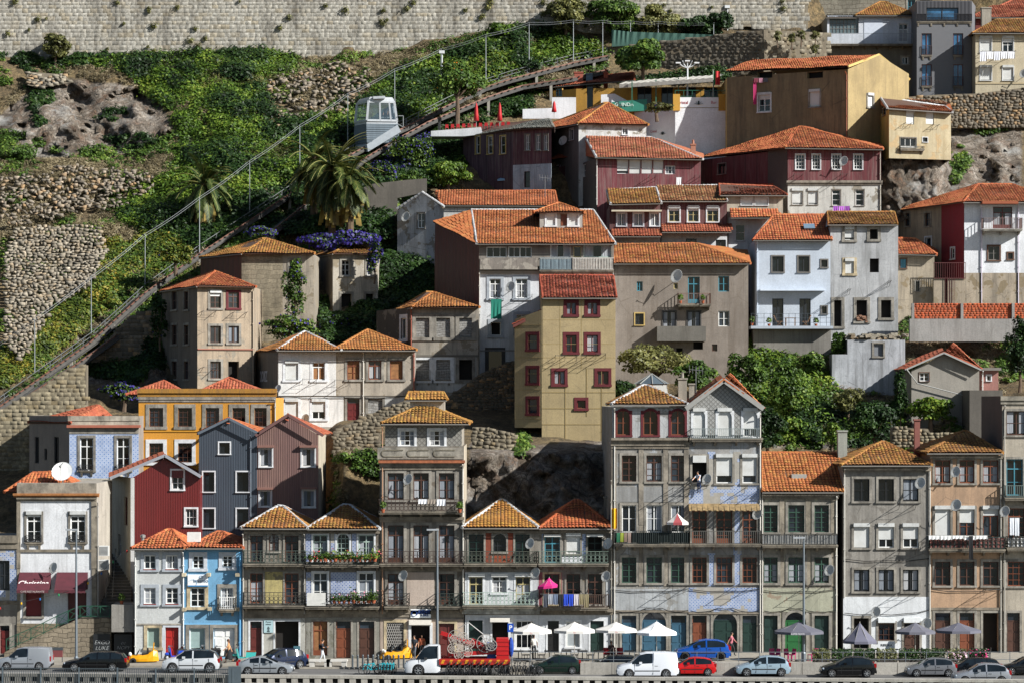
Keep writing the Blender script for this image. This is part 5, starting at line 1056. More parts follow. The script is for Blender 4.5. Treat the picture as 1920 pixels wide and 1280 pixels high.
h = House('maroon_house','maroon boarded house with three yellow-framed windows under white shutter boxes',[(1240,259.5),(1363,259.5)],378,None,boards('#5a2c2c',.3),8,sw=.12); h.row([(1254,1274),(1290,1310),(1326,1347)],390,416,'w y 22 B22'); h.panel(1240,437,1363,500,plaster('#cdd0d2',.4,seed=3),name='whitewash',off=.05); h.row([(1286,1306)],448,462,'s d 20 g'); h.row([(1342,1361)],450,482,'s d 23 g'); h.finish(); h.roof(1237,1364,377,[(1231,350,265),(1350,348,265)],'gable',.4,259.5,10,tilemat('#a8603a','#b58a55',.5,.3,35),cap=MORTAR); h.gable_wall(plaster('#8d8272',.7)); free_roof(h,[(1241,435,257.8),(1372,435,257.8),(1372,433,260),(1241,433,260)],[(1241,420,259.8),(1372,420,259.8)],TILE_R(36),None,'LRB',part='skirt_roof',nocap=True)
h = House('cream_house','small cream house with two closed white shutters and a second tiled roof below',[(1362,260),(1468,260)],368,None,plaster('#b5a88f',.7,seed=63),8,sw=.08); h.row([(1390,1411),(1416,1440)],372,385,'w w 00 B98'); h.panel(1366,408,1468,500,plaster('#d0d3d4',.4,seed=5),name='whitewash',off=.05); h.row([(1379,1397)],421,452,'g w 12 g'); h.finish(); h.roof(1350,1476,366,[(1348,346,265),(1450,350,265)],'gable',.4,260,10,TILE_R(37)); h.gable_wall(); free_roof(h,[(1370,408,258.4),(1466,408,258.4),(1466,404,260),(1370,404,260)],[(1368,392,259.8),(1458,392,259.8)],TILE_O(38),None,'LRB',part='skirt_roof',nocap=True)
h = House('clapboard_house','long red boarded house with a band of white roller shutters',[(1034,280),(1089,275),(1120,268),(1314,268)],296,None,boards('#70343a',.24,.6),9,mats={0:boards('#5b3036',.3),1:plaster('#544d44',.9,seed=65)},ref=2,sw=.06)
h.row([(1157,1178),(1180,1201),(1203,1223),(1225,1244)],300,326,['n w 00 B80','n w 00 B98','n w 00 B98','n w 00 B95'],2); h.w(1247,311,1266,327,'n w 32 h',2); h.w(1063,310,1080,331,'n w 32 h',0); h.w(1041,310,1048,332,'n w 12 g',0); h.w(1092,309,1098,331,'n w 12 g',1); h.rods(1222,333,1.4,2,.6); h.rods(1306,333,1.4,2,.5); h.pipe(1119,296,385,'#c4c2ba',2); h.finish(); free_roof(h,[(1118,295,267.5),(1318,299,267.5),(1318,290,279),(1088,290,279)],[(1098,258,274),(1222,258,274)],tilemat('#b0563a','#b0734a',.35,.3,39),MORTAR); h.roof(0,0,291,[(1060,283,279),(1085,283,276)],'hip',corners=[(1030,280.4),(1092,274.5),(1100,282),(1040,286)],tm=TILE_R(40),part='low_roof',gut=False,nocap=True); h.chimney(1300,270,295,9,271,.5,plain('#9a6a55',.9),1)
h = House('plaster_house','crumbling white plaster house with a bright orange hip roof below the terrace bar',[(1030,282),(1085,274),(1212,275)],234,None,OLDP('#c4c4c0',66,.7,'#8d8577'),9,mats={0:plaster('#6b6a66',.7,seed=67)},ref=1,sw=.08); h.w(1167,240,1177,253,'w w 20 g',1); h.dish(1066,265,.5,0); h.w(1068,243,1075,262,'w w 10 g',0); h.finish(); h.roof(0,0,232,[(1132,194,279),(1140,193,279)],'hip',corners=[(984,284),(1083,273.5),(1216,274.5),(1200,285)],tm=TILE_O(41),cap=tilemat('#bb7434','#c7883a',.6,.1,3))
h = House('timber_house','long dark purple boarded house with pale window frames below the red parasols',[(868,281),(962,274),(1034,272)],242,None,boards('#4a2f3c',.3),8,ref=2,sw=.1,mats={1:boards('#55303a',.3)}); h.row([(892,900),(914,924),(938,948)],256,288,'y w 12 g',0); h.row([(985,993),(1005,1013),(1020,1027)],253,282,'e w 22 g',1); h.panel(962,310,1034,400,plaster('#9fb0bd',.8,seed=68),1,'whitewash',.03); h.row([(983,994)],322,352,'n d 10 g',1); h.finish(); h.roof(0,0,243,[(905,236,283),(1030,222,278)],'hip',corners=[(864,281.5),(962,273.4),(1040,271.4),(1040,286)],tm=tilemat('#5e574f','#7a6a5c',.1,.4,42),nocap=True,gut=False)  # lower whitewash tinted blue-grey: the shade there is put into its colour
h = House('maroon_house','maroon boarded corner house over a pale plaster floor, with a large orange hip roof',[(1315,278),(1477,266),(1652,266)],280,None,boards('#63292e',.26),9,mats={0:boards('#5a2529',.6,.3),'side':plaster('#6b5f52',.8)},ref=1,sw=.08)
xs = [(1492,1509),(1523,1538),(1560,1576),(1601,1617)]; h.row(xs,290,318,'w w 34 c',1); h.row([(1346,1361)],308,326,'s d 22 g',0); h.panel(1477,347,1652,480,OLDP('#c2bfb5',69,.6,'#8d8474'),1,'plaster_floor',.03); h.band(1475,1654,339,347,stone('#857c70'),.25,1); h.row([(1485,1505),(1515,1533)],357,384,'s w 10 B88',1); h.row([(1560,1576),(1604,1620)],356,386,'s w 12 g T',1); h.dish(1581,304,.5,1); h.rods(1495,330,1.3,1,.8); h.rods(1580,330,1.3,1,.6); h.pipe(1650,283,400,'#8d877b',1); h.panel(1440,282,1476,420,plaster('#4d453e',.8),0,'corner_render',.03); h.finish()
free_roof(h,[(1472,277,265.4),(1656,280,265.4),(1650,268,278),(1308,296,279)],[(1497,239,273),(1503,238,273)],TILE_O(43)); h.chimney(1430,264,285,4,274,.4,pots=0)
h = House('yellow_house','big faded yellow house, brownish grey front and bright sunlit gable end, near the top',[(1363,279),(1590,272),(1704,276)],130,None,plaster('#877656',1.,seed=71,dh='#453f34'),10,mats={1:plaster('#a08c5f',.9,seed=72,dh='#75664a'),'side':plaster('#c9ab66',.7,seed=72)},ref=1,sw=.16)  # front plaster darker than the gable, shade of that side is in the colour
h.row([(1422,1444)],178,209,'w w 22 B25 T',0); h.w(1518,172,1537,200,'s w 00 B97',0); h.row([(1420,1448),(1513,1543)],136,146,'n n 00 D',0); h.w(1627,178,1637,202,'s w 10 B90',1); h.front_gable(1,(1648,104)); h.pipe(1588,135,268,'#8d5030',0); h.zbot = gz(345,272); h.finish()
q = [(1359,134,279.5),(1590,125,271.4)]; a, b = at(*q[0]), at(*q[1]); r0, r1 = at(1408,112,284), at(1648,103,276); V,F,Rn = [],[],[]; tile_slope([a,b,r1,r0],V,F,Rn); ro = gridmesh('roof',np.vstack(V),F,TILE_O(44),h.root,Rn); c2, d2 = at(1706,150,276.4), at(1480,150,288); V,F,Rn = [],[],[]; tile_slope([c2,d2,r0,r1],V,F,Rn); gridmesh('rear_roof',np.vstack(V),F,TILE_O(44),h.root,Rn); mb = MB()
for p in ([a,b,r1,r0],[c2,d2,r0,r1]): mb.face([x-Vector((0,0,.1)) for x in p])
mb.build('roof_deck',plain('#4b3428',.9),ro); mb = MB(); mb.bar(b,r1,.15,.22); mb.bar(r1,c2,.15,.22); mb.build('verge',plain('#b59a5c',.8),ro)
h = House('yellow_cottage','small yellow cottage on the rock with two white shuttered windows and tiled lean roof',[(1647,275),(1667,269),(1783,271)],205,297,plaster('#b3a277',.9,seed=73,dh='#7a6a48',under='#b39a72'),7,ref=1,sw=.06,mats={0:plaster('#b0903f',.6,seed=74)}); h.row([(1699,1714),(1736,1751)],210,234,'n w 00 B96',1); h.row([(1655,1661)],205,215,'s d 10 g',0); h.w(1688,258,1718,277,'s w 30 c',1); h.w(1730,258,1739,267,'w d 10 g',1); h.balcony(1686,1730,279,.25,.4,'b','#4a4a44',k=1); h.rods(1698,234,.8,1,.7); h.rods(1750,237,.8,1,.6); h.finish(); free_roof(h,[(1664,203,268.5),(1786,211,270.5),(1780,196,279),(1645,188,279)],[(1650,182,275),(1772,200,277)],TILE_O(45),MORTAR)
# -- terrace bar
h = House('terrace_bar','white walled terrace bar with yellow pillars and awning, high on the slope',[(1190,285),(1266,281),(1366,281)],203,None,plaster('#d8dadc',.15,seed=75,streak=.25),8,ref=1)
h.panel(1266,183,1366,202,plain('#d6d8d8',.6),1,'terrace_banner',.05); h.finish(plain('#8d877b',.9)); 
for px in (1262,1347): h.slabbox(px,px+13,177,208,-.3,.12,plaster('#c2922d',.3,seed=3),'pillar',1)
h.panel(1190,182,1264,202,plain('#aab5c2',.6),0,'terrace_banner',.05); m_ = plain('#3c4a44',.5); mb = MB(); W = h.W
def mark(k, px, py, sc=1):                               # dark leafy emblem over a line of lettering
    u, z = h.m(px,py,k); q = MB()
    for i in range(5):
        a_ = math.pi*(i+.5)/5; q.bar(W(k,u,z,.06),W(k,u+.35*sc*math.cos(a_),z+.3*sc*math.sin(a_),.06),.13*sc,.02)
    q.build('emblem',plain('#22302a',.7),h.root)
mark(1,1310,197,1.3)
for px in (1280,1338): u, z = h.m(px,193,1); lettering('Cristal' if px < 1300 else 'Bar',.42,W(1,u,z,.07),plain('#a8464a',.6),h.root)
a = at(1195,234,282.8); b = at(1262,264,280.7)
h.panel(1217,240,1265,258,plain('#c3c9cc',.6),0,'wall_banner',.05); mark(0,1243,253,1.)
u, z = h.m(1226,247,0); lettering('Cristal',.34,W(0,u,z,.07),plain('#a8464a',.6),h.root,90,math.atan2(h.seg[0][2].y,h.seg[0][2].x))
# bar canopy on posts
cv = thing('canopy','off-white striped canopy on green posts over the bar terrace','canopy',tuple(at(1260,202,283))); mb = MB(); L0, L1, zb = at(1161,158,284), at(1343,146,281.5), 0
n = 30
for i in range(n):
    p, q = L0.lerp(L1,i/n), L0.lerp(L1,(i+1)/n); e = -.03 if i%2 else .03; mb.face([p+Vector((0,0,e)),q+Vector((0,0,-e)),q+Vector((1.2,4,.8-e)),p+Vector((1.2,4,.8+e))]); mb.face([p+Vector((0,0,e)),q+Vector((0,0,-e)),q+Vector((0,0,-.4)),p+Vector((0,0,-.4))])
mb.build('awning_cloth',plain('#b0aca2',.8,var=.4),cv)
for px, py in ((1185,156),(1230,153),(1272,150),(1338,147)):
    p = at(px,py,283.5); mb = MB(); mb.bar((p.x,p.y,gz(204,283.5)),p+Vector((0,0,.2)),.1); mb.build('post',plain('#1f5a45',.5),cv)
mb = MB(); 
for y in (181,170): a, b = at(1266,y,281), at(1366,y,281); mb.bar(a,b,.05)
for i in range(7): p = at(1266+16*i,181,281); mb.bar(p,p+Vector((0,0,.6)),.05)
mb.build('guard_rail',plain('#1f5a45',.5),h.root)
h = House('bar_building','ochre yellow bar building with flat red roof and chimneys behind the terrace',[(1012,291),(1080,288),(1187,287),(1362,286)],165,None,plaster('#b98a2a',.4,seed=76),7,sw=.05,ref=2); h.row([(1042,1054)],167,181,'n t 20 g',0); h.row([(1100,1112)],162,205,'n d 10 g',1); h.row([(1195,1222),(1240,1262),(1285,1305),(1320,1345)],164,200,'n d 20 g',2); h.finish(plain('#6b3a2a',.9)); free_roof(h,[(1008,165,290.5),(1190,150,286.5),(1190,140,296),(1010,150,297)],[(1020,152,294),(1188,137,291)],TILE_R(46),None,'LRB'); h.chimney(1085,135,152,16,290,1.,plain('#8d4a3a',.9)); h.chimney(1105,138,150,12,290,1.,plain('#5a6a78',.9)); h.chimney(1136,136,150,8,290,.6,plain('#a0503a',.9),1)
a = at(1160,178,286.8); mb = MB(); 
def wallthing(name,label,pts,Y,mat,th=.4,cat='wall'):
    """upright wall slab whose outline is given in photo points at distance Y"""
    P = [at(x,y,Y) for x, y in pts]; t = thing(name,label,cat,tuple(min(P,key=lambda p:p.z))); mb = MB(); mb.face(P); B = [p+Vector((0,th,0)) for p in P]; mb.face(B[::-1])
    for i in range(len(P)): j = (i+1)%len(P); mb.face([P[i],B[i],B[j],P[j]])
    mb.build('masonry',mat,t); return t
wallthing('terrace_wall','lower white terrace wall left of the ochre bar building',[(980,223),(980,205),(1035,203),(1035,183),(1080,183),(1080,223)],284,plaster('#d3d6d8',.2,seed=77))
wallthing('terrace_wall','white sloping wall with a dark leaf drawing beside the green banner',[(1127,215),(1127,178),(1152,176),(1178,190),(1178,215)],284.6,plaster('#cfd2d4',.2,seed=78))
b = thing('banner','green banner with pale lettering below the bar canopy','banner',tuple(at(1180,210,284))); mb = MB(); p0, p1, p2, p3 = at(1147,211,284.3), at(1213,208,284), at(1213,186,284), at(1147,192,284.3); mb.hexa([p0,p1,p1+Vector((0,.05,0)),p0+Vector((0,.05,0)),p3,p2,p2+Vector((0,.05,0)),p3+Vector((0,.05,0))]); mb.build('cloth',plain('#2c7a68',.6),b); lettering('GUINDALENSE',.5,(p0+p2)/2+Vector((.15,-.03,.1)),plain('#b9d0c6',.6),b,bold=.008)
# -- top right group
h = House('white_house','white house with glazed gallery and railed balcony at the top beside the modern grey block',[(1551,297),(1718,297)],30,None,plaster('#c3c8d0',.35,seed=81),8,mats={'L':plaster('#8d8779',.7)}); h.panel(1551,86,1718,230,plaster('#77705f',.7,seed=82),name='lower_render',off=.04); h.w(1685,45,1702,84,'w w 22 c Td'); h.w(1691,107,1703,121,'s w 20 c'); h.w(1555,34,1610,64,'n e 83 g',fillmat=plain('#5b686b',.25)); h.slabbox(1620,1655,36,84,0,.04,plain('#b9bfc9',.6),'blind_panel'); h.balcony(1549,1718,85,1.1,1.2,'b','#8d949b'); h.pipe(1714,90,178,'#c9ccce'); h.finish(); h.roof(1604,1721,29,[(1650,4,301),(1660,4,301)],'hip',.4,297,8,TILE_Y(47)); h.roof(1549,1606,33,[(1549,29,301),(1606,29,301)],'shed',.3,297,8,plain('#555a5a',.6),nocap=True,part='gallery_roof')
h = House('modern_block','modern plain grey block with tall maroon-framed windows and a dark metal top storey',[(1719,293),(1822,293),(1829,297)],2,None,plain('#5c5d60',.7,var=.08),8,ref=0); h.w(1737,15,1797,38,'n d 20 g',0,fillmat=glassmat('#24425a',.05)); h.panel(1719,3,1822,41,corrugated('#34353a',.4,.0,depth=.3),0,'metal_storey',.06)
for y0, y1 in ((63,104),(121,162)):
    for a in (1728,1787): h.w(a,y0,a+19,y1,'n m 20 g',0,fillmat=glassmat('#24425a',.05)); h.balcony(a,a+19,y1,1.,.15,'b','#3d3436',k=0,sides=False)
h.finish(plain('#55504d',.9)); h.balcony(1719,1822,41,.8,.15,'b','#202024',k=0,sides=False)
h = House('cream_house','cream house with white laundry hung across its upper floor at the top right corner',[(1829,291),(1960,291)],64,None,plaster('#b9aa86',.35,seed=84),8,sw=.08); h.row([(1838,1859),(1880,1900)],71,98,['w w 00 B95','w w 22 B35']); h.row([(1838,1859),(1880,1900)],126,151,'w w 00 B95'); h.dish(1918,140,.5); h.band(1829,1960,155,158,plain('#a8997a',.8),.06); h.rods(1850,100,1.2); h.rods(1890,100,1.2); h.finish(); h.roof(1823,1965,62,[(1868,38,295.5),(1920,36,295.5)],'hip',.5,291,8,TILE_Y(48)); h.chimney(1850,14,60,18,296,.8)
h = House('red_roofed_house','dark red house with red tile roof peeking out behind at the top right corner',[(1825,300),(1980,300)],34,None,plaster('#6d2a26',.4),8); h.finish(); h.roof(1820,1985,33,[(1860,13,304),(1935,10,304)],'hip',.4,300,8,TILE_R(49)); h.roof(1870,2000,14,[(1925,-12,308),(1980,-12,308)],'hip',.4,304,8,TILE_R(50),part='upper_roof')
h = House('stone_building','shaded grey stone building with a teal window behind the glazed gallery',[(1515,304),(1725,304)],-40,None,ashlar('#8a8577',.8,.45,.03,9),8); h.w(1536,37,1551,62,'n t 10 g'); h.w(1702,0,1716,26,'s t 22 g'); h.finish()
# ================================================================== TERRAIN, WALLS, PLANTS, FUNICULAR
def facet(p, s, amp):
    q = Vector((p.x+p.z*.35, 0, p.z*.8-p.x*.2))*s; pt = mnoise.voronoi(q)[1][0]; g = mnoise.noise_vector(pt*5.3+Vector((3, 1, 7)))
    return amp*(1.3*g.dot(q-pt)+.9*g.y)
GPX = np.arange(-300, 2251, 7.5); GPY = np.arange(1245, -61, -6.)
TG = np.zeros((len(GPX), len(GPY), 3))
def inpoly(x, y, poly):
    c = False; n = len(poly); j = n-1
    for i in range(n):
        xi, yi = poly[i]; xj, yj = poly[j]
        if (yi > y) != (yj > y) and x < (xj-xi)*(y-yi)/(yj-yi)+xi: c = not c
        j = i
    return c
ROCKS = [[(0,215),(0,290),(60,300),(150,290),(260,285),(325,240),(300,195),(240,160),(90,145)], [(880,830),(960,840),(1145,820),(1145,1010),(870,1010)], [(1650,290),(1790,285),(1830,330),(1920,330),(1920,380),(1700,390),(1650,400)], [(1480,720),(1560,700),(1560,840),(1450,840)], [(1700,730),(1840,745),(1840,840),(1690,840)], [(150,560),(310,540),(310,720),(150,720)], [(1780,235),(1920,225),(1920,340),(1790,330)]]
rk = np.zeros((len(GPX), len(GPY)))
for i, x in enumerate(GPX):
    for j, y in enumerate(GPY):
        if any(inpoly(x, y, p) for p in ROCKS): rk[i, j] = 1
for i, x in enumerate(GPX):
    for j, y in enumerate(GPY):
        Y = Yt(x, y); p = at(x, y, Y); k = TN(p, .9)
        if rk[i, j]:
            k += facet(p, .24, 1.9)+facet(p, .6, 1.1)+facet(p, 1.5, .5)+.35*mnoise.noise(p*2.)
        Y += k; TG[i, j] = at(x, y, Y)
def tsample(px, py):
    fi = np.clip((np.asarray(px)+300)/7.5, 0, len(GPX)-1.001); fj = np.clip((1245-np.asarray(py))/6, 0, len(GPY)-1.001)
    i = fi.astype(int); j = fj.astype(int); a = (fi-i)[:, None]; b = (fj-j)[:, None]
    return (TG[i,j]*(1-a)+TG[i+1,j]*a)*(1-b)+(TG[i,j+1]*(1-a)+TG[i+1,j+1]*a)*b
def Tp(px, py, d=0.):
    p = Vector(tsample([px], [py])[0]); return at(px, py, p.y-d)
nx, ny = len(GPX), len(GPY)
F = [(i*ny+j, (i+1)*ny+j, (i+1)*ny+j+1, i*ny+j+1) for i in range(nx-1) for j in range(ny-1)]
t = NT('hillside'); p = t.pos(); r = t.attr('rocky')
earth = t.ramp(t.noise(p, .35, 9, .7), [(.3, C('#3d3523')), (.45, C('#6f5d41')), (.6, C('#8f7a55')), (.75, C('#5c5a2c'))])
earth = t.mix(t.ramp(t.noise(p, 2.5, 7, .75), [(.42, .75), (.62, 0.)]), earth, C('#2e2a1a'))
n1 = t.noise(t.map(p, (1, 1, .5), rot=(0, .5, 0)), .5, 10, .72, .7)
rc = t.ramp(n1, [(.3, C('#2c2620')), (.46, C('#6a5e50')), (.58, C('#a3988a')), (.75, C('#c2bbb0'))]); rc = t.mix(t.ramp(t.noise(p, .8, 8, .7), [(.5, 0.), (.66, .8)]), rc, C('#77573f'))
cr = t.vor(t.map(p, (1, 1, .6), rot=(0, .6, 0)), .8, 'DISTANCE_TO_EDGE'); rc = t.mix(t.ramp(cr, [(0., .85), (.035, 0.)]), rc, C('#1d1914')); rc = t.mix(t.ramp(t.vor(t.map(p, (1, 1, .55), rot=(0, .6, 0)), 2.6, 'DISTANCE_TO_EDGE'), [(0., .6), (.05, 0.)]), rc, C('#2a241d')); rc = t.mix(t.ramp(t.noise(p, 3.5, 10, .8), [(.42, .7), (.58, 0.)]), rc, C('#3b342b')); rc = t.mix(t.ramp(t.noise(p, .35, 6, .7), [(.52, 0.), (.7, .7)]), rc, C('#a8a8a4'))
t.bump(t.noise(p, 2.2, 10, .75), 1., .5); t.fin(t.mix(r, earth, rc), .95)
o = gridmesh('hillside', TG.reshape(-1, 3), F, t.m, smooth=False); structure(o)
HILLM = t.m
a = o.data.attributes.new('rocky', 'FLOAT', 'POINT'); a.data.foreach_set('value', rk.ravel().astype(np.float32))
# plateau behind the city wall
mb = MB(); mb.box(-700, 700, 306, 900, 40, gz(70, 306)); structure(mb.build('plateau', plain('#6f6a4a', .9)))
# rock the yellow cottage stands on
V, F = [], []; m_, n_ = 34, 30
for i in range(m_):
    for j in range(n_):
        x = 1640+150*i/(m_-1)+4*math.sin(j); y = 284+130*j/(n_-1)+4*math.sin(i*1.7); ed = max(0, abs(i/(m_-1)-.47)*2-.6)/.4; Y = 272-4.*j/(n_-1)+11*ed**2.2+(8 if j == 0 else 0); p = at(x, y, Y); V.append(at(x, y, Y+.8*facet(p, .3, 1.4)+facet(p, .9, .6)+.3*mnoise.noise(p*2)))
F = [(i*n_+j, (i+1)*n_+j, (i+1)*n_+j+1, i*n_+j+1) for i in range(m_-1) for j in range(n_-1)]
q = gridmesh('cliff', [tuple(v) for v in V], F, HILLM); structure(q); a = q.data.attributes.new('rocky', 'FLOAT', 'POINT'); a.data.foreach_set('value', np.ones(len(V), dtype=np.float32))

# ---- coursed and rubble stone walls with a face for every stone
def stones(name, label, poly, surf, bw, bh, jit=.1, mat=None, back=.5, proud=.12, group=None, cham=.18, skip=0., rowjit=.1, cat='wall', rough=0, dep=.08, core=True, wav=0):
    xs = [p[0] for p in poly]; ys = [p[1] for p in poly]; sc = lambda x, y: FP/surf(x, y)
    V, F, R, N = [], [], [], 0; y = max(ys); cx = (min(xs)+max(xs))/2
    backV = []
    while y > min(ys):
        k = sc(cx, y); hh = bh*k*R_(1-rowjit, 1+rowjit); x = min(xs)-R_(0, bw*k)
        while x < max(xs):
            w = bw*k*R_(.65, 1.45)
            if inpoly(x+w/2, y-hh/2, poly) and R_(0, 1) >= skip:
                q = []; jw, jh = jit*w, jit*hh; dy = R_(0, proud)
                oy = wav*hh*(mnoise.noise(Vector((x/k*.35, y/k*.35, 3)))*2+mnoise.noise(Vector((x/k*.9, y/k*.9, 7)))); g = R_(.75, 1.2) if wav else 1
                for (a, b) in ((x, y), (x+w, y), (x+w, y-hh*g), (x, y-hh*g)): q.append((a+R_(-jw, jw), b+oy+R_(-jh, jh)))
                mx, my = sum(a for a, b in q)/4, sum(b for a, b in q)/4; c = cham
                Y = surf(mx, my); out = [at(a, b, Y) for a, b in q]; inn = [at(a+(mx-a)*c, b+(my-b)*c, Y-dep-dy-(R_(0, rough) if rough else 0)) for a, b in q]
                V += out+inn; F += [(N+4, N+5, N+6, N+7), (N, N+1, N+5, N+4), (N+1, N+2, N+6, N+5), (N+2, N+3, N+7, N+6), (N+3, N, N+4, N+7)]; R += [R_(0, 1)]*5; N += 8
            x += w
        y -= hh
    px, py = sum(xs)/len(xs), max(ys); t = thing(name, label, cat, tuple(at(px, py, surf(px, py))), group)
    st = gridmesh('stones', [tuple(v) for v in V], F, mat or stonern(), t, R)
    if not core: return t
    mb = MB(); B = [at(x, y, surf(x, y)) for x, y in poly]; n0 = len(B); mb.face(B); D = [b+Vector((0, back, 0)) for b in B]; mb.face(D[::-1])
    for i in range(n0): j = (i+1)%n0; mb.face([B[i], D[i], D[j], B[j]])
    mb.build('core', plain('#7a4024' if name == 'brick_wall' else '#857b69' if name == 'city_wall' else '#6b6252', .95, var=.4), t); return t
stones('city_wall','long pale granite city wall along the top of the photo',[(-320,-80),(1515,-80),(1515,60),(1400,50),(1200,70),(1000,55),(900,72),(760,95),(600,112),(480,118),(300,112),(160,118),(-320,118)],lambda x,y:300.,.72,.46,.025,stonern('#b7b3a8',.95,'#aea38d',.84,1.1),2,.004,cham=.045,dep=.006,rowjit=.22)
stones('retaining_wall','dark overgrown stone retaining wall behind the terrace bar',[(1140,165),(1140,88),(1180,86),(1432,56),(1432,112),(1400,140),(1300,160)],lambda x,y:297-(x-1140)*.016,.6,.36,.05,stonern('#645f55',.9,'#6d614e',.75,1.12),1,.018,cham=.02,dep=0)  # shaded side of the wall, shade put into the darker stone colour
stones('retaining_wall','pale sunlit stone wall end with tufts of weeds behind the big yellow house',[(1432,140),(1432,56),(1551,62),(1551,140)],lambda x,y:292.3+(x-1432)*.02,.8,.45,.05,stonern('#a39a86',.7,'#9a8a6a',.6),1,.018,cham=.02,dep=0)  # lit end of the same wall, sunlight put into the paler stone colour
stones('retaining_wall','dark rubble retaining wall under the modern grey block and cream house',[(1700,240),(1704,182),(1760,178),(1830,176),(1960,160),(1960,240)],lambda x,y:289.5-(1960-x)*.01,.45,.28,.2,stonern('#70685c',.6),1,.12,cham=.12,dep=.05,wav=.4)
stones('rubble_wall','big rough rubble wall at the left edge above the funicular fence',[(8,640),(8,480),(30,425),(190,425),(200,470),(165,540),(100,575),(40,680)],lambda x,y:Yt(x,y)-1.6,.42,.28,.28,stonern('#a59b8a',.5,'#9a866a'),.6,.2,cham=.07,wav=.5,core=False)
stones('rubble_wall','long low rubble wall in dry grass across the left hillside',[(0,415),(0,330),(120,312),(260,318),(300,345),(250,380),(120,410)],lambda x,y:Yt(x,y)-1.4,.38,.27,.4,stonern('#94897a',.4),.3,.35,skip=.4,cham=.09,wav=1.2,core=False)
stones('rubble_wall','rubble slope wall beneath the city wall left of the cabin',[(500,150),(560,130),(650,120),(700,125),(690,160),(640,215),(560,220),(520,235)],lambda x,y:Yt(x,y)-1.4,.4,.29,.4,stonern('#94897a',.4),.3,.35,skip=.45,cham=.09,wav=1.2,core=False)
stones('rubble_wall','short broken rubble wall at the top left above the rock outcrop',[(50,135),(120,140),(135,155),(75,165),(52,160)],lambda x,y:Yt(x,y)-1.2,.5,.3,.25,stonern('#9c9484',.4),.3,.2,cham=.1,wav=.6)
stones('track_wall','pale stone wall under the funicular track in the lower left corner',[(-60,960),(-60,790),(0,768),(60,735),(110,708),(112,697),(162,684),(162,790),(55,800),(55,960)],lambda x,y:238.,.62,.34,.05,stonern('#91876f',.5,'#91805e',.8,1.1),1,.012,cham=.018,dep=0)
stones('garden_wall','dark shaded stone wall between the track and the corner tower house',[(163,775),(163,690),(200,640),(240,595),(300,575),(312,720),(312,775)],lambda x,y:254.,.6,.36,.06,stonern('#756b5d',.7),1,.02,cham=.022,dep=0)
stones('garden_wall','old stone wall stepping up behind the purple gable house',[(625,870),(625,808),(660,790),(720,765),(765,748),(780,770),(712,800),(712,870)],lambda x,y:222.,.42,.27,.2,stonern('#837966',.7,'#7d6b50',.6),1,.04,cham=.06,dep=.01,wav=.4)
stones('garden_wall','rough stone wall on the rock right of the tall house attic',[(886,890),(886,800),(905,800),(966,812),(968,870),(940,900)],lambda x,y:222.5,.42,.28,.26,stonern('#8f8570',.6,'#86734f',.6),1,.06,cham=.07,dep=.02,wav=.5)
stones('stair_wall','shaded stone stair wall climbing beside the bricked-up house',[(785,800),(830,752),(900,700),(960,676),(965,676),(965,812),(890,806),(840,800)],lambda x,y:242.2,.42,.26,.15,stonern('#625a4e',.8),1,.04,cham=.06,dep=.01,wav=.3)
wallthing('garden_wall','dark stained concrete garden wall below the palms',[(645,470),(645,365),(700,345),(760,338),(800,335),(800,360),(745,372),(745,470)],270.,plaster('#625b50',1.,seed=88))
stones('rock_wall','low grey boundary wall among roofs below the cement shed',[(1672,838),(1672,800),(1740,803),(1745,812),(1790,812),(1790,838)],lambda x,y:229.,.42,.25,.15,stonern('#8a8069',.6),1,.08)
# hollow-brick wall: laid bricks in panels between concrete posts
def brickwall():
    t = stones('brick_wall','bright orange hollow-brick garden wall under the white and red corner house',[(1712,598),(1712,570),(1960,570),(1960,598)],lambda x,y:250.,.33,.2,.02,stonern('#b04a20',.1,'#b85a2c',.85,1.1),.3,.006,cham=.03,rowjit=.02,dep=.008); mb = MB()
    for px in (1712,1804,1900): p = at(px,602,249.8); mb.box(p.x-.12,p.x+.12,249.8,250.2,p.z,gz(569,250))
    a = at(1706,640,249.7); mb.box(a.x,gx(1960,250),249.75,250.4,a.z,gz(598,250)); mb.build('concrete_frame',plaster('#8f8c86',.6),t)
brickwall()

# ---- leaves
def leafquads(C_, Nrm, size, asp=.62):
    n = len(C_); r = RS.normal(size=(n, 3)); N = Nrm+.75*r/np.linalg.norm(r, axis=1)[:, None]; N /= np.linalg.norm(N, axis=1)[:, None]
    a = np.cross(N, RS.normal(size=(n, 3))); a /= np.linalg.norm(a, axis=1)[:, None]; b = np.cross(N, a); s = (size*RS.uniform(.6, 1.35, n))[:, None]
    a *= s; b *= s*asp
    return np.stack([C_-a, C_-b*.9+a*.15, C_+a, C_+b*.9+a*.15], 1)
def blobleaves(blobs, dens, size):
    P, N = [], []
    for (c, rx, ry, rz) in blobs:
        n = int(dens*(rx*ry+ry*rz+rx*rz)/3*12.6); d = RS.normal(size=(n, 3)); d /= np.linalg.norm(d, axis=1)[:, None]; d[:, 2] = np.where(d[:, 2] < -.5, -d[:, 2], d[:, 2])
        rr = RS.uniform(.62, 1.04, n)[:, None]; P.append(np.array(c)+d*rr*np.array([rx, ry, rz])); N.append(d+np.array([0, -.1, .25]))
    return np.vstack(P), np.vstack(N)
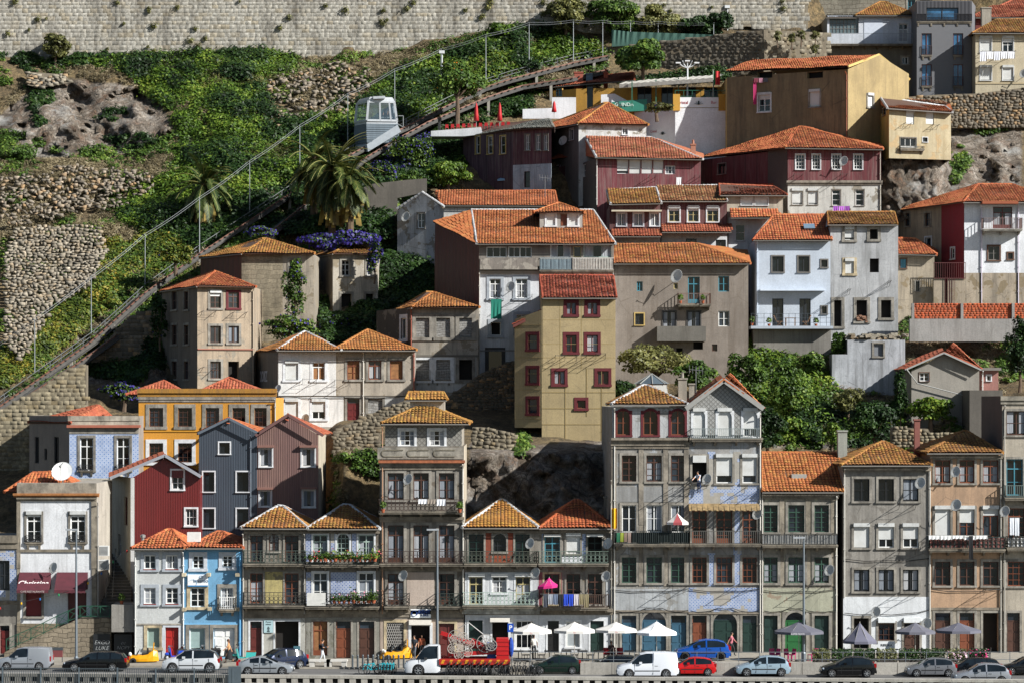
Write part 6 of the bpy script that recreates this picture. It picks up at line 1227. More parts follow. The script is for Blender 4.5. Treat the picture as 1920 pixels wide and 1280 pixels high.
GREEN = leafmat('#1b290c', '#486424', '#80923c'); LIME = leafmat('#1f2c0b', '#4f6c1e', '#8c983c'); DARKG = leafmat('#0f1b0a', '#263f19', '#465f26'); OLIVE = leafmat('#33331a', '#66683a', '#8f8b52'); DRY = leafmat('#3f3829', '#786c4f', '#a2967a', .15); YEL = leafmat('#2a3a14', '#5a6a26', '#a08a34'); PURP = leafmat('#1f1a48', '#352b78', '#54479c'); BROWN = leafmat('#3b2c1c', '#6e5b42', '#8f7d60', .1)
def tree(label, px, py0, py1, w, Y, mat, trunk=1.2, size=.22, dens=26, name='tree', cat='tree', nb=14, group=None, flowers=None, flat=1., tc='#5a4a3a'):
    """crown fills photo box centre px, rows py0..py1, width w px at distance Y"""
    k = Y/FP; W = w*k/2; H = (py1-py0)*k/2; c = at(px, (py0+py1)/2, Y); base = Vector((c.x, Y, c.z-H-trunk)); t = thing(name, label, cat, tuple(base), group)
    D = W*.85*flat; bl = [(c, W*.62, D*.62, H*.66)]
    if cat != 'tree': nb += 5; bl += [(c+Vector((W*R_(-.4,.4), 0, -H*.6)), W*.5, D*.5, H*.5) for _ in range(2)]
    for i in range(nb):
        a = R_(0, 6.283); e = R_(-.75, 1.); q = math.sqrt(max(0, 1-e*e)); s = R_(.24, .42)
        bl.append((c+Vector((W*.7*q*math.cos(a), D*.7*q*math.sin(a), H*.68*e)), W*s, D*s, H*s*R_(.8, 1.2)))
    size *= .78; dens *= 1.75; P, N = blobleaves(bl, dens, size); Q = leafquads(P, N, size); quads('crown', Q, mat, t, RS.uniform(0, 1, len(Q)))
    if flowers:
        m_, fr, fs = flowers; idx = RS.choice(len(P), int(len(P)*fr), replace=False); P2 = P[idx]+(P[idx]-np.array(c))*.06; Q = leafquads(P2, N[idx], fs, .9); quads('flowers', Q, m_, t, RS.uniform(0, 1, len(Q)))
    mb = MB(); r0 = max(.06, min(.22, W*.09)); mb.tube([base-Vector((0,0,.6)), base+Vector((R_(-.1,.1),0,trunk*.6)), Vector((c.x,Y,c.z-H*.3))], [r0*1.3, r0, r0*.6], 7)
    for i in range(5): a = 1.256*i; s0 = Vector((c.x,Y,c.z-H*.7)); e = c+Vector((W*.6*math.cos(a), D*.6*math.sin(a), H*R_(-.1,.5))); mb.tube([s0, (s0+e)/2+Vector((0,0,.1)), e], [r0*.7, r0*.4, r0*.15], 5)
    mb.build('trunk', plain(tc, .9, var=.4), t); return t
def carpet(name, polys, mat, dens, size, hump=.8, br=.9, kind='stuff', lift=.1, thin=-.55, off=0, asp=.62, norock=False):
    """unbroken ground cover over photo polygons: low mounds of leaves on the slope"""
    P, N = [], []
    for poly in polys:
        xs = [p[0] for p in poly]; ys = [p[1] for p in poly]; area = abs(sum(poly[i][0]*poly[(i+1)%len(poly)][1]-poly[(i+1)%len(poly)][0]*poly[i][1] for i in range(len(poly))))/2
        n = int(area*dens); k = 0
        while k < n:
            x, y = R_(min(xs), max(xs)), R_(min(ys), max(ys))
            if not inpoly(x, y, poly): continue
            k += 1
            if norock and any(inpoly(x, y, q) for q in ROCKS[:1]+ROCKS[2:3]+ROCKS[6:]): continue
            c = tsample([x], [y])[0]; cv = Vector(c)+Vector((off,0,0)); f_ = mnoise.noise(cv*.22)+.6*mnoise.noise(cv*.6)
            if f_ < thin: continue
            r = br*R_(.4, 1.1)*(1+.7*max(-.6, f_)); m = 22; d = RS.normal(size=(m, 3)); d /= np.linalg.norm(d, axis=1)[:, None]; d[:, 1] = -abs(d[:, 1])*.9; d[:, 2] = np.where(d[:, 2] < -.3, -d[:, 2], d[:, 2])
            P.append(c+np.array([0, -lift, 0])+d*RS.uniform(.5, 1.05, m)[:, None]*np.array([r, r*hump, r*.75])); N.append(d+np.array([0, -.2, .5]))
    P, N = np.vstack(P), np.vstack(N); Q = leafquads(P, N, size, asp); o = quads(name, Q, mat, None, RS.uniform(0, 1, len(Q))); o['kind'] = kind; return o
carpet('green_ivy', [[(170,118),(300,104),(505,98),(560,110),(530,140),(500,150),(520,235),(560,225),(640,215),(620,290),(540,340),(430,380),(330,430),(225,420),(220,390),(320,330),(345,265),(325,215),(250,150)], [(640,250),(680,190),(740,140),(860,95),(930,60),(1000,48),(1135,100),(1000,120),(910,150),(840,190),(800,215),(740,225),(670,275)]], LIME, .08, .17, .9, 1.1, thin=-.3)
carpet('dark_ivy', [[(170,118),(300,104),(505,98),(500,150),(520,235),(640,215),(620,290),(540,340),(330,430),(225,420),(330,310),(345,265),(325,215),(250,150)], [(640,250),(680,190),(740,140),(860,95),(1000,48),(1135,100),(910,150),(740,225),(670,275)]], DARKG, .09, .17, 1., 1.3, thin=.15, off=50)
carpet('slope_straw', [[(170,118),(300,104),(505,98),(500,150),(520,235),(640,215),(620,290),(540,340),(330,430),(225,420),(330,310),(345,265),(325,215),(250,150)]], DRY, .06, .22, .5, .6, thin=.1, off=140, asp=.16)
carpet('dry_bramble', [[(230,120),(560,110),(530,140),(520,235),(560,225),(600,250),(540,300),(430,330),(400,250),(330,160)], [(760,120),(930,60),(1000,48),(1100,90),(900,140),(800,180)]], OLIVE, .06, .18, .8, .9, thin=.2, off=90, asp=.25)
carpet('dark_undergrowth', [[(0,100),(170,104),(300,106),(470,100),(460,118),(330,128),(240,128),(120,124),(0,118)], [(240,400),(340,420),(430,385),(540,345),(620,295),(665,300),(640,350),(600,440),(480,430),(380,470),(300,430)], [(700,240),(800,250),(850,320),(800,340),(730,340),(680,320)], [(715,455),(815,440),(815,560),(740,570),(705,590)], [(600,560),(715,560),(720,640),(600,640)]], DARKG, .075, .18)
carpet('slope_scrub', [[(0,735),(0,640),(60,640),(110,575),(170,540),(200,450),(280,440),(330,440),(365,470),(270,535),(170,605),(80,680)], [(80,705),(170,640),(250,590),(260,600),(165,680),(95,712)]], YEL, .06, .16, br=.75, thin=-.25)
carpet('green_scrub', [[(170,600),(190,500),(260,430),(370,430),(380,460),(270,530)], [(0,250),(50,250),(120,285),(60,300),(0,295)], [(150,280),(200,275),(220,300),(160,305)]], GREEN, .045, .16, br=.7, thin=-.15)
BIG = [[(0,112),(300,112),(480,112),(760,95),(930,55),(1140,100),(1140,140),(870,240),(870,350),(600,480),(310,540),(160,700),(0,760)], [(1400,640),(1920,600),(1920,850),(1430,850)], [(1780,230),(1920,225),(1920,345),(1800,345)], [(620,960),(625,850),(715,800),(715,960)]]
carpet('sparse_grass', BIG, DRY, .034, .2, .5, .5, thin=-.05, off=33, asp=.16, norock=True)
carpet('weeds', BIG, GREEN, .028, .15, .7, .6, thin=.08, off=70, norock=True)
carpet('palm_undergrowth', [[(560,350),(640,330),(735,345),(735,450),(640,440),(540,440)]], DARKG, .08, .18, br=1.1, lift=2.2)
carpet('rock_shrubs', [[(50,190),(80,160),(100,165),(95,225),(70,240)], [(110,215),(150,190),(200,200),(240,205),(225,230),(170,228)], [(200,260),(260,250),(300,265),(240,290)], [(0,120),(60,125),(120,120),(60,140),(0,150)]], DARKG, .05, .16, br=.6, thin=-.05)
carpet('understorey', [[(810,242),(920,187),(1000,165),(1140,138),(1195,150),(1040,168),(1010,176),(980,215),(880,236)], [(745,262),(810,240),(866,262),(870,345),(800,352),(740,335)], [(1140,150),(1270,140),(1365,125),(1365,150),(1190,160)], [(160,700),(180,640),(250,590),(300,560),(304,690),(250,720)]], DARKG, .07, .17, br=.8, thin=-.5, off=20)
carpet('dry_grass', [[(0,430),(0,395),(150,400),(280,370),(330,400),(210,430)], [(500,140),(700,118),(760,96),(800,100),(700,170),(640,220),(560,215)], [(200,330),(320,290),(340,330),(250,380)], [(760,95),(900,70),(930,60),(860,95),(760,130)], [(0,300),(200,300),(300,320),(250,345),(0,340)]], DRY, .05, .2, .5, .55, thin=-.3, asp=.16)
carpet('dark_vines', [[(1385,650),(1560,690),(1600,760),(1690,760),(1700,838),(1432,838),(1432,740)]], DARKG, .05, .17, br=1., thin=-.1, off=12)
carpet('hill_vines', [[(1362,650),(1405,640),(1440,650),(1500,690),(1560,700),(1560,760),(1530,800),(1470,830),(1432,830),(1432,760),(1380,700)], [(1590,830),(1600,770),(1690,760),(1700,830)]], LIME, .075, .17, br=1.1)
carpet('brown_brambles', [[(1712,612),(1900,606),(1910,640),(1890,672),(1780,660),(1715,660)], [(1510,700),(1560,690),(1600,730),(1560,770),(1530,760)], [(1705,640),(1760,640),(1780,664),(1700,672)]], BROWN, .075, .22, br=.7, asp=.14)
carpet('wall_weeds', [[(1712,606),(1790,604),(1780,630),(1720,630)], [(1830,612),(1920,604),(1920,640),(1850,640)], [(1690,560),(1710,566),(1712,640),(1690,640)], [(625,855),(708,850),(708,866),(630,866)], [(1760,300),(1800,270),(1820,300),(1790,350)], [(1800,230),(1900,215),(1920,235),(1840,255)], [(960,830),(985,810),(990,840),(975,860)]], GREEN, .06, .17, br=.6)
carpet('flower_carpet', [[(722,275),(770,255),(805,255),(800,290),(760,320),(705,330),(700,310)]], PURP, .012, .11, br=.8, lift=.5)
# ---- individual trees, shrubs and climbers
tree('dense round dark green tree beside the terrace bar canopy',1205,74,144,108,287.5,GREEN,1.2,.26,30,nb=20)
tree('broad orange tree with small fruit above the red parasols',857,112,196,112,283,GREEN,1.6,.25,24,nb=18,flowers=(leafmat('#a85a12','#c87a1a','#d89030'),.012,.08))
tree('round light green shrub behind the long dark purple house',842,303,350,88,274,LIME,.8,.2,30,'shrub','shrub',14)
tree('conical dark shrub standing on the ivy slope',488,172,224,52,291,DARKG,.4,.2,26,'shrub','shrub',10)
tree('upright bright shrub left of the feathery palm',344,262,325,44,286,GREEN,.4,.2,26,'shrub','shrub',10)
for lb, px, a, b, w, m_ in (('tall pale bush against the city wall beside the dark cavity',1062,-6,62,84,OLIVE),('wide olive bush leaning on the city wall',1150,-4,66,120,GREEN),('loose grey-green bush between two olive bushes on the city wall',1232,8,74,90,OLIVE),('dark bush at the foot of the city wall above the green net',1302,28,76,86,DARKG),('rightmost dark bush under the city wall near the white pole',1350,22,70,60,DARKG),('bright young bush at the top end of the ivy slope',940,42,80,64,LIME),('airy shrub rising against the city wall at upper left',105,62,112,58,OLIVE)):
    tree(lb,px,a,b,w,298.4,m_,.4,.22,18,'shrub','shrub',12)
tree('grey-green fig tree in front of the brown house',1232,640,716,150,243,OLIVE,1.5,.2,11,nb=16)
tree('leafy fig shrub between brown house and gabled tall house',1300,672,735,92,241,GREEN,1.,.22,18,'shrub','shrub',12)
tree('low dark bush beside the glass lantern',1168,712,748,52,236,DARKG,.5,.2,22,'shrub','shrub')
for lb, px, a, b, w, Y, m_ in (('tall climbing vine mass below the pale blue terrace',1400,650,745,80,243,GREEN),('large bright vine heap on the cliff',1470,680,800,110,240,GREEN),('dark green vine lobe hanging over the cliff face',1440,760,845,74,235,DARKG),('leafy bush under the streaky ruin wall',1640,752,832,110,233,DARKG),('small bright bush by the tall chimney',1562,790,838,44,229,LIME),('brownish shrub at the foot of the streaky ruin',1590,722,775,70,241,OLIVE),('shrub growing in the gap beside the ruin wall',1572,620,672,34,247,GREEN),('ivy curtain hanging between ruin and cement shed',1688,690,790,30,239.5,DARKG),('mossy hedge below the cement shed',1745,742,790,90,238,LIME),('big dark bush cut by the right edge',1912,590,712,60,243,DARKG),('weed bush on the ledge below the terrace',1528,655,700,60,247,GREEN)):
    tree(lb,px,a,b,w,Y,m_,.5,.2,20,'shrub','shrub',12,flat=.7)
fl = lambda fr, s: (PURP, fr, s)
for lb, px, a, b, w, Y, m_, f in (('ivy column climbing the corner of the derelict stone house',552,487,600,50,250.6,GREEN,fl(.05,.12)),('ivy with purple flowers spreading over the wall behind the white double house',540,592,640,120,249,GREEN,fl(.06,.12)),('dark ivy heap in the shade under the empty black openings',640,588,640,110,256,DARKG,fl(.02,.12)),('purple morning glory blanket over the derelict roof',640,432,472,150,261,GREEN,fl(.6,.15)),('purple vine hanging from the roof corner',702,450,515,34,258,GREEN,fl(.35,.14)),('purple flowered vine bank beside the funicular girder',770,250,320,90,279,GREEN,fl(.08,.12)),('purple morning glory heap on the slope below the cabin',722,300,342,60,277,GREEN,fl(.25,.12)),('purple flowered bush by the grey chimney stump',232,714,752,86,240,GREEN,fl(.3,.13)),('purple flowers along the track beside the terracotta ruin roof',490,425,446,60,263,GREEN,fl(.45,.13)),('ivy clump between tower house and dark track wall',300,560,640,40,251.5,DARKG,fl(.02,.1)),('yellowing ferns beside the track walkway',330,455,500,70,261,YEL,fl(.02,.1)),('small vine with leaves on the white terrace wall',1232,192,212,64,280,OLIVE,fl(.02,.1)),('shrub with dry flowers near the satellite dish wall',770,320,345,46,273,GREEN,fl(.02,.1))):
    tree(lb,px,a,b,w,Y,m_,.3,.17,24,'climber','climbing plant',12,flat=.45,flowers=f)
for lb, px, py in (('weed tuft leftmost on the pale wall end',1458,68),('weed tuft second from left on the pale wall end',1484,72),('weed tuft in the middle of the pale wall end',1502,66),('weed tuft rightmost on the pale wall end',1528,66),('hanging weed low on the pale wall end',1528,92)): tree(lb,px,py-10,py+10,20,291.6,OLIVE,.1,.14,26,'weed','plant',5)
P, N = [], []
for i in range(46):
    x = R_(0,1500); y = R_(2, 100 if x < 700 else 50); c = at(x, y, 299.85); r = R_(.12,.42); m = int(60*r*3); d = RS.normal(size=(m,3)); d[:,1] = -abs(d[:,1])*.5; P.append(np.array(c)+d*np.array([r,r*.6,r])*.55); N.append(d+np.array([0,-.4,.3]))
P, N = np.vstack(P), np.vstack(N); o = quads('wall_plants', leafquads(P,N,.12), OLIVE, None, RS.uniform(0,1,len(P))); o['kind'] = 'stuff'
# ---- palms
def palm(label, px, py, Y, R, tr, n=46, mat=None, sk=6):
    c = at(px, py, Y); t = thing('palm_tree', label, 'palm', (c.x, c.y, c.z-tr)); Q = []; mb = MB()
    for i in range(n):
        az = R_(0, 6.283); el = R_(-.95, 1.3); L = R*R_(.8, 1.1); d = Vector((math.cos(az)*math.cos(el), math.sin(az)*math.cos(el), math.sin(el))); p = Vector(c); pts = [p.copy()]; m = 15
        for j in range(m): d = (d+Vector((0,0,-.105-.03*(el < .2)))).normalized(); p = p+d*L/m; pts.append(p.copy())
        mb.tube(pts, [.05*(1-j/(m+2))+.008 for j in range(m+1)], 4, cap=False)
        for j in range(1, m):
            d2 = (pts[j+1]-pts[j]).normalized(); s = d2.cross(Vector((0,0,1))); s = s.normalized() if s.length > .1 else Vector((1,0,0)); up = s.cross(d2); l = .62*math.sin(math.pi*min(1, (j+1.5)/(m+1)))**.6*R_(.8, 1.1)
            for sg in (-1, 1):
                for h_ in (0, .33, .66):
                    b = pts[j].lerp(pts[j+1], h_); e = b+(s*sg*.8+d2*.75+up*.15)*l+Vector((0,0,-.2*l)); w = d2*.055
                    Q.append([tuple(b-w), tuple(b+w), tuple(e+w*.3), tuple(e-w*.3)])
    o = quads('fronds', np.array(Q), mat or leafmat('#131c0b', '#344419', '#6f7238', .15), t, RS.uniform(0, 1, len(Q))); mb.build('frond_stems', plain('#7d7a3d', .7), o)
    s = MB(); Q = []
    for i in range(sk*8):                                     # skirt of hanging dead fronds
        az = R_(0, 6.283); L = R*R_(.6, 1.15); r = R_(.25, 1.); a = Vector((c.x+r*.5*math.cos(az), c.y+r*.5*math.sin(az), c.z-.2)); b = Vector((c.x+r*1.3*math.cos(az), c.y+r*1.3*math.sin(az), c.z-L)); w = Vector((.16, .05, 0)); Q.append([tuple(a-w*.3), tuple(a+w*.3), tuple(b+w), tuple(b-w)])
    quads('dead_fronds', np.array(Q), leafmat('#3d3218', '#7d6a30', '#b09a4a', .15), t, RS.uniform(0, 1, len(Q)))
    s.tube([(c.x, c.y, c.z-tr-1), (c.x+.1, c.y, c.z-tr*.5), (c.x, c.y, c.z+.2)], [.4, .34, .3], 9); s.build('trunk', plain('#5a4a36', .95, var=.5), t)
palm('largest palm with drooping fronds right above the purple roof',622,318,266,4.9,6.5,64,sk=9)
palm('shorter palm leaning out behind the largest palm',588,298,269,4.,6,44)
palm('third palm with yellowish fronds nearest the stone wall',655,338,265,3.8,5,40,sk=7)
palm('feathery palm in the shade at left beside the track',383,348,272,4.1,5,46,leafmat('#141f0e', '#33451f', '#67703c', .15))
# ---- funicular: two tracks, walkway fence, mast line
def polyY(pts, d): return [at(x, y, float(Yt(x, y))-d) for x, y in pts]
def resample(pts, step):
    out = [pts[0]]
    for a, b in zip(pts, pts[1:]):
        n = max(1, int((b-a).length/step)); out += [a.lerp(b, i/n) for i in range(1, n+1)]
    return out
def track(label, pts, d):
    P = polyY(pts, d); t = thing('funicular_track', label, 'railway track', tuple(P[0])); G = MB(); Rl = MB(); S = MB(); st = MB()
    for a, b in zip(P, P[1:]):
        for k in (0, 1.6): G.bar(a+Vector((0,k,-.32)), b+Vector((0,k,-.32)), .16, .34); Rl.bar(a+Vector((0,k+.05,-.04)), b+Vector((0,k+.05,-.04)), .09, .14)
        G.bar(a+Vector((0,.8,-.15)), b+Vector((0,.8,-.15)), 1.5, .05)
    Q = resample(P, .7)
    for p in Q: S.bar(p+Vector((0,-.25,-.13)), p+Vector((0,1.9,-.13)), .14, .1)
    for p in Q[::9]: st.bar(p+Vector((0,.1,-.4)), p+Vector((0,.1,-3.4)), .28); st.bar(p+Vector((0,1.5,-.4)), p+Vector((0,1.5,-3.4)), .28)
    G.build('girder', plain('#45433f', .8, var=.4), t); Rl.build('rail', plain('#6b4a3c', .5, .3), t); S.build('sleepers', plain('#3f3b36', .9), t); st.build('piers', plain('#8d897f', .9), t); return P
T1 = [(-40,790),(0,760),(170,640),(272,548),(375,474),(480,405),(570,345),(660,288),(720,255),(760,238),(830,202),(910,163),(960,147),(1075,117),(1140,104)]
T2 = [(-40,800),(45,745),(144,681),(230,620),(320,560),(420,495),(520,425),(600,360),(672,303),(750,257),(803,228),(916,181),(980,160),(1073,145),(1139,130)]
P1 = track('upper funicular track with the walkway fence running up the hillside', T1, 2.2); P2 = track('lower funicular track carrying the cabin', T2, 3.4)
f = thing('walkway_fence','grey steel walkway fence following the upper funicular track','fence',tuple(P1[0])); mb = MB(); ms = MB(); Q = resample(P1, 1.55)
for p in Q: ms.bar(p+Vector((0,2.1,-.1)), p+Vector((0,2.1,1.05)), .07)
for z in (.35, .7, 1.05):
    for a, b in zip(P1, P1[1:]): mb.bar(a+Vector((0,2.1,z)), b+Vector((0,2.1,z)), .05)
mb.build('rails', plain('#6a6d6c', .5, .3), f); ms.build('posts', plain('#6a6d6c', .5, .3), f)
mast = [(-30,662,760),(65,598,702),(171,520,620),(272,440,538),(374,371,470),(468,303,395),(562,236,330),(652,177,270),(740,131,218),(827,93,170),(911,66,150),(992,44,125),(1075,39,112),(1130,40,105),(1182,41,90),(1234,42,85),(1338,44,82)]
tops = []; m0 = None
for i, (px, y0, y1) in enumerate(mast):
    Y = float(Yt(px, min(y1, 700)))-1.; a = at(px, y1, Y); b = at(px, y0, Y); tops.append(b)
    lb = 'thin grey catenary mast beside the funicular track'; t = thing('catenary_mast', lb, 'pole', tuple(a), 'masts along the funicular'); mb = MB(); mb.tube([a-Vector((0,0,1)), b], [.06, .04], 6); mb.build('pole', plain('#7d8284', .5, .3), t); mb = MB(); mb.bar(b-Vector((0,0,.1)), b+Vector((0,-.7,-.05)), .05); mb.build('bracket', plain('#8f9496', .4, .4), t)
POS = ['at the lower left photo edge','beside the big rubble wall','above the dark shaded garden wall','left of the orange shrubs on the slope','beside the feathery palm','left of the tallest palm','next to the conical shrub slope','left of the white cabin','just right of the white cabin','above the orange tree','left of the upper walkway','at the bend of the upper walkway','over the grey girder bridge','at the top end of the track','left on the green safety net','in the middle of the green safety net','right end of the green safety net']
for o_, s_ in zip([o for o in COL.objects if o.name.startswith('catenary_mast')], POS): o_['label'] = 'thin grey mast '+s_
c = thing('catenary_cable','twin grey cable strung along the funicular masts','cable',tuple(tops[0]))
for k, dz in enumerate((.0, -.22)):
    mb = MB(); pts = []
    for a, b in zip(tops, tops[1:]):
        for i in range(6): s = i/6; pts.append(a.lerp(b, s)+Vector((0,-.5,dz-.5*s*(1-s))))
    mb.tube(pts, .017, 5); mb.build('cable', plain('#7d8082', .5, .3), c)
n_ = thing('safety_net','green mesh safety net on posts beside the upper track','net',tuple(at(1150,88,297.5))); mb = MB(); pts = [(1147,88,56),(1180,86,60),(1240,80,62),(1300,72,64),(1345,66,66)]
for a, b in zip(pts, pts[1:]):
    for i in range(8):
        x0, x1 = a[0]+(b[0]-a[0])*i/8, a[0]+(b[0]-a[0])*(i+1)/8; l = lambda q, i_: a[q]+(b[q]-a[q])*i_/8; mb.face([at(x0,l(1,i),296.3),at(x1,l(1,i+1),296.3),at(x1,l(2,i+1),296.2+.1*(i%2)),at(x0,l(2,i),296.2+.1*((i+1)%2))])
mb.build('mesh', plain('#2f5147', .8), n_)
# cabin
Yc = P2[9].y-.6
cab = thing('funicular_cabin','white and grey glazed funicular cabin on the sloping track','funicular cabin',tuple(at(705,285,Yc)))
def ring(x0, x1, x2, row, dy=0.):
    z = gz(row, Yc); return [Vector((gx(x1,Yc),Yc,z)), Vector((gx(x2,Yc),Yc+.5,z)), Vector((gx(x2,Yc)-.2,Yc+2.6,z)), Vector((gx(x0,Yc),Yc+2.3,z))]
L = [ring(664,688,745,268), ring(661,687,748,250), ring(662,687,746,232), ring(663,688,744,226), ring(667,691,739,191), ring(668,692,738,186), ring(672,694,735,182)]
fr = MB(); gl = MB(); sk = MB()
for i, (a, b) in enumerate(zip(L, L[1:])):
    for j in range(4):
        q = [a[j], a[(j+1)%4], b[(j+1)%4], b[j]]; (gl if i == 3 else sk if i < 2 else fr).face(q)
fr.face(L[-1]); fr.face(L[0][::-1])
for j in range(4): fr.bar(L[3][j], L[4][j], .22)
for t_ in (.44, .8): fr.bar(L[3][0].lerp(L[3][1],t_)+Vector((0,-.03,0)), L[4][0].lerp(L[4][1],t_)+Vector((0,-.03,0)), .16)
for i_ in (3, 4):
    for j in range(4): fr.bar(L[i_][j], L[i_][(j+1)%4], .2)
for k in range(9):
    s = (k+.5)/9; a = [L[0][j].lerp(L[2][j], s) for j in range(4)]
    for j in (0, 3): sk.bar(a[j], a[(j+1)%4], .07)
fr.bar(at(700,184,Yc), at(722,183,Yc), .5, .25)
fl_ = MB(); fl_.face([v+Vector((0,0,.05)) for v in L[3]]); fl_.bar(L[3][3]+Vector((.3,-.4,.5)), L[3][2]+Vector((-.3,-.4,.5)), .12, .08); fl_.build('interior_bench', plain('#8d9296', .6), cab)
fr.build('frame', plain('#b3b7ba', .35, .1), cab); gl.build('glazing', thinglass(), cab); sk.build('louvred_skirt', corrugated('#6a7780', .12, .05, across=True, depth=.5), cab)
w = MB(); a, b, c_, d = at(662,283,Yc), at(690,285,Yc), at(752,247,Yc), at(745,234,Yc); a2 = at(664,270,Yc); b2 = at(688,271,Yc)
w.hexa([a+Vector((0,2.2,0)), b, c_+Vector((0,.3,0)), c_+Vector((-.3,2.5,0)), a2+Vector((0,2.2,0)), b2, d+Vector((0,.3,0)), d+Vector((-.3,2.5,0))]); w.build('wedge_chassis', plain('#a9afb3', .4, .2), cab)
mb = MB(); P_ = [at(745,232,Yc), at(756,238,Yc), at(756,217,Yc), at(747,217,Yc)]
for a, b in zip(P_, P_[1:]): mb.bar(a+Vector((0,.3,0)), b+Vector((0,.3,0)), .07)
mb.build('platform_rail', plain('#9a9d9c', .4, .3), cab); CABIN = (Yc, L[3][0].z)
# ================================================================== STREET
def sheet(name, x0, x1, y0, y1, z, mat, kind='structure', z0=None):
    mb = MB(); mb.box(x0, x1, y0, y1, z-.3 if z0 is None else z0, z); return structure(mb.build(name, mat), kind)
t = NT('asphalt'); p = t.pos(); n = t.noise(p, 14, 4, .7); col = t.ramp(t.noise(t.map(p, (.15, 1, 1)), .6, 7, .65), [(.35, C('#4c4b49')), (.65, C('#6a6865'))]); col = t.mix(t.ramp(n, [(.4, .3), (.6, 0.)]), col, C('#2c2b2a')); t.bump(n, .3, .02); ASPH = t.fin(col, .85)
PAVE = ashlar('#8f8a80', .6, .6, .02, 7, '#5d584e', .25)
sheet('ground', -1500, 1500, 184, 2200, -.02, plain('#6a6353', .95), z0=-6)
mb = MB(); mb.face([(-700,184.9,.004),(700,184.9,.004),(700,197.5,.004),(-700,197.5,.004)]); structure(mb.build('road', ASPH))
mb = MB(); mb.face([(-900,-500,-5),(900,-500,-5),(900,184,-5),(-900,184,-5)]); t = NT('river'); t.bump(t.noise(t.map(t.pos(), (1, 2.5, 1)), .35, 4), .5, .3); structure(mb.build('river', t.fin(C('#16241f'), .08)))
sheet('pavement', -700, gx(955,198), 197.5, 204, .13, plain('#8a8478', .9, var=.3), z0=-.1)
X0 = gx(955, 195); sheet('terrace', X0, 300, 192.6, 204, .55, plain('#8f897d', .9, var=.3), z0=-.1)
sheet('pavement', gx(560,196), X0, 196.3, 197.498, .126, plain('#8f897d', .9, var=.25), z0=-.1)
w = thing('terrace_wall','low concrete kerb wall holding the cafe terrace above the parked cars','wall',(10,192.4,0)); mb = MB(); mb.box(gx(1088,192.4), 300, 192.3, 192.6, 0, .82); mb.build('concrete', plaster('#a39d90', .6, seed=91), w); mb = MB()
for i in range(40): x = gx(1088,192.4)+2.2*i; mb.box(x-.012, x+.012, 192.29, 192.3, .02, .8)
mb.build('joints', plain('#5d584f', .9), w)
mb = MB(); rows = [(-.15)]
for x in range(-60, 60, 6): mb.box(x, x+3, 193.9, 194.02, .006, .010)
structure(mb.build('road_markings', plain('#b9b8b3', .8, var=.3)))
# quay parapet: beam on stub posts, with iron railing over its left part
q = thing('quay_parapet','concrete quay parapet with square gaps along the bottom edge of the photo','wall',(0,184.4,-2)); x0 = gx(436,185.5)
yq = lambda x: 184.6-x*.062
def qbox(mb, xa, xb, o0, o1, z0, z1): mb.hexa([(xa,yq(xa)+o0,z0),(xb,yq(xb)+o0,z0),(xb,yq(xb)+o1,z0),(xa,yq(xa)+o1,z0),(xa,yq(xa)+o0,z1),(xb,yq(xb)+o0,z1),(xb,yq(xb)+o1,z1),(xa,yq(xa)+o1,z1)])
mb = MB(); qbox(mb, -60, 60, 0, .6, .43, .62); qbox(mb, -60, 60, .02, .6, -6, .1); x = -60.
while x < 60: qbox(mb, x, x+.42, .03, .3, .1, .43); x += .78
mb.build('concrete', plaster('#a8a294', .6, seed=92), q); mb = MB(); qbox(mb, -60, 60, .32, .58, .1, .43); mb.build('recess', plain('#24221f', .9), q)  # backing of the gaps coloured near black in place of shadow
f = thing('quay_railing','grey vertical-bar railing on the quay edge at lower left','fence',(gx(200,186),186,.6)); mb = MB(); x = -60.; b_ = lambda x, z: Vector((x, yq(x)-.06, z))
while x < x0: mb.bar(b_(x,-.3), b_(x,1.0), .03); x += .15
for z in (-.2, 1.0): mb.bar(b_(-60,z), b_(x0,z), .055)
mb.build('bars', plain('#464e52', .5, .3), f); mb = MB()
for i in range(18): mb.bar(b_(x0-2.6*i,-.4), b_(x0-2.6*i,1.08), .09)
mb.bar(b_(x0-.3,.5), b_(x0+.55,.5), .06, 1.4); mb.build('posts', plain('#59646a', .5, .3), f)

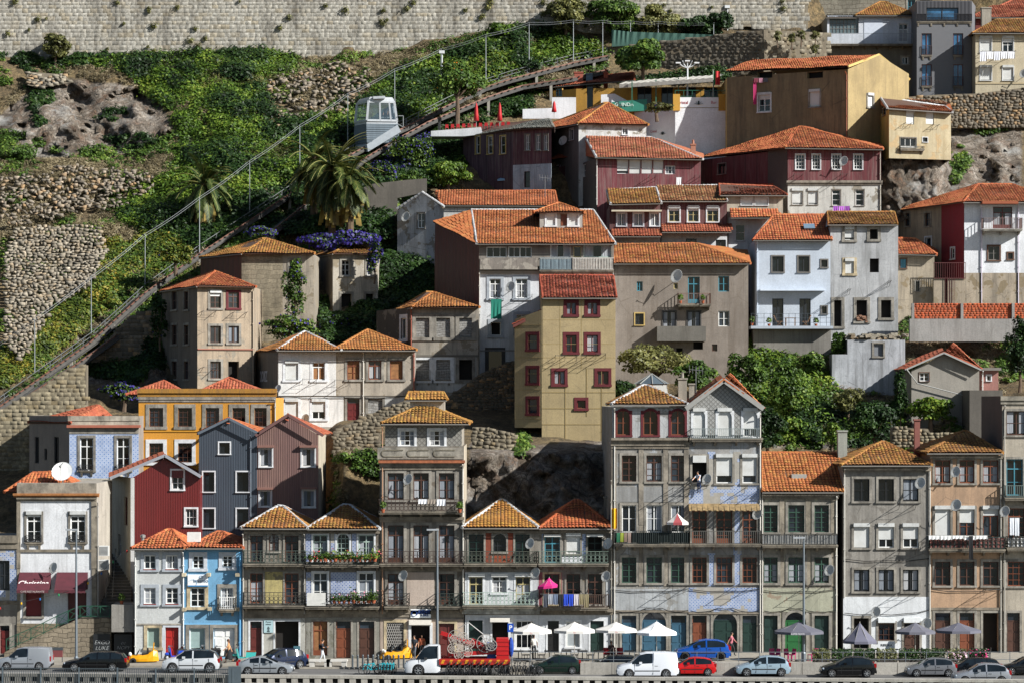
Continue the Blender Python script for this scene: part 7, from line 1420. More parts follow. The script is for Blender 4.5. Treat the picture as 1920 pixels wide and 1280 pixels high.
# ---- vehicles
BLACK = lambda: plain('#0d0d0e', .5); TYRE = lambda: plain('#0b0b0c', .8)
CG = lambda: glassmat('#0a0f12', .04)
PRO = dict(
 hatch=(3.9, 1.46, 1.66, [(0,.5),(.03,.66),(.25,.76),(.95,.95),(1.7,1.38),(2.2,1.46),(3.0,1.42),(3.45,1.3),(3.8,.95),(3.88,.75),(3.9,.45)], (.95,3.78), (.9,.96), (.72,3.2,.3), [2.2], (1.75,3.42)),
 coupe=(4.0, 1.33, 1.66, [(0,.45),(.04,.6),(.3,.72),(1.1,.9),(1.95,1.27),(2.4,1.33),(3.0,1.24),(3.65,.95),(3.95,.86),(4.0,.45)], (1.1,3.6), (.86,.92), (.78,3.2,.3), [2.35], (1.95,3.0)),
 estate=(4.7, 1.47, 1.75, [(0,.5),(.04,.66),(.3,.76),(1.2,.95),(2.0,1.4),(2.6,1.47),(3.8,1.42),(4.3,1.3),(4.6,.95),(4.68,.8),(4.7,.45)], (1.2,4.55), (.92,.98), (.85,3.65,.32), [2.55,3.5], (2.05,4.2)),
 i3=(4.0, 1.58, 1.75, [(0,.55),(.03,.78),(.3,.92),(.8,1.05),(1.5,1.5),(2.1,1.58),(3.2,1.53),(3.6,1.38),(3.9,.95),(3.98,.8),(4.0,.5)], (.8,3.8), (.98,1.06), (.72,3.3,.35), [2.15], (1.55,3.5)),
 van=(4.4, 1.82, 1.78, [(0,.5),(.03,.75),(.25,.88),(.95,1.08),(1.65,1.7),(2.1,1.81),(3.4,1.82),(4.25,1.76),(4.36,1.1),(4.4,.5)], (.95,2.55), (1.0,1.08), (.85,3.45,.32), [2.55], (1.6,2.55)),
 cab=(2.5, 2.1, 1.9, [(0,.5),(.03,.85),(.25,1.0),(.75,1.15),(1.35,1.95),(1.7,2.1),(2.35,2.1),(2.46,2.0),(2.5,.55)], (.75,2.3), (1.1,1.2), (.95,9.,.38), [], (1.35,2.2)),
)
def vehicle(kind, label, px0, px1, row, col, z=0., rz=0., cat='car', trim=None, name='parked_car', roofc=None, rear=True, group='cars along the quay road', metal=.3, rimc='#b9bcbe'):
    L, H, W, prof, gr, belt, wh, pil, sidewin = PRO[kind]; Y = (CZ-z)*FP/(row-HR)+.8; s = (gx(px1,Y)-gx(px0,Y))/L if rz == 0 or rz == math.pi else 1.
    if kind == 'cab': s = 1.
    s = min(max(s, .85), 1.25); cx = (gx(px0,Y)+gx(px1,Y))/2; root = thing(name, label, cat, (0,0,0), group)
    xs = sorted(set([round(v, 3) for v in list(np.linspace(0, L, 26))+[p[0] for p in prof]+[w_+k*wh[2]*1.16 for w_ in wh[:2] for k in (-1,-.92,-.7,-.4,0,.4,.7,.92,1)]+[g+d for g in pil for d in (-.05,.05)]+list(gr)+list(sidewin) if 0 <= v <= L]))
    px_, pz_ = zip(*prof); zt = lambda x: float(np.interp(x, px_, pz_)); R = wh[2]*1.13
    rings = []
    for x in xs:
        e = abs(x-L/2)/(L/2); hw = W/2*(1-.13*e**5); T = zt(x); zs = .22+(.1*(e > .93))
        for w_ in wh[:2]:
            if abs(x-w_) < R: zs = max(zs, wh[2]+math.sqrt(R*R-(x-w_)**2)*.98)
        ing = gr[0] <= x <= gr[1]; B = float(np.interp(x, gr, belt)) if ing else T-.06; B = min(B, T-.04); zs = min(zs, B-.12)
        rw = hw*.96-(.17*min(1, (T-B)/.45) if T-B > .08 else .03)
        rings.append([(x,-hw*.95,zs),(x,-hw,max(zs+.03,.48)),(x,-hw*.995,max(zs+.05,B*.78)),(x,-hw*.965,B),(x,-rw-.01,T-.05),(x,-rw*.86,T-.01),(x,0,T+.012)])
        r = rings[-1]; rings[-1] = r+[(x,-y,zz) for x,y,zz in r[-2::-1]]
    body, gl, rf = MB(), {'side_window': MB(), 'windscreen': MB(), 'rear_window': MB()}, MB()
    n = 13; X = [r[0][0] for r in rings]
    wsx = (gr[0], [p[0] for p in prof if p[0] > gr[0]][0]); pr = [p for p in prof if p[0] <= gr[1]+.15 and p[1] > H*.85]; rwx = (pr[-1][0], gr[1]+.1)
    mats_body = carpaint(col, metal)
    for i in range(len(rings)-1):
        xm = (X[i]+X[i+1])/2
        for j in range(n-1):
            f = [rings[i][j], rings[i+1][j], rings[i+1][j+1], rings[i][j+1]]; dst = body; jj = min(j, 11-j)
            tall = rings[i][6][2]-rings[i][3][2] > .15 or rings[i+1][6][2]-rings[i+1][3][2] > .15
            if jj == 3 and tall and sidewin[0]-.55 < xm < sidewin[1]+.1 and not any(abs(xm-g) < .055 for g in pil): dst = gl['side_window']
            elif jj in (4, 5) and wsx[0]+.02 < xm < wsx[1]: dst = gl['windscreen'] if jj == 5 else body
            elif jj in (4, 5) and rear and rwx[0] < xm < rwx[1] and kind not in ('van', 'cab'): dst = gl['rear_window'] if jj == 5 else body
            elif roofc and jj in (4, 5) and wsx[1] <= xm: dst = rf
            dst.face(f)
    body.face(rings[0][::-1]); body.face(rings[-1])
    def sm(mb, nm, m, par=root):
        o = mb.build(nm, m, par)
        bm_ = o.data; 
        import bmesh
        bm = bmesh.new(); bm.from_mesh(bm_); bmesh.ops.remove_doubles(bm, verts=bm.verts, dist=.002); bmesh.ops.recalc_face_normals(bm, faces=bm.faces)
        for f in bm.faces: f.smooth = True
        for e in bm.edges:
            if len(e.link_faces) == 2 and e.calc_face_angle(0) > .6: e.smooth = False
        bm.to_mesh(bm_); bm.free(); return o
    bo = sm(body, 'body', mats_body)
    for k, m in gl.items():
        if m.f: sm(m, k, CG())
    if rf.f: sm(rf, 'roof_panel', carpaint(roofc, .1))
    u = MB(); u.box(.15, L-.15, -W*.42, W*.42, .2, .62); u.build('underbody', BLACK(), root)
    tr = MB(); zb = .42; tcol = plain(trim, .6) if trim else BLACK()
    for sd in (-1, 1):                                        # sill line, door shuts, side trim
        hw = W/2
        for x in [sidewin[0]-.35]+pil+([sidewin[1]-.25] if kind not in ('van', 'cab') else []): tr.box(x-.012, x+.012, sd*hw*.985-.012, sd*hw*.985+.012, .3, belt[0]+.02)
        if kind != 'cab': tr.box(wh[0]+R+.05, wh[1]-R-.05, sd*hw*.99-.012, sd*hw*.99+.018, .5, .57)
        for x in pil: tr.box(x+.12, x+.34, sd*hw*.985-.02, sd*hw*.985+.025, belt[0]-.13, belt[0]-.1)
    tr.box(-.03, .12, -W*.4, W*.4, .3, .46); tr.box(L-.1, L+.03, -W*.42, W*.42, .32, .5) ; tr.build('trim', tcol, root)
    for sd in (-1, 1):
        m = MB(); m.sphere((.16, sd*W*.36, zt(.16)-.09), .13, .17, .085, 8, 5); m.build('headlight', plain('#c9d2d8', .1, .4), root, smooth=True)
        if kind != 'cab': m = MB(); m.box(L-.16, L+.012, sd*W*.4-.08, sd*W*.4+.1, .72, 1.0 if kind != 'van' else 1.12); m.build('tail_light', plain('#8f0d12', .2), root)
        m = MB(); m.box(gr[0]+.62, gr[0]+.82, sd*(W/2+.02)-.09, sd*(W/2+.02)+.09, belt[0]+.03, belt[0]+.18); m.build('wing_mirror', mats_body if not trim else tcol, root)
    m = MB(); m.box(-.045, -.03, -.26, .26, .4, .5); m.build('number_plate', plain('#d9d9d5', .4), root)
    for xw in wh[:2]:
        if xw > L+1: continue
        for sd in (-1, 1):
            wy = sd*(W/2-.11); r = wh[2]; m = MB(); m.lathe([(r*.66,-.1),(r*.93,-.105),(r,-.06),(r,.06),(r*.93,.105),(r*.66,.1)], (xw, wy, r), 'y', 20); ty = m.build('tyre', TYRE(), root, smooth=True)
            m = MB(); o_ = sd*.085; m.lathe([(r*.68,o_*.9),(r*.6,o_*1.1),(r*.55,o_*.6)], (xw, wy, r), 'y', 18); m.lathe([(r*.16,o_*1.15),(.001,o_*1.2)], (xw, wy, r), 'y', 8)
            for k in range(6): a = 1.047*k; c0 = Vector((xw, wy+o_, r)); m.bar(c0, c0+Vector((math.cos(a)*r*.62, 0, math.sin(a)*r*.62)), .075, .03)
            m.build('rim', plain(rimc, .3, .6), ty); m = MB(); m.lathe([(.001,o_*.45),(r*.66,o_*.45)], (xw, wy, r), 'y', 16); m.build('brake_disc', plain('#1a1a1b', .6), ty)
    root.scale = (s, s, s); a = rz; c_, s_ = math.cos(a), math.sin(a); root.rotation_euler = (0, 0, a); off = Vector((L/2*s*c_, L/2*s*s_, 0)); root.location = Vector((cx, Y, z))-off
    root['_L'] = L; return root
V = vehicle
g1 = 'vehicles on the quay road'
V('van','silver panel van cut by the left edge of the photo',-4,98,1256,'#8d9298',cat='van',name='van')
V('estate','black estate car below the green stair railing',120,240,1259,'#08080a')
V('i3','tall white electric hatchback with black roof and bonnet before the blue house',306,414,1261,'#b9bdc0',roofc='#0b0b0c',metal=.1)
V('coupe','silver two-door coupe pointing right beside the dark blue hatchback',445,551,1266,'#8b9094',rz=math.pi)
V('hatch','dark blue hatchback half hidden behind the silver coupe',487,560,1255,'#17233c',rz=.5)
V('hatch','dark green hatchback next to the flatbed truck',995,1089,1264,'#10241d')
V('estate','black estate car behind the white van',1097,1203,1262,'#090a0c')
V('van','white panel van with black side strip in front of the blue hatchback',1156,1272,1271,'#c9cdd2',cat='van',name='van',metal=0.)
V('hatch','bright red hatchback right behind the white van',1250,1342,1267,'#a80f12',metal=.1)
V('hatch','bright blue hatchback parked up on the terrace',1264,1369,1238,'#0e4a9c',z=.55,rimc='#1d1d1f')
V('hatch','light blue-silver hatchback alone before the concrete kerb wall',1379,1481,1268,'#8fa3b0')
V('hatch','black hatchback in front of the folded grey parasol',1538,1641,1270,'#08090b')
V('hatch','grey hatchback left end of the parked group at lower right',1698,1792,1269,'#6a6c70')
V('estate','dark estate car behind the silver car at lower right',1765,1876,1268,'#0e1216')
V('hatch','silver-grey hatchback nearest the viewer at lower right',1786,1893,1284,'#84888e')
V('estate','dark car cut by the right edge of the photo',1872,1985,1266,'#101317')
# flatbed truck carrying folded fairground ride pieces
cab = V('cab','white flatbed truck loaded with a folded red fairground ride',760,826,1266,'#c6c9cc',cat='truck',name='flatbed_truck',trim='#2a2b2d',metal=0.); cl = cab.location.copy(); cab.scale = (1,1,1)
def tp(mb, nm, m): return mb.build(nm, m, cab)
mb = MB(); mb.box(2.4, 7.3, -.95, .95, .92, 1.05); tp(mb,'flatbed',plain('#3a3a3c',.6)); mb = MB(); mb.box(2.4,7.3,-.99,-.95,.78,1.2); mb.box(2.4,7.3,.95,.99,.78,1.2); tp(mb,'side_board',plain('#a32017',.5)); mb = MB()
for k in range(9): mb.hexa([(2.5+.54*k,-1.,.86),(2.7+.54*k,-1.,.86),(2.7+.54*k,-.985,.86),(2.5+.54*k,-.985,.86),(2.62+.54*k,-1.,1.12),(2.82+.54*k,-1.,1.12),(2.82+.54*k,-.985,1.12),(2.62+.54*k,-.985,1.12)])
tp(mb,'yellow_stripes',plain('#c98a1a',.5)); mb = MB(); mb.box(.6,7.2,-.35,.35,.5,.9); tp(mb,'chassis',BLACK()); mb = MB(); mb.box(2.3,2.4,-.9,.9,1.05,2.0); tp(mb,'headboard',plain('#b9bcbe',.5))
for xw in (5.6,):
    for sd in (-1,1): m = MB(); m.lathe([(.22,-.12),(.36,-.12),(.38,-.06),(.38,.06),(.36,.12),(.22,.12)],(xw,sd*.82,.38),'y',18); ty = tp(m,'tyre',TYRE()); m = MB(); m.lathe([(.22,sd*.1),(.1,sd*.13),(.001,sd*.13)],(xw,sd*.82,.38),'y',14); m.build('rim',plain('#a9abad',.4,.5),ty)
ride = thing('fairground_ride','folded fairground ride with white lattice flowers and red arms on the truck bed','fairground ride',(cl.x+4.4,cl.y,1.05)); RX = cl.x; RY = cl.y
def disc(mb, c, r, n=14, w=.05):
    c = Vector(c)
    for i in range(n):
        a, b = 2*math.pi*i/n, 2*math.pi*(i+1)/n; P = lambda t, k: c+Vector((k*math.cos(t), -.02, k*math.sin(t))); mb.bar(P(a,r),P(b,r),w); mb.bar(P(a,r*.55),P(b,r*.55),w*.7)
        if i%2 == 0: mb.bar(P(a,r*.1),P(a,r),w*.7)
mb = MB(); fc = Vector((RX+3.9,RY-.6,2.05)); disc(mb,fc,.3)
for k in range(6): a = math.pi/3*k+.3; disc(mb, fc+Vector((.62*math.cos(a),0,.62*math.sin(a))), .33)
mb.build('flower_lattice',plain('#a8a096',.5),ride); mb = MB(); disc(mb,(RX+5.6,RY-.3,2.2),.62,18); disc(mb,(RX+3.5,RY-.1,2.6),.5,16,.035); disc(mb,(RX+6.0,RY-.6,2.1),.38,14); mb.build('wheel_lattice',plain('#8f8b85',.5),ride)
mb = MB()
for a, b in (((2.5,0,2.9),(5.2,0,2.0)),((2.6,.3,2.6),(5.6,.3,1.7)),((3.,-.2,1.4),(6.4,-.2,1.6)),((4.6,.1,2.4),(6.6,.1,1.5))): mb.bar(Vector(a)+Vector((RX,RY,0)),Vector(b)+Vector((RX,RY,0)),.22,.26)
mb.build('arm',plain('#a3181b',.4),ride); mb = MB(); mb.tube([(RX+3.7,RY+.2,3.2),(RX+4.4,RY+.2,3.6),(RX+5.4,RY+.2,2.8),(RX+5.9,RY+.2,1.5)],.035,5); mb.tube([(RX+3,RY+.3,1.2),(RX+5,RY+.3,1.9),(RX+6.6,RY+.3,1.25)],.06,6); mb.build('light_hoop',plain('#8f8d88',.4),ride)
mb = MB(); mb.box(RX+6.35,RX+7.2,RY-.6,RY+.5,1.06,2.55); 
for k in range(5): mb.box(RX+6.33,RX+7.22,RY-.63,RY-.6,1.12+.3*k,1.2+.3*k)
mb.build('red_cabinet',plain('#a81416',.45),ride); mb = MB(); mb.box(RX+5.7,RX+6.3,RY-.2,RY+.6,1.06,2.2); mb.sphere((RX+7.35,RY+.1,1.9),.2,.5,.7,10,8); mb.build('blue_cabinet',plain('#1a3c8a',.45),ride)
# ---- yellow three-wheeled tour cars
def gocar(label, px, row, rz):
    Y = CZ*FP/(row-HR); t = thing('tour_car', label, 'tour car', (0,0,0), 'yellow tour cars'); ye = plain('#c98d0a',.35); mb = MB()
    prof = [(0,.3,.35),(.35,.62,.5),(.9,.66,.6),(1.5,.72,.62),(1.95,1.0,.56),(2.25,.9,.4),(2.35,.4,.3)]; rg = []
    for x, z, w in prof: rg.append([(x,-w,.22),(x,-w*1.03,z*.6),(x,-w*.8,z),(x,0,z*1.06),(x,w*.8,z),(x,w*1.03,z*.6),(x,w,.22)])
    for a, b in zip(rg, rg[1:]):
        for j in range(6): mb.face([a[j],b[j],b[j+1],a[j+1]])
    mb.face(rg[0]); mb.face(rg[-1][::-1]); mb.build('body',ye,t); m = MB(); m.hexa([(.75,-.45,.66),(.8,-.45,.66),(.8,.45,.66),(.75,.45,.66),(1.0,-.35,1.12),(1.03,-.35,1.12),(1.03,.35,1.12),(1.0,.35,1.12)]); m.build('windscreen',glassmat('#1a2226',.05),t); m = MB(); m.box(1.15,1.6,-.5,.5,.6,.78); m.box(1.5,1.62,-.5,.5,.7,1.12); m.build('seat',BLACK(),t)
    for sd in (-.3,.3): m = MB(); m.sphere((.3,sd,.72),.12,.12,.12); m.build('headlight',plain('#d0d0c8',.2),t)
    for x, y in ((.5,-.62),(.5,.62),(1.9,0)): m = MB(); m.lathe([(.12,-.07),(.24,-.07),(.25,0),(.24,.07),(.12,.07),(.001,.05)],(x,y,.25),'y',14); m.build('wheel',TYRE(),t)
    m = MB(); m.tube([(1.95,-.4,.95),(2.0,-.4,1.5),(2.0,.4,1.5),(1.95,.4,.95)],.035,5); m.build('roll_bar',ye,t); t.location = (gx(px,Y),Y,.0); t.rotation_euler = (0,0,rz); return t
gocar('yellow three-wheeled tour car before the graffiti-covered panels',236,1244,.15); gocar('yellow three-wheeled tour car in front of the bike shop',712,1238,.25)
# ---- scooters
def scooter(label, px, row, col, rz, z=.13):
    Y = (CZ-z)*FP/(row-HR); t = thing('scooter', label, 'scooter', (0,0,0), 'parked scooters'); m_ = carpaint(col,.1)
    mb = MB(); mb.hexa([(.25,-.16,.3),(.33,-.16,.3),(.33,.16,.3),(.25,.16,.3),(.1,-.2,.95),(.2,-.2,.95),(.2,.2,.95),(.1,.2,.95)]); mb.box(.3,.85,-.14,.14,.28,.36); mb.hexa([(.8,-.18,.3),(1.5,-.14,.42),(1.5,.14,.42),(.8,.18,.3),(.85,-.16,.72),(1.55,-.12,.7),(1.55,.12,.7),(.85,.16,.72)]); mb.sphere((.05,0,.5),.24,.1,.12); mb.build('body',m_,t)
    m = MB(); m.box(.85,1.5,-.14,.14,.72,.82); m.build('saddle',plain('#7d3d1d' if col == '#3fa6a0' else '#101010',.6),t)
    m = MB(); m.tube([(.17,0,.95),(.24,0,1.08)],.04); m.tube([(.28,-.34,1.08),(.22,0,1.1),(.28,.34,1.08)],.02); m.sphere((.14,0,1.02),.08,.08,.08); m.build('handlebar',plain('#8f9294',.3,.6),t)
    for x in (.02,1.3): m = MB(); m.lathe([(.1,-.05),(.23,-.05),(.25,0),(.23,.05),(.1,.05)],(x,0,.25),'y',16); w_ = m.build('tyre',TYRE(),t); m = MB(); m.lathe([(.1,-.04),(.001,-.05)],(x,0,.25),'y',10); m.lathe([(.1,.04),(.001,.05)],(x,0,.25),'y',10); m.build('rim',plain('#a9acae',.4,.5),w_)
    t.location = (gx(px,Y),Y,z); t.rotation_euler = (0,0,rz)
scooter('blue scooter standing by the red street door',313,1238,'#12389a',.5); scooter('black scooter under the blue house window',338,1236,'#0d0d0e',.35); scooter('second black scooter before the white double door',375,1236,'#141416',.35); scooter('turquoise scooter with a brown saddle',440,1240,'#3fa6a0',0.); scooter('dark grey scooter behind the white electric hatchback',400,1238,'#2a2b2d',.3)
# ---- bicycles
def bicycle(name, label, x, Y, z, col, group, rz=1.25):
    t = thing(name, label, 'bicycle', (0,0,0), group); m = plain(col,.35); mb = MB(); A = Vector; bb, hd, st, rr, fr = A((.45,0,.32)), A((.02,0,.78)), A((.62,0,.78)), A((1.0,0,.33)), A((-.1,0,.33))
    for a, b in ((bb,hd),(hd+A((0,0,-.1)),st),(bb,st),(bb,rr),(st,rr),(hd,fr)): mb.tube([a,b],.028,5)
    mb.build('frame',m,t); q = MB(); q.tube([hd,A((.05,0,1.02))],.02,5); q.tube([(.12,-.28,1.03),(.04,0,1.04),(.12,.28,1.03)],.02,5); q.build('handlebar',BLACK(),t); q = MB(); q.sphere((.66,0,.9),.14,.08,.05); q.tube([st,(.65,0,.9)],.02,5); q.build('saddle',BLACK(),t)
    for c in (fr,rr):
        q = MB(); q.lathe([(.3,-.02),(.34,-.02),(.345,0),(.34,.02),(.3,.02),(.3,-.02)],c,'y',18)
        for k in range(6): a = 1.047*k; q.bar(c,c+A((.31*math.cos(a),0,.31*math.sin(a))),.012)
        q.build('wheel',TYRE(),t)
    t.location = (x,Y,z); t.rotation_euler = (0,0,rz); return t
b0 = None
for i in range(7):
    px = (683,690,712,716,722,728,734)[i]; Y = 192.2; lb = 'turquoise hire bicycle docked in front of the bike shop'
    if b0 is None: b0 = bicycle('hire_bicycle',lb,gx(px,Y),Y,0,'#1b8c97','turquoise hire bicycles',.3)
    else: dup(b0,(gx(px,Y),Y,0),1.35 if i > 1 else .9,lb)
d0 = None
for i in range(16):
    px = 838+11*i; Y = 190.6; lb = 'dark hire bicycle in the tight row beside the flatbed truck'
    if d0 is None: d0 = bicycle('dark_bicycle',lb,gx(px,Y),Y,0,'#1d1e20','row of dark hire bicycles',1.3)
    else: dup(d0,(gx(px,Y),Y,0),1.25+R_(-.1,.15),lb)
# ---- bollards, benches, bins, boards, masts
b0 = None
for i in range(11):
    Y = 195.9; px = 661+9.6*i; x = gx(px,Y)
    if b0 is None: b0 = thing('bollard','grey steel bollard in the row before the bike shop','bollard',(x,Y,.12),'grey bollards'); mb = MB(); mb.lathe([(.07,.12),(.07,1.0),(.05,1.05),(.001,1.06)],(x,Y,0),n=10); mb.build('post',plain('#4d5458',.5,.4),b0)
    else: dup(b0,(x,Y,.12),0,'grey steel bollard in the row before the bike shop')
for px, lb in ((600,'white stone bench at its left end block'),(632,'white stone bench with a thin seat slab on the right')):
    p = at(px,1240,196.8); t = thing('bench',lb,'bench',(p.x,196.8,.13)); mb = MB(); mb.box(p.x-.75,p.x+.75,196.5,197.2,.5,.62); mb.build('seat',plain('#bdbab2',.7,var=.2),t)
    for s_ in (-.55,.5): mb = MB(); mb.box(p.x+s_-.18,p.x+s_+.18,196.55,197.15,.13,.5); mb.build('leg',plain('#b3b0a8',.7,var=.2),t)
for px, lb in ((143,'tall grey street lamp before the white cafe house'),(820,'tall grey street lamp behind the flatbed truck'),(1507,'tall grey street lamp in front of the broad orange roof house')):
    Y = 197.2 if px < 1000 else 196.; z0 = .13 if px < 1000 else .55; x = gx(px,Y); zt_ = gz(992 if px < 1000 else 1007,Y); t = thing('street_lamp',lb,'street lamp',(x,Y,z0),'street lamps'); mb = MB(); mb.tube([(x,Y,z0),(x,Y,z0+4),(x,Y,zt_)],[.1,.085,.06],8); mb.lathe([(.16,z0),(.16,z0+.6),(.1,z0+.7)],(x,Y,0),n=8); mb.build('pole',plain('#6d757b',.45,.4),t); mb = MB(); mb.box(x-.75,x+.1,Y-.14,Y+.14,zt_-.06,zt_+.05); mb.build('lamp_head',plain('#a9adb0',.4,.3),t)
mb = MB(); p = at(957,1166,195.); t = thing('parking_sign','blue square parking sign on a pole left of the white parasols','sign',(p.x,195,.55)); a = at(954,1184,195.); b = at(960.5,1168,195.); mb.tube([(p.x+.12,195.05,.5),(p.x+.12,195.05,b.z)],.03); mb.build('pole',plain('#8d9194',.4,.4),t); mb = MB(); mb.box(p.x-.2,p.x+.22,194.97,195.,a.z,b.z); mb.build('plate',plain('#1545a0',.4),t); lettering('P',.45,(p.x+.01,194.965,(a.z+b.z)/2),plain('#d9dde2',.5),t,bold=.01)
for px, lb, y0 in ((107,'small dark information board by the stone stair base',1237),): p = at(px,y0,200.); t = thing('info_board',lb,'board',(p.x,200,.13)); mb = MB(); mb.box(p.x-.35,p.x+.4,199.95,200.05,.5,1.0); mb.build('panel',plain('#6e3a3a',.5),t); mb = MB(); mb.box(p.x-.35,p.x-.3,199.95,200.05,.13,.5); mb.box(p.x+.35,p.x+.4,199.95,200.05,.13,.5); mb.box(p.x-.37,p.x+.42,199.94,200.06,1.,1.2); mb.build('frame',plain('#3d4246',.5),t)
p = at(556,1232,201.); t = thing('menu_board','dark folding menu board on the pavement beside the wide dark doorway','board',(p.x,201,.13)); mb = MB(); mb.hexa([(p.x-.3,200.8,.13),(p.x+.3,200.8,.13),(p.x+.3,200.86,.13),(p.x-.3,200.86,.13),(p.x-.22,201.1,1.2),(p.x+.25,201.1,1.2),(p.x+.25,201.15,1.2),(p.x-.22,201.15,1.2)]); mb.build('front_panel',plain('#2f5560',.6),t); mb = MB(); mb.bar((p.x-.2,201.5,.13),(p.x-.2,201.12,1.18),.04); mb.bar((p.x+.2,201.5,.13),(p.x+.2,201.12,1.18),.04); mb.build('rear_legs',plain('#3d3d3b',.6),t)
# ---- stone stair with green railing, and the lane of steps
w = wallthing('stair_wall','stone stair wall with green railing in front of the white cafe house',[(8,1236),(8,1222),(150,1158),(208,1158),(208,1236)],204.,ashlar('#8f8370',.7,.36,.03,12),1.9); f = thing('stair_railing','green criss-cross iron railing climbing the stone stair','fence',tuple(at(120,1180,203.9)),None); mb = MB()
pts = [(12,1219),(35,1209),(58,1199),(82,1188),(106,1176),(128,1166),(150,1157),(170,1157),(188,1157),(206,1157)]
for (a, b), (c, d) in zip(pts, pts[1:]):
    A, B = at(a,b,203.9), at(c,d,203.9); U = Vector((0,0,.85)); mb.bar(A+U,B+U,.06); mb.bar(A+U*.12,B+U*.12,.05); mb.bar(A,A+U,.05); mb.bar(A+U*.12,B+U,.03); mb.bar(A+U,B+U*.12,.03)
mb.bar(B,B+U,.05); mb.build('rails',plain('#1f4a38',.5),f)
for i, (a, b, wd) in enumerate(((175,207,'ERGO\nLUKE'),(214,248,'oe\nNOPY'))):
    t = thing('metal_shutter',('dark shutter with white looping graffiti under the stair landing','dark shutter with spiky white graffiti next to the pale grey house')[i],'shutter',tuple(at((a+b)/2,1226,203.9))); p, q_ = at(a,1228,203.9), at(b,1188,203.9); mb = MB(); mb.box(p.x,q_.x,203.85,203.95,p.z,q_.z); mb.build('panel',plain('#12171a',.6,var=.3),t); lettering(wd,(.42,.36)[i],((p.x+q_.x)/2,203.84,p.z+.75),plain('#a9acac',.7),t,bold=-.01,shear=.3,name='graffiti')
w = wallthing('planter_wall','boxy concrete planter between stair and pale grey house',[(209,1184),(209,1133),(251,1133),(251,1184)],203.3,plaster('#8d887e',.7,seed=95),2.5)
st = thing('stone_steps','narrow lane of stone steps rising between cafe house and red house','stairs',tuple(at(210,1135,206))); mb = MB(); n = 24
for i in range(n): Y = 206.5+i*.72; z0, z1 = gz(1140,206.5), gz(1012,223.); z = z0+(z1-z0)*i/(n-1); mb.box(gx(178,Y),gx(246,Y),Y,Y+.74,z-3,z)
mb.build('steps',plaster('#6e675b',.8,seed=96),st); mb = MB(); a = at(198,1142,206.6); b = at(206,1025,222.); 
for k in range(2): o = Vector((.5*k,0,.9)); mb.bar(a+o,b+o,.05)
for i in range(8): p = a.lerp(b,i/7); mb.bar(p,p+Vector((0,0,.9)),.045)
mb.build('handrail',plain('#4d4f4f',.5,.3),st)
w = wallthing('lane_wall','cream boundary wall at the top of the stepped lane',[(178,1060),(178,900),(246,905),(246,1060)],225.,plaster('#a39a86',.6,seed=97))
# ---- parasols
def parasol(label, px, rowtop, rowedge, half, Y, zf, col, name='parasol', n=8, val=.18, peak=None, group='cafe parasols', stripes=None, tilt=0.):
    k = Y/FP; r = half*k; x = gx(px,Y); ze = gz(rowedge,Y); ztp = gz(rowtop,Y); t = thing(name,label,'parasol',(x,Y,zf),group); mb = MB(); mats = [plain(col,.8,var=.12)]; 
    if stripes: mats.append(plain(stripes,.8,var=.12))
    P = lambda a, q, z: (x+q*math.cos(a)+tilt*(z-ze), Y+q*math.sin(a)*.8, z+tilt*q*math.cos(a)*.5)
    for i in range(n):
        a, b = 2*math.pi*(i+.5)/n, 2*math.pi*(i+1.5)/n; m = i%2 if stripes else 0; c = (a+b)/2; zm = ze+(ztp-ze)*.42
        mb.face([P(a,r,ze),P(b,r,ze),P(b,r*.5,zm),P(a,r*.5,zm)],m); mb.face([P(a,r*.5,zm),P(b,r*.5,zm),P(0,0,ztp)],m); mb.face([P(a,r,ze),P(b,r,ze),P(b,r*1.01,ze-val),P(a,r*1.01,ze-val)],m)
    mb.build('canopy',mats,t); mb = MB()
    for i in range(n): a = 2*math.pi*(i+.5)/n; mb.bar(P(a,r*.98,ze-.02),P(0,0,ztp-.05),.02)
    mb.build('ribs',plain('#8d8a84',.5),t); mb = MB(); mb.tube([(x,Y,zf),(x+tilt*(ztp-ze),Y,ztp+.06)],.03,6); mb.build('pole',plain('#a9a59d',.4,.3),t)
    if name == 'parasol' and zf < 1: mb = MB(); mb.lathe([(.001,zf+.12),(.28,zf+.1),(.3,zf)],(x,Y,0),n=12); mb.build('base',plain('#5d5a55',.8),t)
    return t
for px, rt, re, hf, lb in ((996,1167,1181,41,'white parasol beside the parking sign, leftmost of the white ones'),(1077,1165,1180,41,'white parasol before the clothes-line balcony house'),(1155,1165,1179,41,'white parasol before the drainpipes between two houses'),(1231,1164,1184,40,'brighter white square-topped parasol before the blue arched door')): 
    u = parasol(lb,px,rt,re,hf,196.2,.55,'#cbc8c1' if px < 1200 else '#dcdedf')
    if px < 1200: p = at(px,re,196.2); lettering('Bar',.14,(p.x,p.y-hf*196.2/FP*.82,gz(re,196.2)-.09),plain('#a8343a',.6),u)
u = parasol('grey parasol with white lettering in front of the green arched door',1498,1164,1182,48,196.2,.55,'#55555f'); p = at(1492,1182,196.2); lettering('SUPER BOCK',.17,(p.x,p.y-48*196.2/FP*.82,gz(1182,196.2)-.09),plain('#c9c9cc',.6),u)
parasol('half-folded drooping grey parasol before the white paint band',1612,1166,1200,33,196.2,.55,'#5a5a68',n=8); parasol('grey parasol before the white house door',1716,1166,1182,39,196.2,.55,'#5a5a63'); parasol('grey parasol in front of the peach house',1797,1166,1180,44,196.2,.55,'#565661')
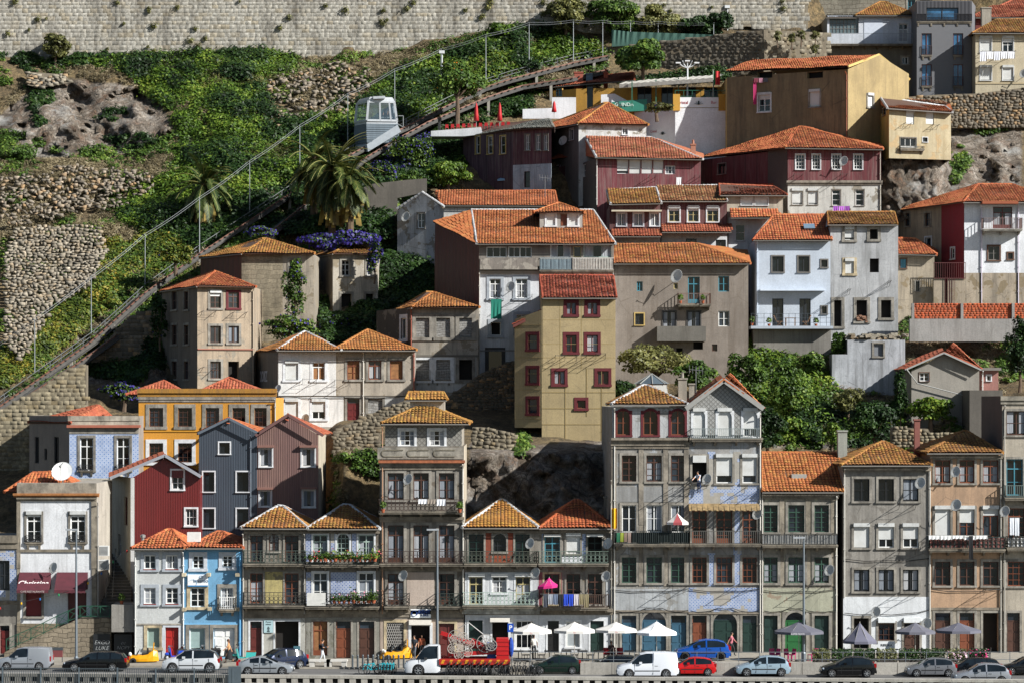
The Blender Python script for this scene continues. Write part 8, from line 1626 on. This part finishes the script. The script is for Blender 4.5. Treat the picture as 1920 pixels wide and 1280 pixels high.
parasol('bright magenta parasol on the clothes-line balcony',1027,1082,1097,20,202.2,gz(1137,202.2),'#b5186a',name='balcony_parasol',group=None,tilt=.18); parasol('red and white striped parasol on the long dark balcony',1270,961,978,22,202.2,gz(1018,202.2),'#c9c5c0',name='balcony_parasol',group=None,stripes='#8d3c40'); parasol('pale blue parasol in the shade of the dark purple house',953,327,337,22,276,gz(357,276),'#7d9fba',name='balcony_parasol',group=None)
def folded(label, px, y0, y1, Y, col='#a8141a'):
    a = at(px,y1,Y); b = at(px,y0,Y); t = thing('folded_parasol',label,'parasol',(a.x,Y,a.z),'folded red parasols'); h = b.z-a.z; mb = MB(); mb.lathe([(.03,h),(.13,h*.85),(.2,h*.5),(.27,h*.22),(.16,h*.2)],(a.x,Y,a.z),n=10); mb.build('canopy',plain(col,.7),t,smooth=True); mb = MB(); mb.tube([(a.x,Y,a.z-.3),(a.x,Y,b.z+.05)],.03); mb.build('pole',plain('#8d8a84',.5),t)
folded('closed red parasol left on the white roof terrace',893,193,236,280); folded('closed red parasol right on the white roof terrace, taller and redder',937,193,236,280); folded('closed red parasol by the lower white terrace wall',1039,190,216,282.5)
w = wallthing('roof_terrace','white roof terrace wall under the two closed red parasols',[(808,256),(808,246),(902,239),(905,252),(870,256)],279.,plaster('#c5c8ca',.3,seed=98),3.); 
def chair(x, Y, z, col, label, rz, proto=[{}]):
    if col not in proto[0]:
        t = thing('cafe_chair',label,'chair',(0,0,0),'cafe terrace chairs'); m = plain(col,.5); q = MB(); q.box(-.22,.22,-.22,.22,.42,.46); q.build('seat',m,t); q = MB(); q.hexa([(-.22,.18,.46),(.22,.18,.46),(.22,.22,.46),(-.22,.22,.46),(-.2,.26,.86),(.2,.26,.86),(.2,.29,.86),(-.2,.29,.86)]); q.build('backrest',m,t)
        for a in (-.19,.19):
            for b in (-.19,.19): q = MB(); q.bar((a,b,0),(a,b,.43),.04); q.build('leg',m,t)
        proto[0][col] = t; t.location = (x,Y,z); t.rotation_euler = (0,0,rz); return t
    return dup(proto[0][col],(x,Y,z),rz,label)
for i in range(12): p = at(838+10.5*i,246-.45*i,280.3); q = chair(p.x,280.3,p.z,'#a81c22','red chair in the row along the white roof terrace',3.14); q['group'] = 'red chairs on the roof terrace'; q.scale = (.75,)*3
# ---- terrace railing, tables, chairs, hedge boxes
f = thing('terrace_railing','thin grey railing along the cafe terrace edge','fence',(10,192.9,.55)); mb = MB(); x = X0
while x < 60: mb.bar((x,192.8,.55),(x,192.8,1.55),.045); x += 1.45
for z in (1.0,1.52): mb.bar((X0,192.8,z),(60,192.8,z),.035)
mb.bar((X0,192.8,1.52),(X0,196.5,1.52),.035); mb.build('rails',plain('#6a7074',.5,.3),f)
tproto = []
def table(x, Y, z, label):
    if not tproto:
        t = thing('cafe_table',label,'table',(0,0,0),'cafe terrace tables'); q = MB(); q.box(-.36,.36,-.36,.36,.7,.74); q.build('table_top',plain('#2b2a29',.5),t); q = MB(); q.tube([(0,0,0),(0,0,.7)],.04); q.build('pedestal',plain('#3a3a3a',.5,.3),t); q = MB(); q.lathe([(.001,.05),(.24,.04),(.25,0)],(0,0,0),n=10); q.build('foot',plain('#3a3a3a',.5,.3),t); tproto.append(t); t.location = (x,Y,z); return t
    return dup(tproto[0],(x,Y,z),0,label)
for i, px in enumerate((972,1000,1030,1062,1092,1122,1180,1212,1246)):
    x = gx(px,196.4); table(x,196.4,.55,'small dark cafe table under the white parasols'); chair(x-.62,196.4,.55,'#232325','black cafe chair under the white parasols',1.57); chair(x+.62,196.5,.55,'#232325','black cafe chair under the white parasols',-1.57)
for px in (1137,1144,1157,1163): chair(gx(px,197.2),197.2,.55,'#a5121b','red cafe chair under the third white parasol',0)
for px in (1450,1455,1478,1484,1522,1530): chair(gx(px,196.6),196.6,.55,'#a5185a','magenta cafe chair under the lettered grey parasol',R_(-1,1))
for px in (1560,1590,1640,1675,1705,1735,1770,1800,1835): x = gx(px,197.6); table(x,197.6,.55,'small dark table behind the leafy planters'); chair(x+.6,197.6,.55,'#232325','black chair behind the leafy planters',-1.57)
for i, (a, b, lb, fl_) in enumerate(((1524,1556,'leafy planter box right of the green arched door',0),(1560,1598,'planter box left under the drooping grey parasol',0),(1602,1640,'planter box right under the drooping grey parasol',0),(1644,1682,'planter box with white lettered board behind',0),(1686,1724,'planter box below the white house door',0),(1728,1772,'planter box between the last two grey parasols',0),(1776,1812,'flowering planter box left of the pink blossoms',1),(1816,1852,'planter box with pink blossoms at its right end',2))):
    Y = 194.6; x0, x1 = gx(a,Y), gx(b,Y); t = thing('planter',lb,'planter',((x0+x1)/2,Y,.55),'terrace hedge planters'); mb = MB(); mb.box(x0,x1,Y-.2,Y+.2,.6,.95); 
    for xx in (x0+.08,x1-.08): mb.box(xx-.04,xx+.04,Y-.2,Y+.2,.55,.6)
    mb.build('box',plain('#2b2622',.7),t); n = 520; P = np.column_stack([RS.uniform(x0,x1,n),RS.uniform(Y-.28,Y+.28,n),RS.uniform(.85,1.5,n)+.12*np.sin(np.linspace(0,40,n))]); N = np.column_stack([RS.normal(size=n)*.5,-np.ones(n),RS.uniform(0,1,n)]); Q = leafquads(P,N,.085); quads('foliage',Q,DARKG if i%3 else leafmat('#34361e','#62653c','#8a8b5a'),t,RS.uniform(0,1,n))
    if fl_: k = 60; P2 = P[:k]; P2[:,1] -= .2; quads('flowers',leafquads(P2,N[:k],.07,.9),plain('#b52a6a' if fl_ == 2 else '#c9a5b5',.6),t)
p = at(1662,1205,195.9); t = thing('name_board','white lettered board among the leafy planters','sign',(p.x,195.9,.6)); mb = MB(); mb.box(p.x-.6,p.x+.6,195.9,195.95,1.45,2.0); mb.build('board',plain('#cfd1d1',.5),t); mb = MB(); mb.bar((p.x-.5,195.93,.55),(p.x-.5,195.93,1.45),.04); mb.bar((p.x+.5,195.93,.55),(p.x+.5,195.93,1.45),.04); mb.build('post',plain('#4a4a4a',.5),t); lettering('RIBEIRA',.24,(p.x,195.89,1.72),plain('#2b2b2b',.6),t)
# ---- people
def person(label, loc, rz, pose='stand', shirt='#b9b3a8', legs='#2f3238', skin='#b98a6c', hair='#2a1c14', h=1.7, long=False, hold=None, skirt=None):
    """one skinned body; limbs taper and bend at the joints, five fingers and a face"""
    Vt = [(0,0,.95),(0,0,1.12),(.01,0,1.32),(.0,0,1.47),(.015,0,1.54),(.03,0,1.63),(.015,0,1.72)]; Rr = [.13,.115,.14,.055,.05,.085,.06]; E = [(0,1),(1,2),(2,3),(3,4),(4,5),(5,6)]; zone = {}
    lean = {'walk':.05,'lean':.28,'phone':.04}.get(pose, 0.)
    def add(p, r, par): Vt.append(p); Rr.append(r); E.append((par, len(Vt)-1)); return len(Vt)-1
    A = {'stand':[((.02,.24,1.16),(.08,.24,.93)),((.02,-.24,1.16),(.06,-.25,.93))],'walk':[((.12,.23,1.17),(.3,.21,1.02)),((-.12,-.23,1.17),(-.2,-.24,.93))],'phone':[((.06,.23,1.17),(.3,.08,1.2)),((.06,-.23,1.17),(.28,-.1,1.18))],'lean':[((.3,.25,1.2),(.5,.28,1.12)),((.28,-.25,1.2),(.52,-.22,1.1))],'sit':[((.1,.24,1.18),(.32,.2,1.08)),((.1,-.24,1.18),(.32,-.2,1.08))]}[pose]
    Lg = {'stand':[((.02,.1,.5),(0,.1,.08)),((.0,-.1,.5),(-.03,-.1,.08))],'walk':[((.2,.09,.52),(.22,.09,.1)),((-.06,-.09,.5),(-.36,-.09,.17))],'phone':[((.14,.09,.51),(.2,.09,.08)),((-.04,-.09,.5),(-.26,-.09,.14))],'lean':[((.0,.1,.5),(0,.1,.08)),((0,-.1,.5),(0,-.1,.08))],'sit':[((.45,.1,.92),(.45,.1,.5)),((.45,-.1,.92),(.45,-.1,.5))]}[pose]
    hands = []
    for s, (el, wr) in zip((1,-1), A):
        sh = add((0,.17*s,1.4),.065,2); e = add(el,.045,sh); w = add(wr,.032,e); d = (Vector(wr)-Vector(el)).normalized(); hd = add(tuple(Vector(wr)+d*.08),.036,w); hands.append((Vector(wr)+d*.1, d, s))
    for s, (kn, an) in zip((1,-1), Lg): hp = add((0,.085*s,.9),.095,0); k = add(kn,.062,hp); a = add(an,.042,k); add((an[0]+.15,an[1],an[2]-.045),.032,a)
    nz = add((.125,0,1.615),.014,5)
    me = bpy.data.meshes.new('person'); me.from_pydata([(x+lean*max(0,z-.95),y,z) for x,y,z in Vt], E, []); o = bpy.data.objects.new('person', me); COL.objects.link(o)
    md = o.modifiers.new('s','SKIN'); me.skin_vertices.new() if not me.skin_vertices else None
    for i, r in enumerate(Rr): me.skin_vertices[0].data[i].radius = (r*(1. if i not in (1,2) else .85), r*(1 if i not in (0,1,2) else 1.15))
    me.skin_vertices[0].data[0].use_root = True; o.modifiers.new('b','SUBSURF').levels = 1
    dg = bpy.context.evaluated_depsgraph_get(); m2 = bpy.data.meshes.new_from_object(o.evaluated_get(dg)); bpy.data.objects.remove(o)
    mats = [plain(skin,.6), plain(shirt,.85), plain(legs,.85), plain('#2a2422',.7)]
    vs = [tuple(v.co) for v in m2.vertices]; fs = [tuple(p.vertices) for p in m2.polygons]
    B = MB(); B.v = vs
    for f in fs:
        c = sum((Vector(vs[i]) for i in f), Vector())/len(f); arm = abs(c.y) > .2; z = c.z
        q = 0 if z > 1.46 or (arm and z < 1.2 and pose != 'sit') or (arm and c.x > .2) else 1 if z > .97 else 2
        if z < .09 and pose != 'sit': q = 3
        B.f.append(f); B.m.append(q)
    for hp, d, s in hands:                                   # four curled fingers and a thumb rooted in the palm
        x = d.cross(Vector((0,0,1))); x = x.normalized() if x.length > .1 else Vector((0,1,0)); y = x.cross(d); off = Vector((lean*max(0,hp.z-.95),0,0))
        for k in range(4): l = (.07,.08,.075,.06)[k]; r0 = hp+off+y*(.027-.018*k); B.tube([r0-d*.02, r0+d*l*.5, r0+d*l*.9-x*s*.025], [.009,.008,.006], 5, 0)
        B.tube([hp+off-d*.03+y*.03, hp+off+y*.055+d*.01, hp+off+y*.05+d*.045], [.011,.009,.007], 5, 0)
    t = thing('person', label, 'person', (0,0,0)); b = B.build('body', mats, t, smooth=True); lx = lean*.68
    hm = MB(); hm.sphere((.0+lx,0,1.665),.1,.088,.092,10,6); 
    if long: hm.sphere((-.06+lx,0,1.53),.06,.085,.16,8,5)
    hm.build('hair', plain(hair,.7), t, smooth=True); em = MB()
    for s in (-1,1): em.sphere((.112+lx,.032*s,1.64),.012,.014,.01,6,4)
    em.build('eyes', plain('#1a1412',.3), t)
    if skirt: sk = MB(); sk.lathe([(.14,1.0),(.2,.7),(.3,.28)],(0,0,0),n=14); sk.build('skirt',plain(skirt,.9,var=.4),t)
    if hold == 'bag': m = MB(); m.sphere((-.17,0,1.22),.1,.14,.2,8,6); bg = thing('backpack','dark backpack on the back of the person reading a phone' if pose == 'phone' else 'dark backpack on the walking person by the blue hatchback','backpack',(0,0,0)); m.build('pack',plain('#16181c',.8),bg); m = MB(); m.tube([(-.1,.12,1.4),(.1,.13,1.38),(.1,.13,1.15),(-.1,.12,1.1)],.015,5); m.tube([(-.1,-.12,1.4),(.1,-.13,1.38),(.1,-.13,1.15),(-.1,-.12,1.1)],.015,5); m.build('strap',plain('#16181c',.8),bg); bg.location = loc; bg.rotation_euler = (0,0,rz); bg.scale = (h/1.72,)*3
    if hold == 'phone' or pose == 'phone': m = MB(); m.box(.4,.415,-.04,.06,1.16,1.28); ph = thing('phone','dark phone held by the walking person in shorts','phone',(0,0,0)); m.build('case',plain('#101214',.3),ph); ph.location = loc; ph.rotation_euler = (0,0,rz); ph.scale = (h/1.72,)*3
    t.location = loc; t.rotation_euler = (0,0,rz); t.scale = (h/1.72,)*3; return t
def pl(px, Y, z): return (gx(px,Y), Y, z)
person('person in navy shirt and pale shorts walking with a phone',pl(604,199.2,.13),.0,'phone','#1d2530','#b9bcc0',hold='bag')
person('woman in tan top and long black skirt walking past the scooters',pl(429,199.5,.13),3.3,'walk','#b5865a','#8d6a52',hair='#5a3a22',long=True,skirt='#131316')
person('person in checked pink top with backpack walking behind the blue hatchback',pl(1371,200.3,.55),-.4,'walk','#a8606a','#1b1c20',hold='bag')
person('person in white top standing between cafe tables',pl(1001,198.2,.55),-1.2,'stand','#b9b6ae','#2a2b30',skin='#6e4a38')
person('person in white shirt and jeans leaning out over the balcony sill',(gx(1311,202.6),202.75,gz(905,202.6)-.75),-2.2,'lean','#b3bcc8','#24406e',h=1.6)
person('person in orange shirt standing inside the bike shop doorway',pl(791,203.35,.13),-1.57,'stand','#a85a3c','#23252a'); person('person in dark shirt and shorts leaving the bike shop',pl(777,202.6,.13),-1.8,'walk','#2a3038','#4a5058')
person('person seated low under the third white parasol in dark clothes',pl(1146,196.9,.2),-1.3,'sit','#3a2a2c','#2a2a2e',skin='#8f6a54')
Yc, zc = CABIN; person('person in pale top standing in the cabin window',(gx(694,Yc),Yc+1.3,zc-.1),-1.3,'stand','#c3bcb0','#5b5d62',h=1.6); person('person in dark clothes standing deeper in the cabin',(gx(722,Yc),Yc+1.6,zc-.1),-1.8,'stand','#3a3f46','#2a2c30',h=1.7)
# ---- washing, flags, bunting
def cloth(name, label, cat, px0, px1, y0, y1, Y, cols, seed=0, n=6, ragged=.3, group=None):
    a = at(px0,y0,Y); b = at(px1,y1,Y); t = thing(name,label,cat,((a.x+b.x)/2,Y,b.z),group); rnd = random.Random(seed); ln = MB(); ln.bar((a.x-.2,Y,a.z+.02),(b.x+.2,Y,a.z+.02),.02); ln.build('line',plain('#6b6964',.6),t); w = (b.x-a.x)/n
    for i in range(n):
        q = MB(); x0 = a.x+w*i+.02; x1 = a.x+w*(i+1)-.02; h = (a.z-b.z)*(1-ragged*rnd.random()); m = 6
        for j in range(m):
            u0, u1 = x0+(x1-x0)*j/m, x0+(x1-x0)*(j+1)/m; d0, d1 = (.0,.06) if j%2 else (.06,.0)
            q.face([(u0,Y-.02-d0,a.z-h+.05*(j%2)),(u1,Y-.02-d1,a.z-h+.05*((j+1)%2)),(u1,Y,a.z),(u0,Y,a.z)])
        q.build('garment',clothmat(cols[i%len(cols)],4,.25),t)
    return t
cloth('laundry','jeans, blue towel and white washing hung on the clothes-line balcony','laundry',1018,1105,1113,1139,201.9,['#3a3f4a','#8d929a','#5f6b80','#15161a','#1a3fae','#1a3fae','#b9b3b8','#7d7355','#7d7355'],1,9)
cloth('laundry','two white cloths drying over the dark balcony of the tall narrow house','laundry',784,836,935,948,201.9,['#c9cbce','#7d7368','#c9cbce'],2,3)
cloth('laundry','white laundry hung across the cream house at the top right','laundry',1837,1903,97,119,289.9,['#c9cbd2','#d3d4d8','#c3c5cc','#cfd0d4','#d3d4d8'],3,5,.6)
cloth('laundry','maroon and pink laundry under the dark slit of the yellow house','laundry',1414,1449,147,156,276.6,['#6a2434','#9a6a7a','#5a5a60','#6a2434'],4,4); cloth('laundry','long magenta cloth hanging from the yellow house','laundry',1412,1419,150,198,276.7,['#a8285e'],4,1,.1)
cloth('laundry','pink and lilac blanket drying below the maroon corner house window','laundry',1562,1594,387,398,264.9,['#8d4aa5','#b06ac0','#7d3a90'],5,3,.2); cloth('towel','long green towel hanging on the tall white gallery house','towel',920,941,561,602,244.9,['#0d6e5c'],6,1,.1)
cloth('laundry','pale towels hung over the left half of the peach house balcony','laundry',1741,1852,1003,1012,201.9,['#c9c9c6'],7,5,.4); cloth('laundry','single black cloth hanging below the peach house balcony','laundry',1816,1825,1004,1050,201.8,['#17181b'],8,1,.1); cloth('laundry','white curtain cloth on the right edge balcony','laundry',1893,1912,970,1008,202.2,['#cfd2d6'],9,2,.3); cloth('laundry','pale clothes hanging at the dark gap beside the beige house','laundry',1128,1137,810,850,226,['#c9cbd2','#a9aeb8'],10,2,.4); cloth('laundry','white shirt hung on the red boarded house','laundry',1268,1278,333,350,266.8,['#cfd0d0'],11,1,.1); cloth('rug','green and brown rug draped at the left end of the dark balcony','rug',1156,1184,998,1018,201.8,['#2a6a4c','#8f9a3a','#7d6a5c','#8d7a70'],12,4,.2)
def flag(label, cols, px, y0, y1, w, Y, slope=0):
    a = at(px,y0,Y); b = at(px,y1,Y); t = thing('flag',label,'flag',(a.x,Y,b.z)); mb = MB(); n = 6; W = w*Y/FP
    for i in range(n):
        f0, f1 = i/n, (i+1)/n; k = 0 if f1 <= .45 or len(cols) == 1 else 1; e0, e1 = .1*math.sin(i*1.6), .1*math.sin((i+1)*1.6); mb.face([(a.x+W*f0,Y+e0,b.z+slope*f0),(a.x+W*f1,Y+e1,b.z+slope*f1),(a.x+W*f1,Y+e1,a.z+slope*f1),(a.x+W*f0,Y+e0,a.z+slope*f0)],k)
    mb.build('cloth',[plain(c,.8,var=.15) for c in cols],t); mb = MB(); mb.tube([(a.x,Y,b.z-1.2),(a.x,Y,a.z+.2)],.03,5); mb.build('staff',plain('#a9a59d',.5),t)
flag('yellow flag standing out at the corner of the red-arched tall house',['#c99a0f'],1146,952,990,11,202.); flag('green and red flag above the bar terrace',['#1a6a3c','#a81e22'],1337,134,160,13,280.5)
bn = thing('bunting','string of coloured lamps crossing the lane before the cafe house','bunting',tuple(at(120,1100,203.5))); pts = [(0,1137),(40,1128),(75,1120),(110,1112),(140,1104),(165,1090),(190,1072),(212,1050),(238,1030)]; mb = MB(); P = [at(x,y,203.4+.01*x) for x, y in pts]; mb.tube(P,.012,4); mb.build('wire',plain('#2a2a2a',.7),bn); Q = resample(P,.9); mb = MB()
for i, p in enumerate(Q): mb.sphere(p+Vector((0,0,-.1)),.07,.07,.11,6,4,m=i%4)
mb.build('bulbs',[plain(c,.5) for c in ('#a8201c','#c99a12','#1a5a9a','#1f7a4a')],bn)
for i, (px, py, Y, lb) in enumerate(((1276,565,246.,'terracotta flower pot on the left of the small brown-house balcony'),(1318,565,246.,'terracotta flower pot on the right of the small brown-house balcony'),(1410,606,250.4,'big pot plant at the left end of the blue house terrace'),(1442,608,250.3,'low pot plant beside the terrace chairs'),(1530,608,250.4,'small pot plant at the right end of the terrace'),(228,1127,203.6,'leafy plant in the boxy concrete planter'),(862,955,201.9,'trailing potted plant at the right end of the top iron balcony'),(718,955,201.9,'potted plant at the left end of the top iron balcony'))):
    p = at(px,py,Y); t = thing('flower_pot',lb,'potted plant',(p.x,Y,p.z-.2)); mb = MB(); mb.lathe([(.001,p.z-.2),(.1,p.z-.2),(.15,p.z+.05),(.13,p.z+.05)],(p.x,Y,0),n=10); mb.build('pot',plain('#8f4a2a',.8),t); Pn, N = blobleaves([(Vector((p.x,Y,p.z+.3)),.26,.26,.32)],160,.08); Q = leafquads(Pn,N,.08); quads('leaves',Q,GREEN,t,RS.uniform(0,1,len(Q)))
for n_, (a, b, rw) in enumerate(((578,708,1052),(622,706,1130))):       # pots along the two blue-tiled balconies
    Y = 202.1; x0_, x1_ = gx(a,Y), gx(b,Y); z = gz(rw,Y); n = int((x1_-x0_)/.36); pr = []
    for i in range(n):
        x = x0_+.17+.36*i; s_ = R_(.8, 1.35); lb = ('small pot plant in the row on the upper blue-tiled balcony','bushy pot plant in the row on the lower blue-tiled balcony')[n_]
        if len(pr) == 3: dup(pr[i%3], (x,Y,z), R_(0,6), lb, s_); continue
        t = thing('flower_pot',lb,'potted plant',(0,0,0),('pots on the upper tiled balcony','pots on the lower tiled balcony')[n_]); mb = MB(); mb.lathe([(.001,0),(.09,0),(.13,.2),(.11,.2)],(0,0,0),n=8); mb.build('pot',plain('#8f4a2a',.8),t); k = 130; P = np.column_stack([RS.normal(size=k)*.15,RS.normal(size=k)*.12,.2+np.abs(RS.normal(size=k))*.2]); N = RS.normal(size=(k,3))+np.array([0,-.8,.5]); quads('leaves',leafquads(P,N,.075),GREEN,t,RS.uniform(0,1,k)); m = 14 if i%2 else 5; quads('flowers',leafquads(P[:m]*1.15+np.array([0,-.06,.02]),N[:m],.055,.9),plain(('#a8343a','#c9889a')[n_],.6),t); t.location = (x,Y,z); pr.append(t)
# ---- light poles high up
p = at(1289,118,283); t = thing('floodlight_mast','white three-armed floodlight mast above the bar terrace','lamp mast',(p.x,283,gz(200,283))); mb = MB(); mb.tube([(p.x,283,gz(200,283)),(p.x,283,gz(128,283))],.09,6)
for dx, dz in ((-.85,.5),(0,.62),(.85,.5),(-.5,.75),(.5,.75)): mb.tube([(p.x,283,gz(128,283)),(p.x+dx*.6,283,gz(128,283)+dz*.4),(p.x+dx,283,gz(128,283)+dz)],.05,5)
mb.build('mast',plain('#c9cccc',.4),t)
for dx, dz in ((-.95,.5),(0,.7),(.95,.5)): mb = MB(); c = Vector((p.x+dx,283,gz(128,283)+dz)); mb.box(c.x-.25,c.x+.25,282.8,283.2,c.z-.04,c.z+.08); mb.build('lamp_head',plain('#d3d5d5',.4),t)
for px, y0, y1, Y, lb in ((126,391,425,284.,'short green lamp post in the dry grass at left'),(829,100,128,289.,'short white lamp post near the orange tree'),(1364,15,62,300.,'white pole at the right end of the city wall bushes')): a = at(px,y1,Y); b = at(px,y0,Y); t = thing('lamp_post',lb,'lamp post',tuple(a)); mb = MB(); mb.tube([a-Vector((0,0,.5)),b],.07,6); mb.build('pole',plain('#3f6a58' if px < 200 else '#b9bcbc',.5),t); mb = MB(); mb.box(b.x-.3,b.x+.25,Y-.2,Y+.2,b.z-.05,b.z+.25); mb.build('lamp_head',plain('#2a2d2f' if px < 200 else '#c9cbcb',.5),t)
def aerial(label, px, y0, y1, Y, w=1.):
    a = at(px,y1,Y); b = at(px,y0,Y); t = thing('tv_aerial',label,'aerial',tuple(a)); mb = MB(); mb.tube([a-Vector((0,0,.4)),b],.025,5); mb.build('mast',plain('#8d8f90',.4,.4),t); mb = MB(); 
    for k in range(5): z = b.z-.15-.02*k; x = b.x-w/2+w*k/4; mb.bar((x,Y,z-.3),(x,Y,z+.3),.02)
    mb.bar((b.x-w/2,Y,b.z-.15),(b.x+w/2,Y,b.z-.25),.025); mb.build('elements',plain('#8d8f90',.4,.4),t)
aerial('tall thin TV aerial before the grey plaster corner house',1022,330,385,266.); aerial('TV aerial between chimney and gable',1305,688,745,209.); aerial('TV aerial on the yellow house roof',504,770,800,230.,.8)
# ================================================================== CAMERA, LIGHT
cam = bpy.data.cameras.new('camera'); co = bpy.data.objects.new('camera', cam); COL.objects.link(co); SC.camera = co
co.location = (0,0,CZ); co.rotation_euler = (math.pi/2,0,0); cam.sensor_width = 36; cam.lens = 36*FP/1920; cam.shift_y = (HR-640)/1920; cam.clip_end = 5000; cam.clip_start = 1
SUN = Vector((2.0,-1.,1.4)).normalized()
w = bpy.data.worlds.new('World'); SC.world = w; w.use_nodes = True; nt = w.node_tree; bg = nt.nodes['Background']; sk = nt.nodes.new('ShaderNodeTexSky'); sk.sky_type = 'NISHITA'; sk.sun_disc = False
el = math.asin(SUN.z); sk.sun_elevation = el; sk.sun_rotation = math.atan2(SUN.x, SUN.y); sk.air_density = 1.; sk.dust_density = .6; nt.links.new(sk.outputs[0], bg.inputs[0]); bg.inputs[1].default_value = .05
l = bpy.data.lights.new('sun', 'SUN'); l.energy = 5; l.angle = math.radians(.53); l.color = (1., .98, .945); lo = bpy.data.objects.new('sun', l); COL.objects.link(lo); lo.rotation_euler = SUN.to_track_quat('Z', 'Y').to_euler()
SC.view_settings.view_transform = 'Standard'; SC.view_settings.look = 'None'; SC.view_settings.exposure = 1.0; SC.view_settings.gamma = 1
SC.cycles.max_bounces = 6; SC.cycles.transparent_max_bounces = 8
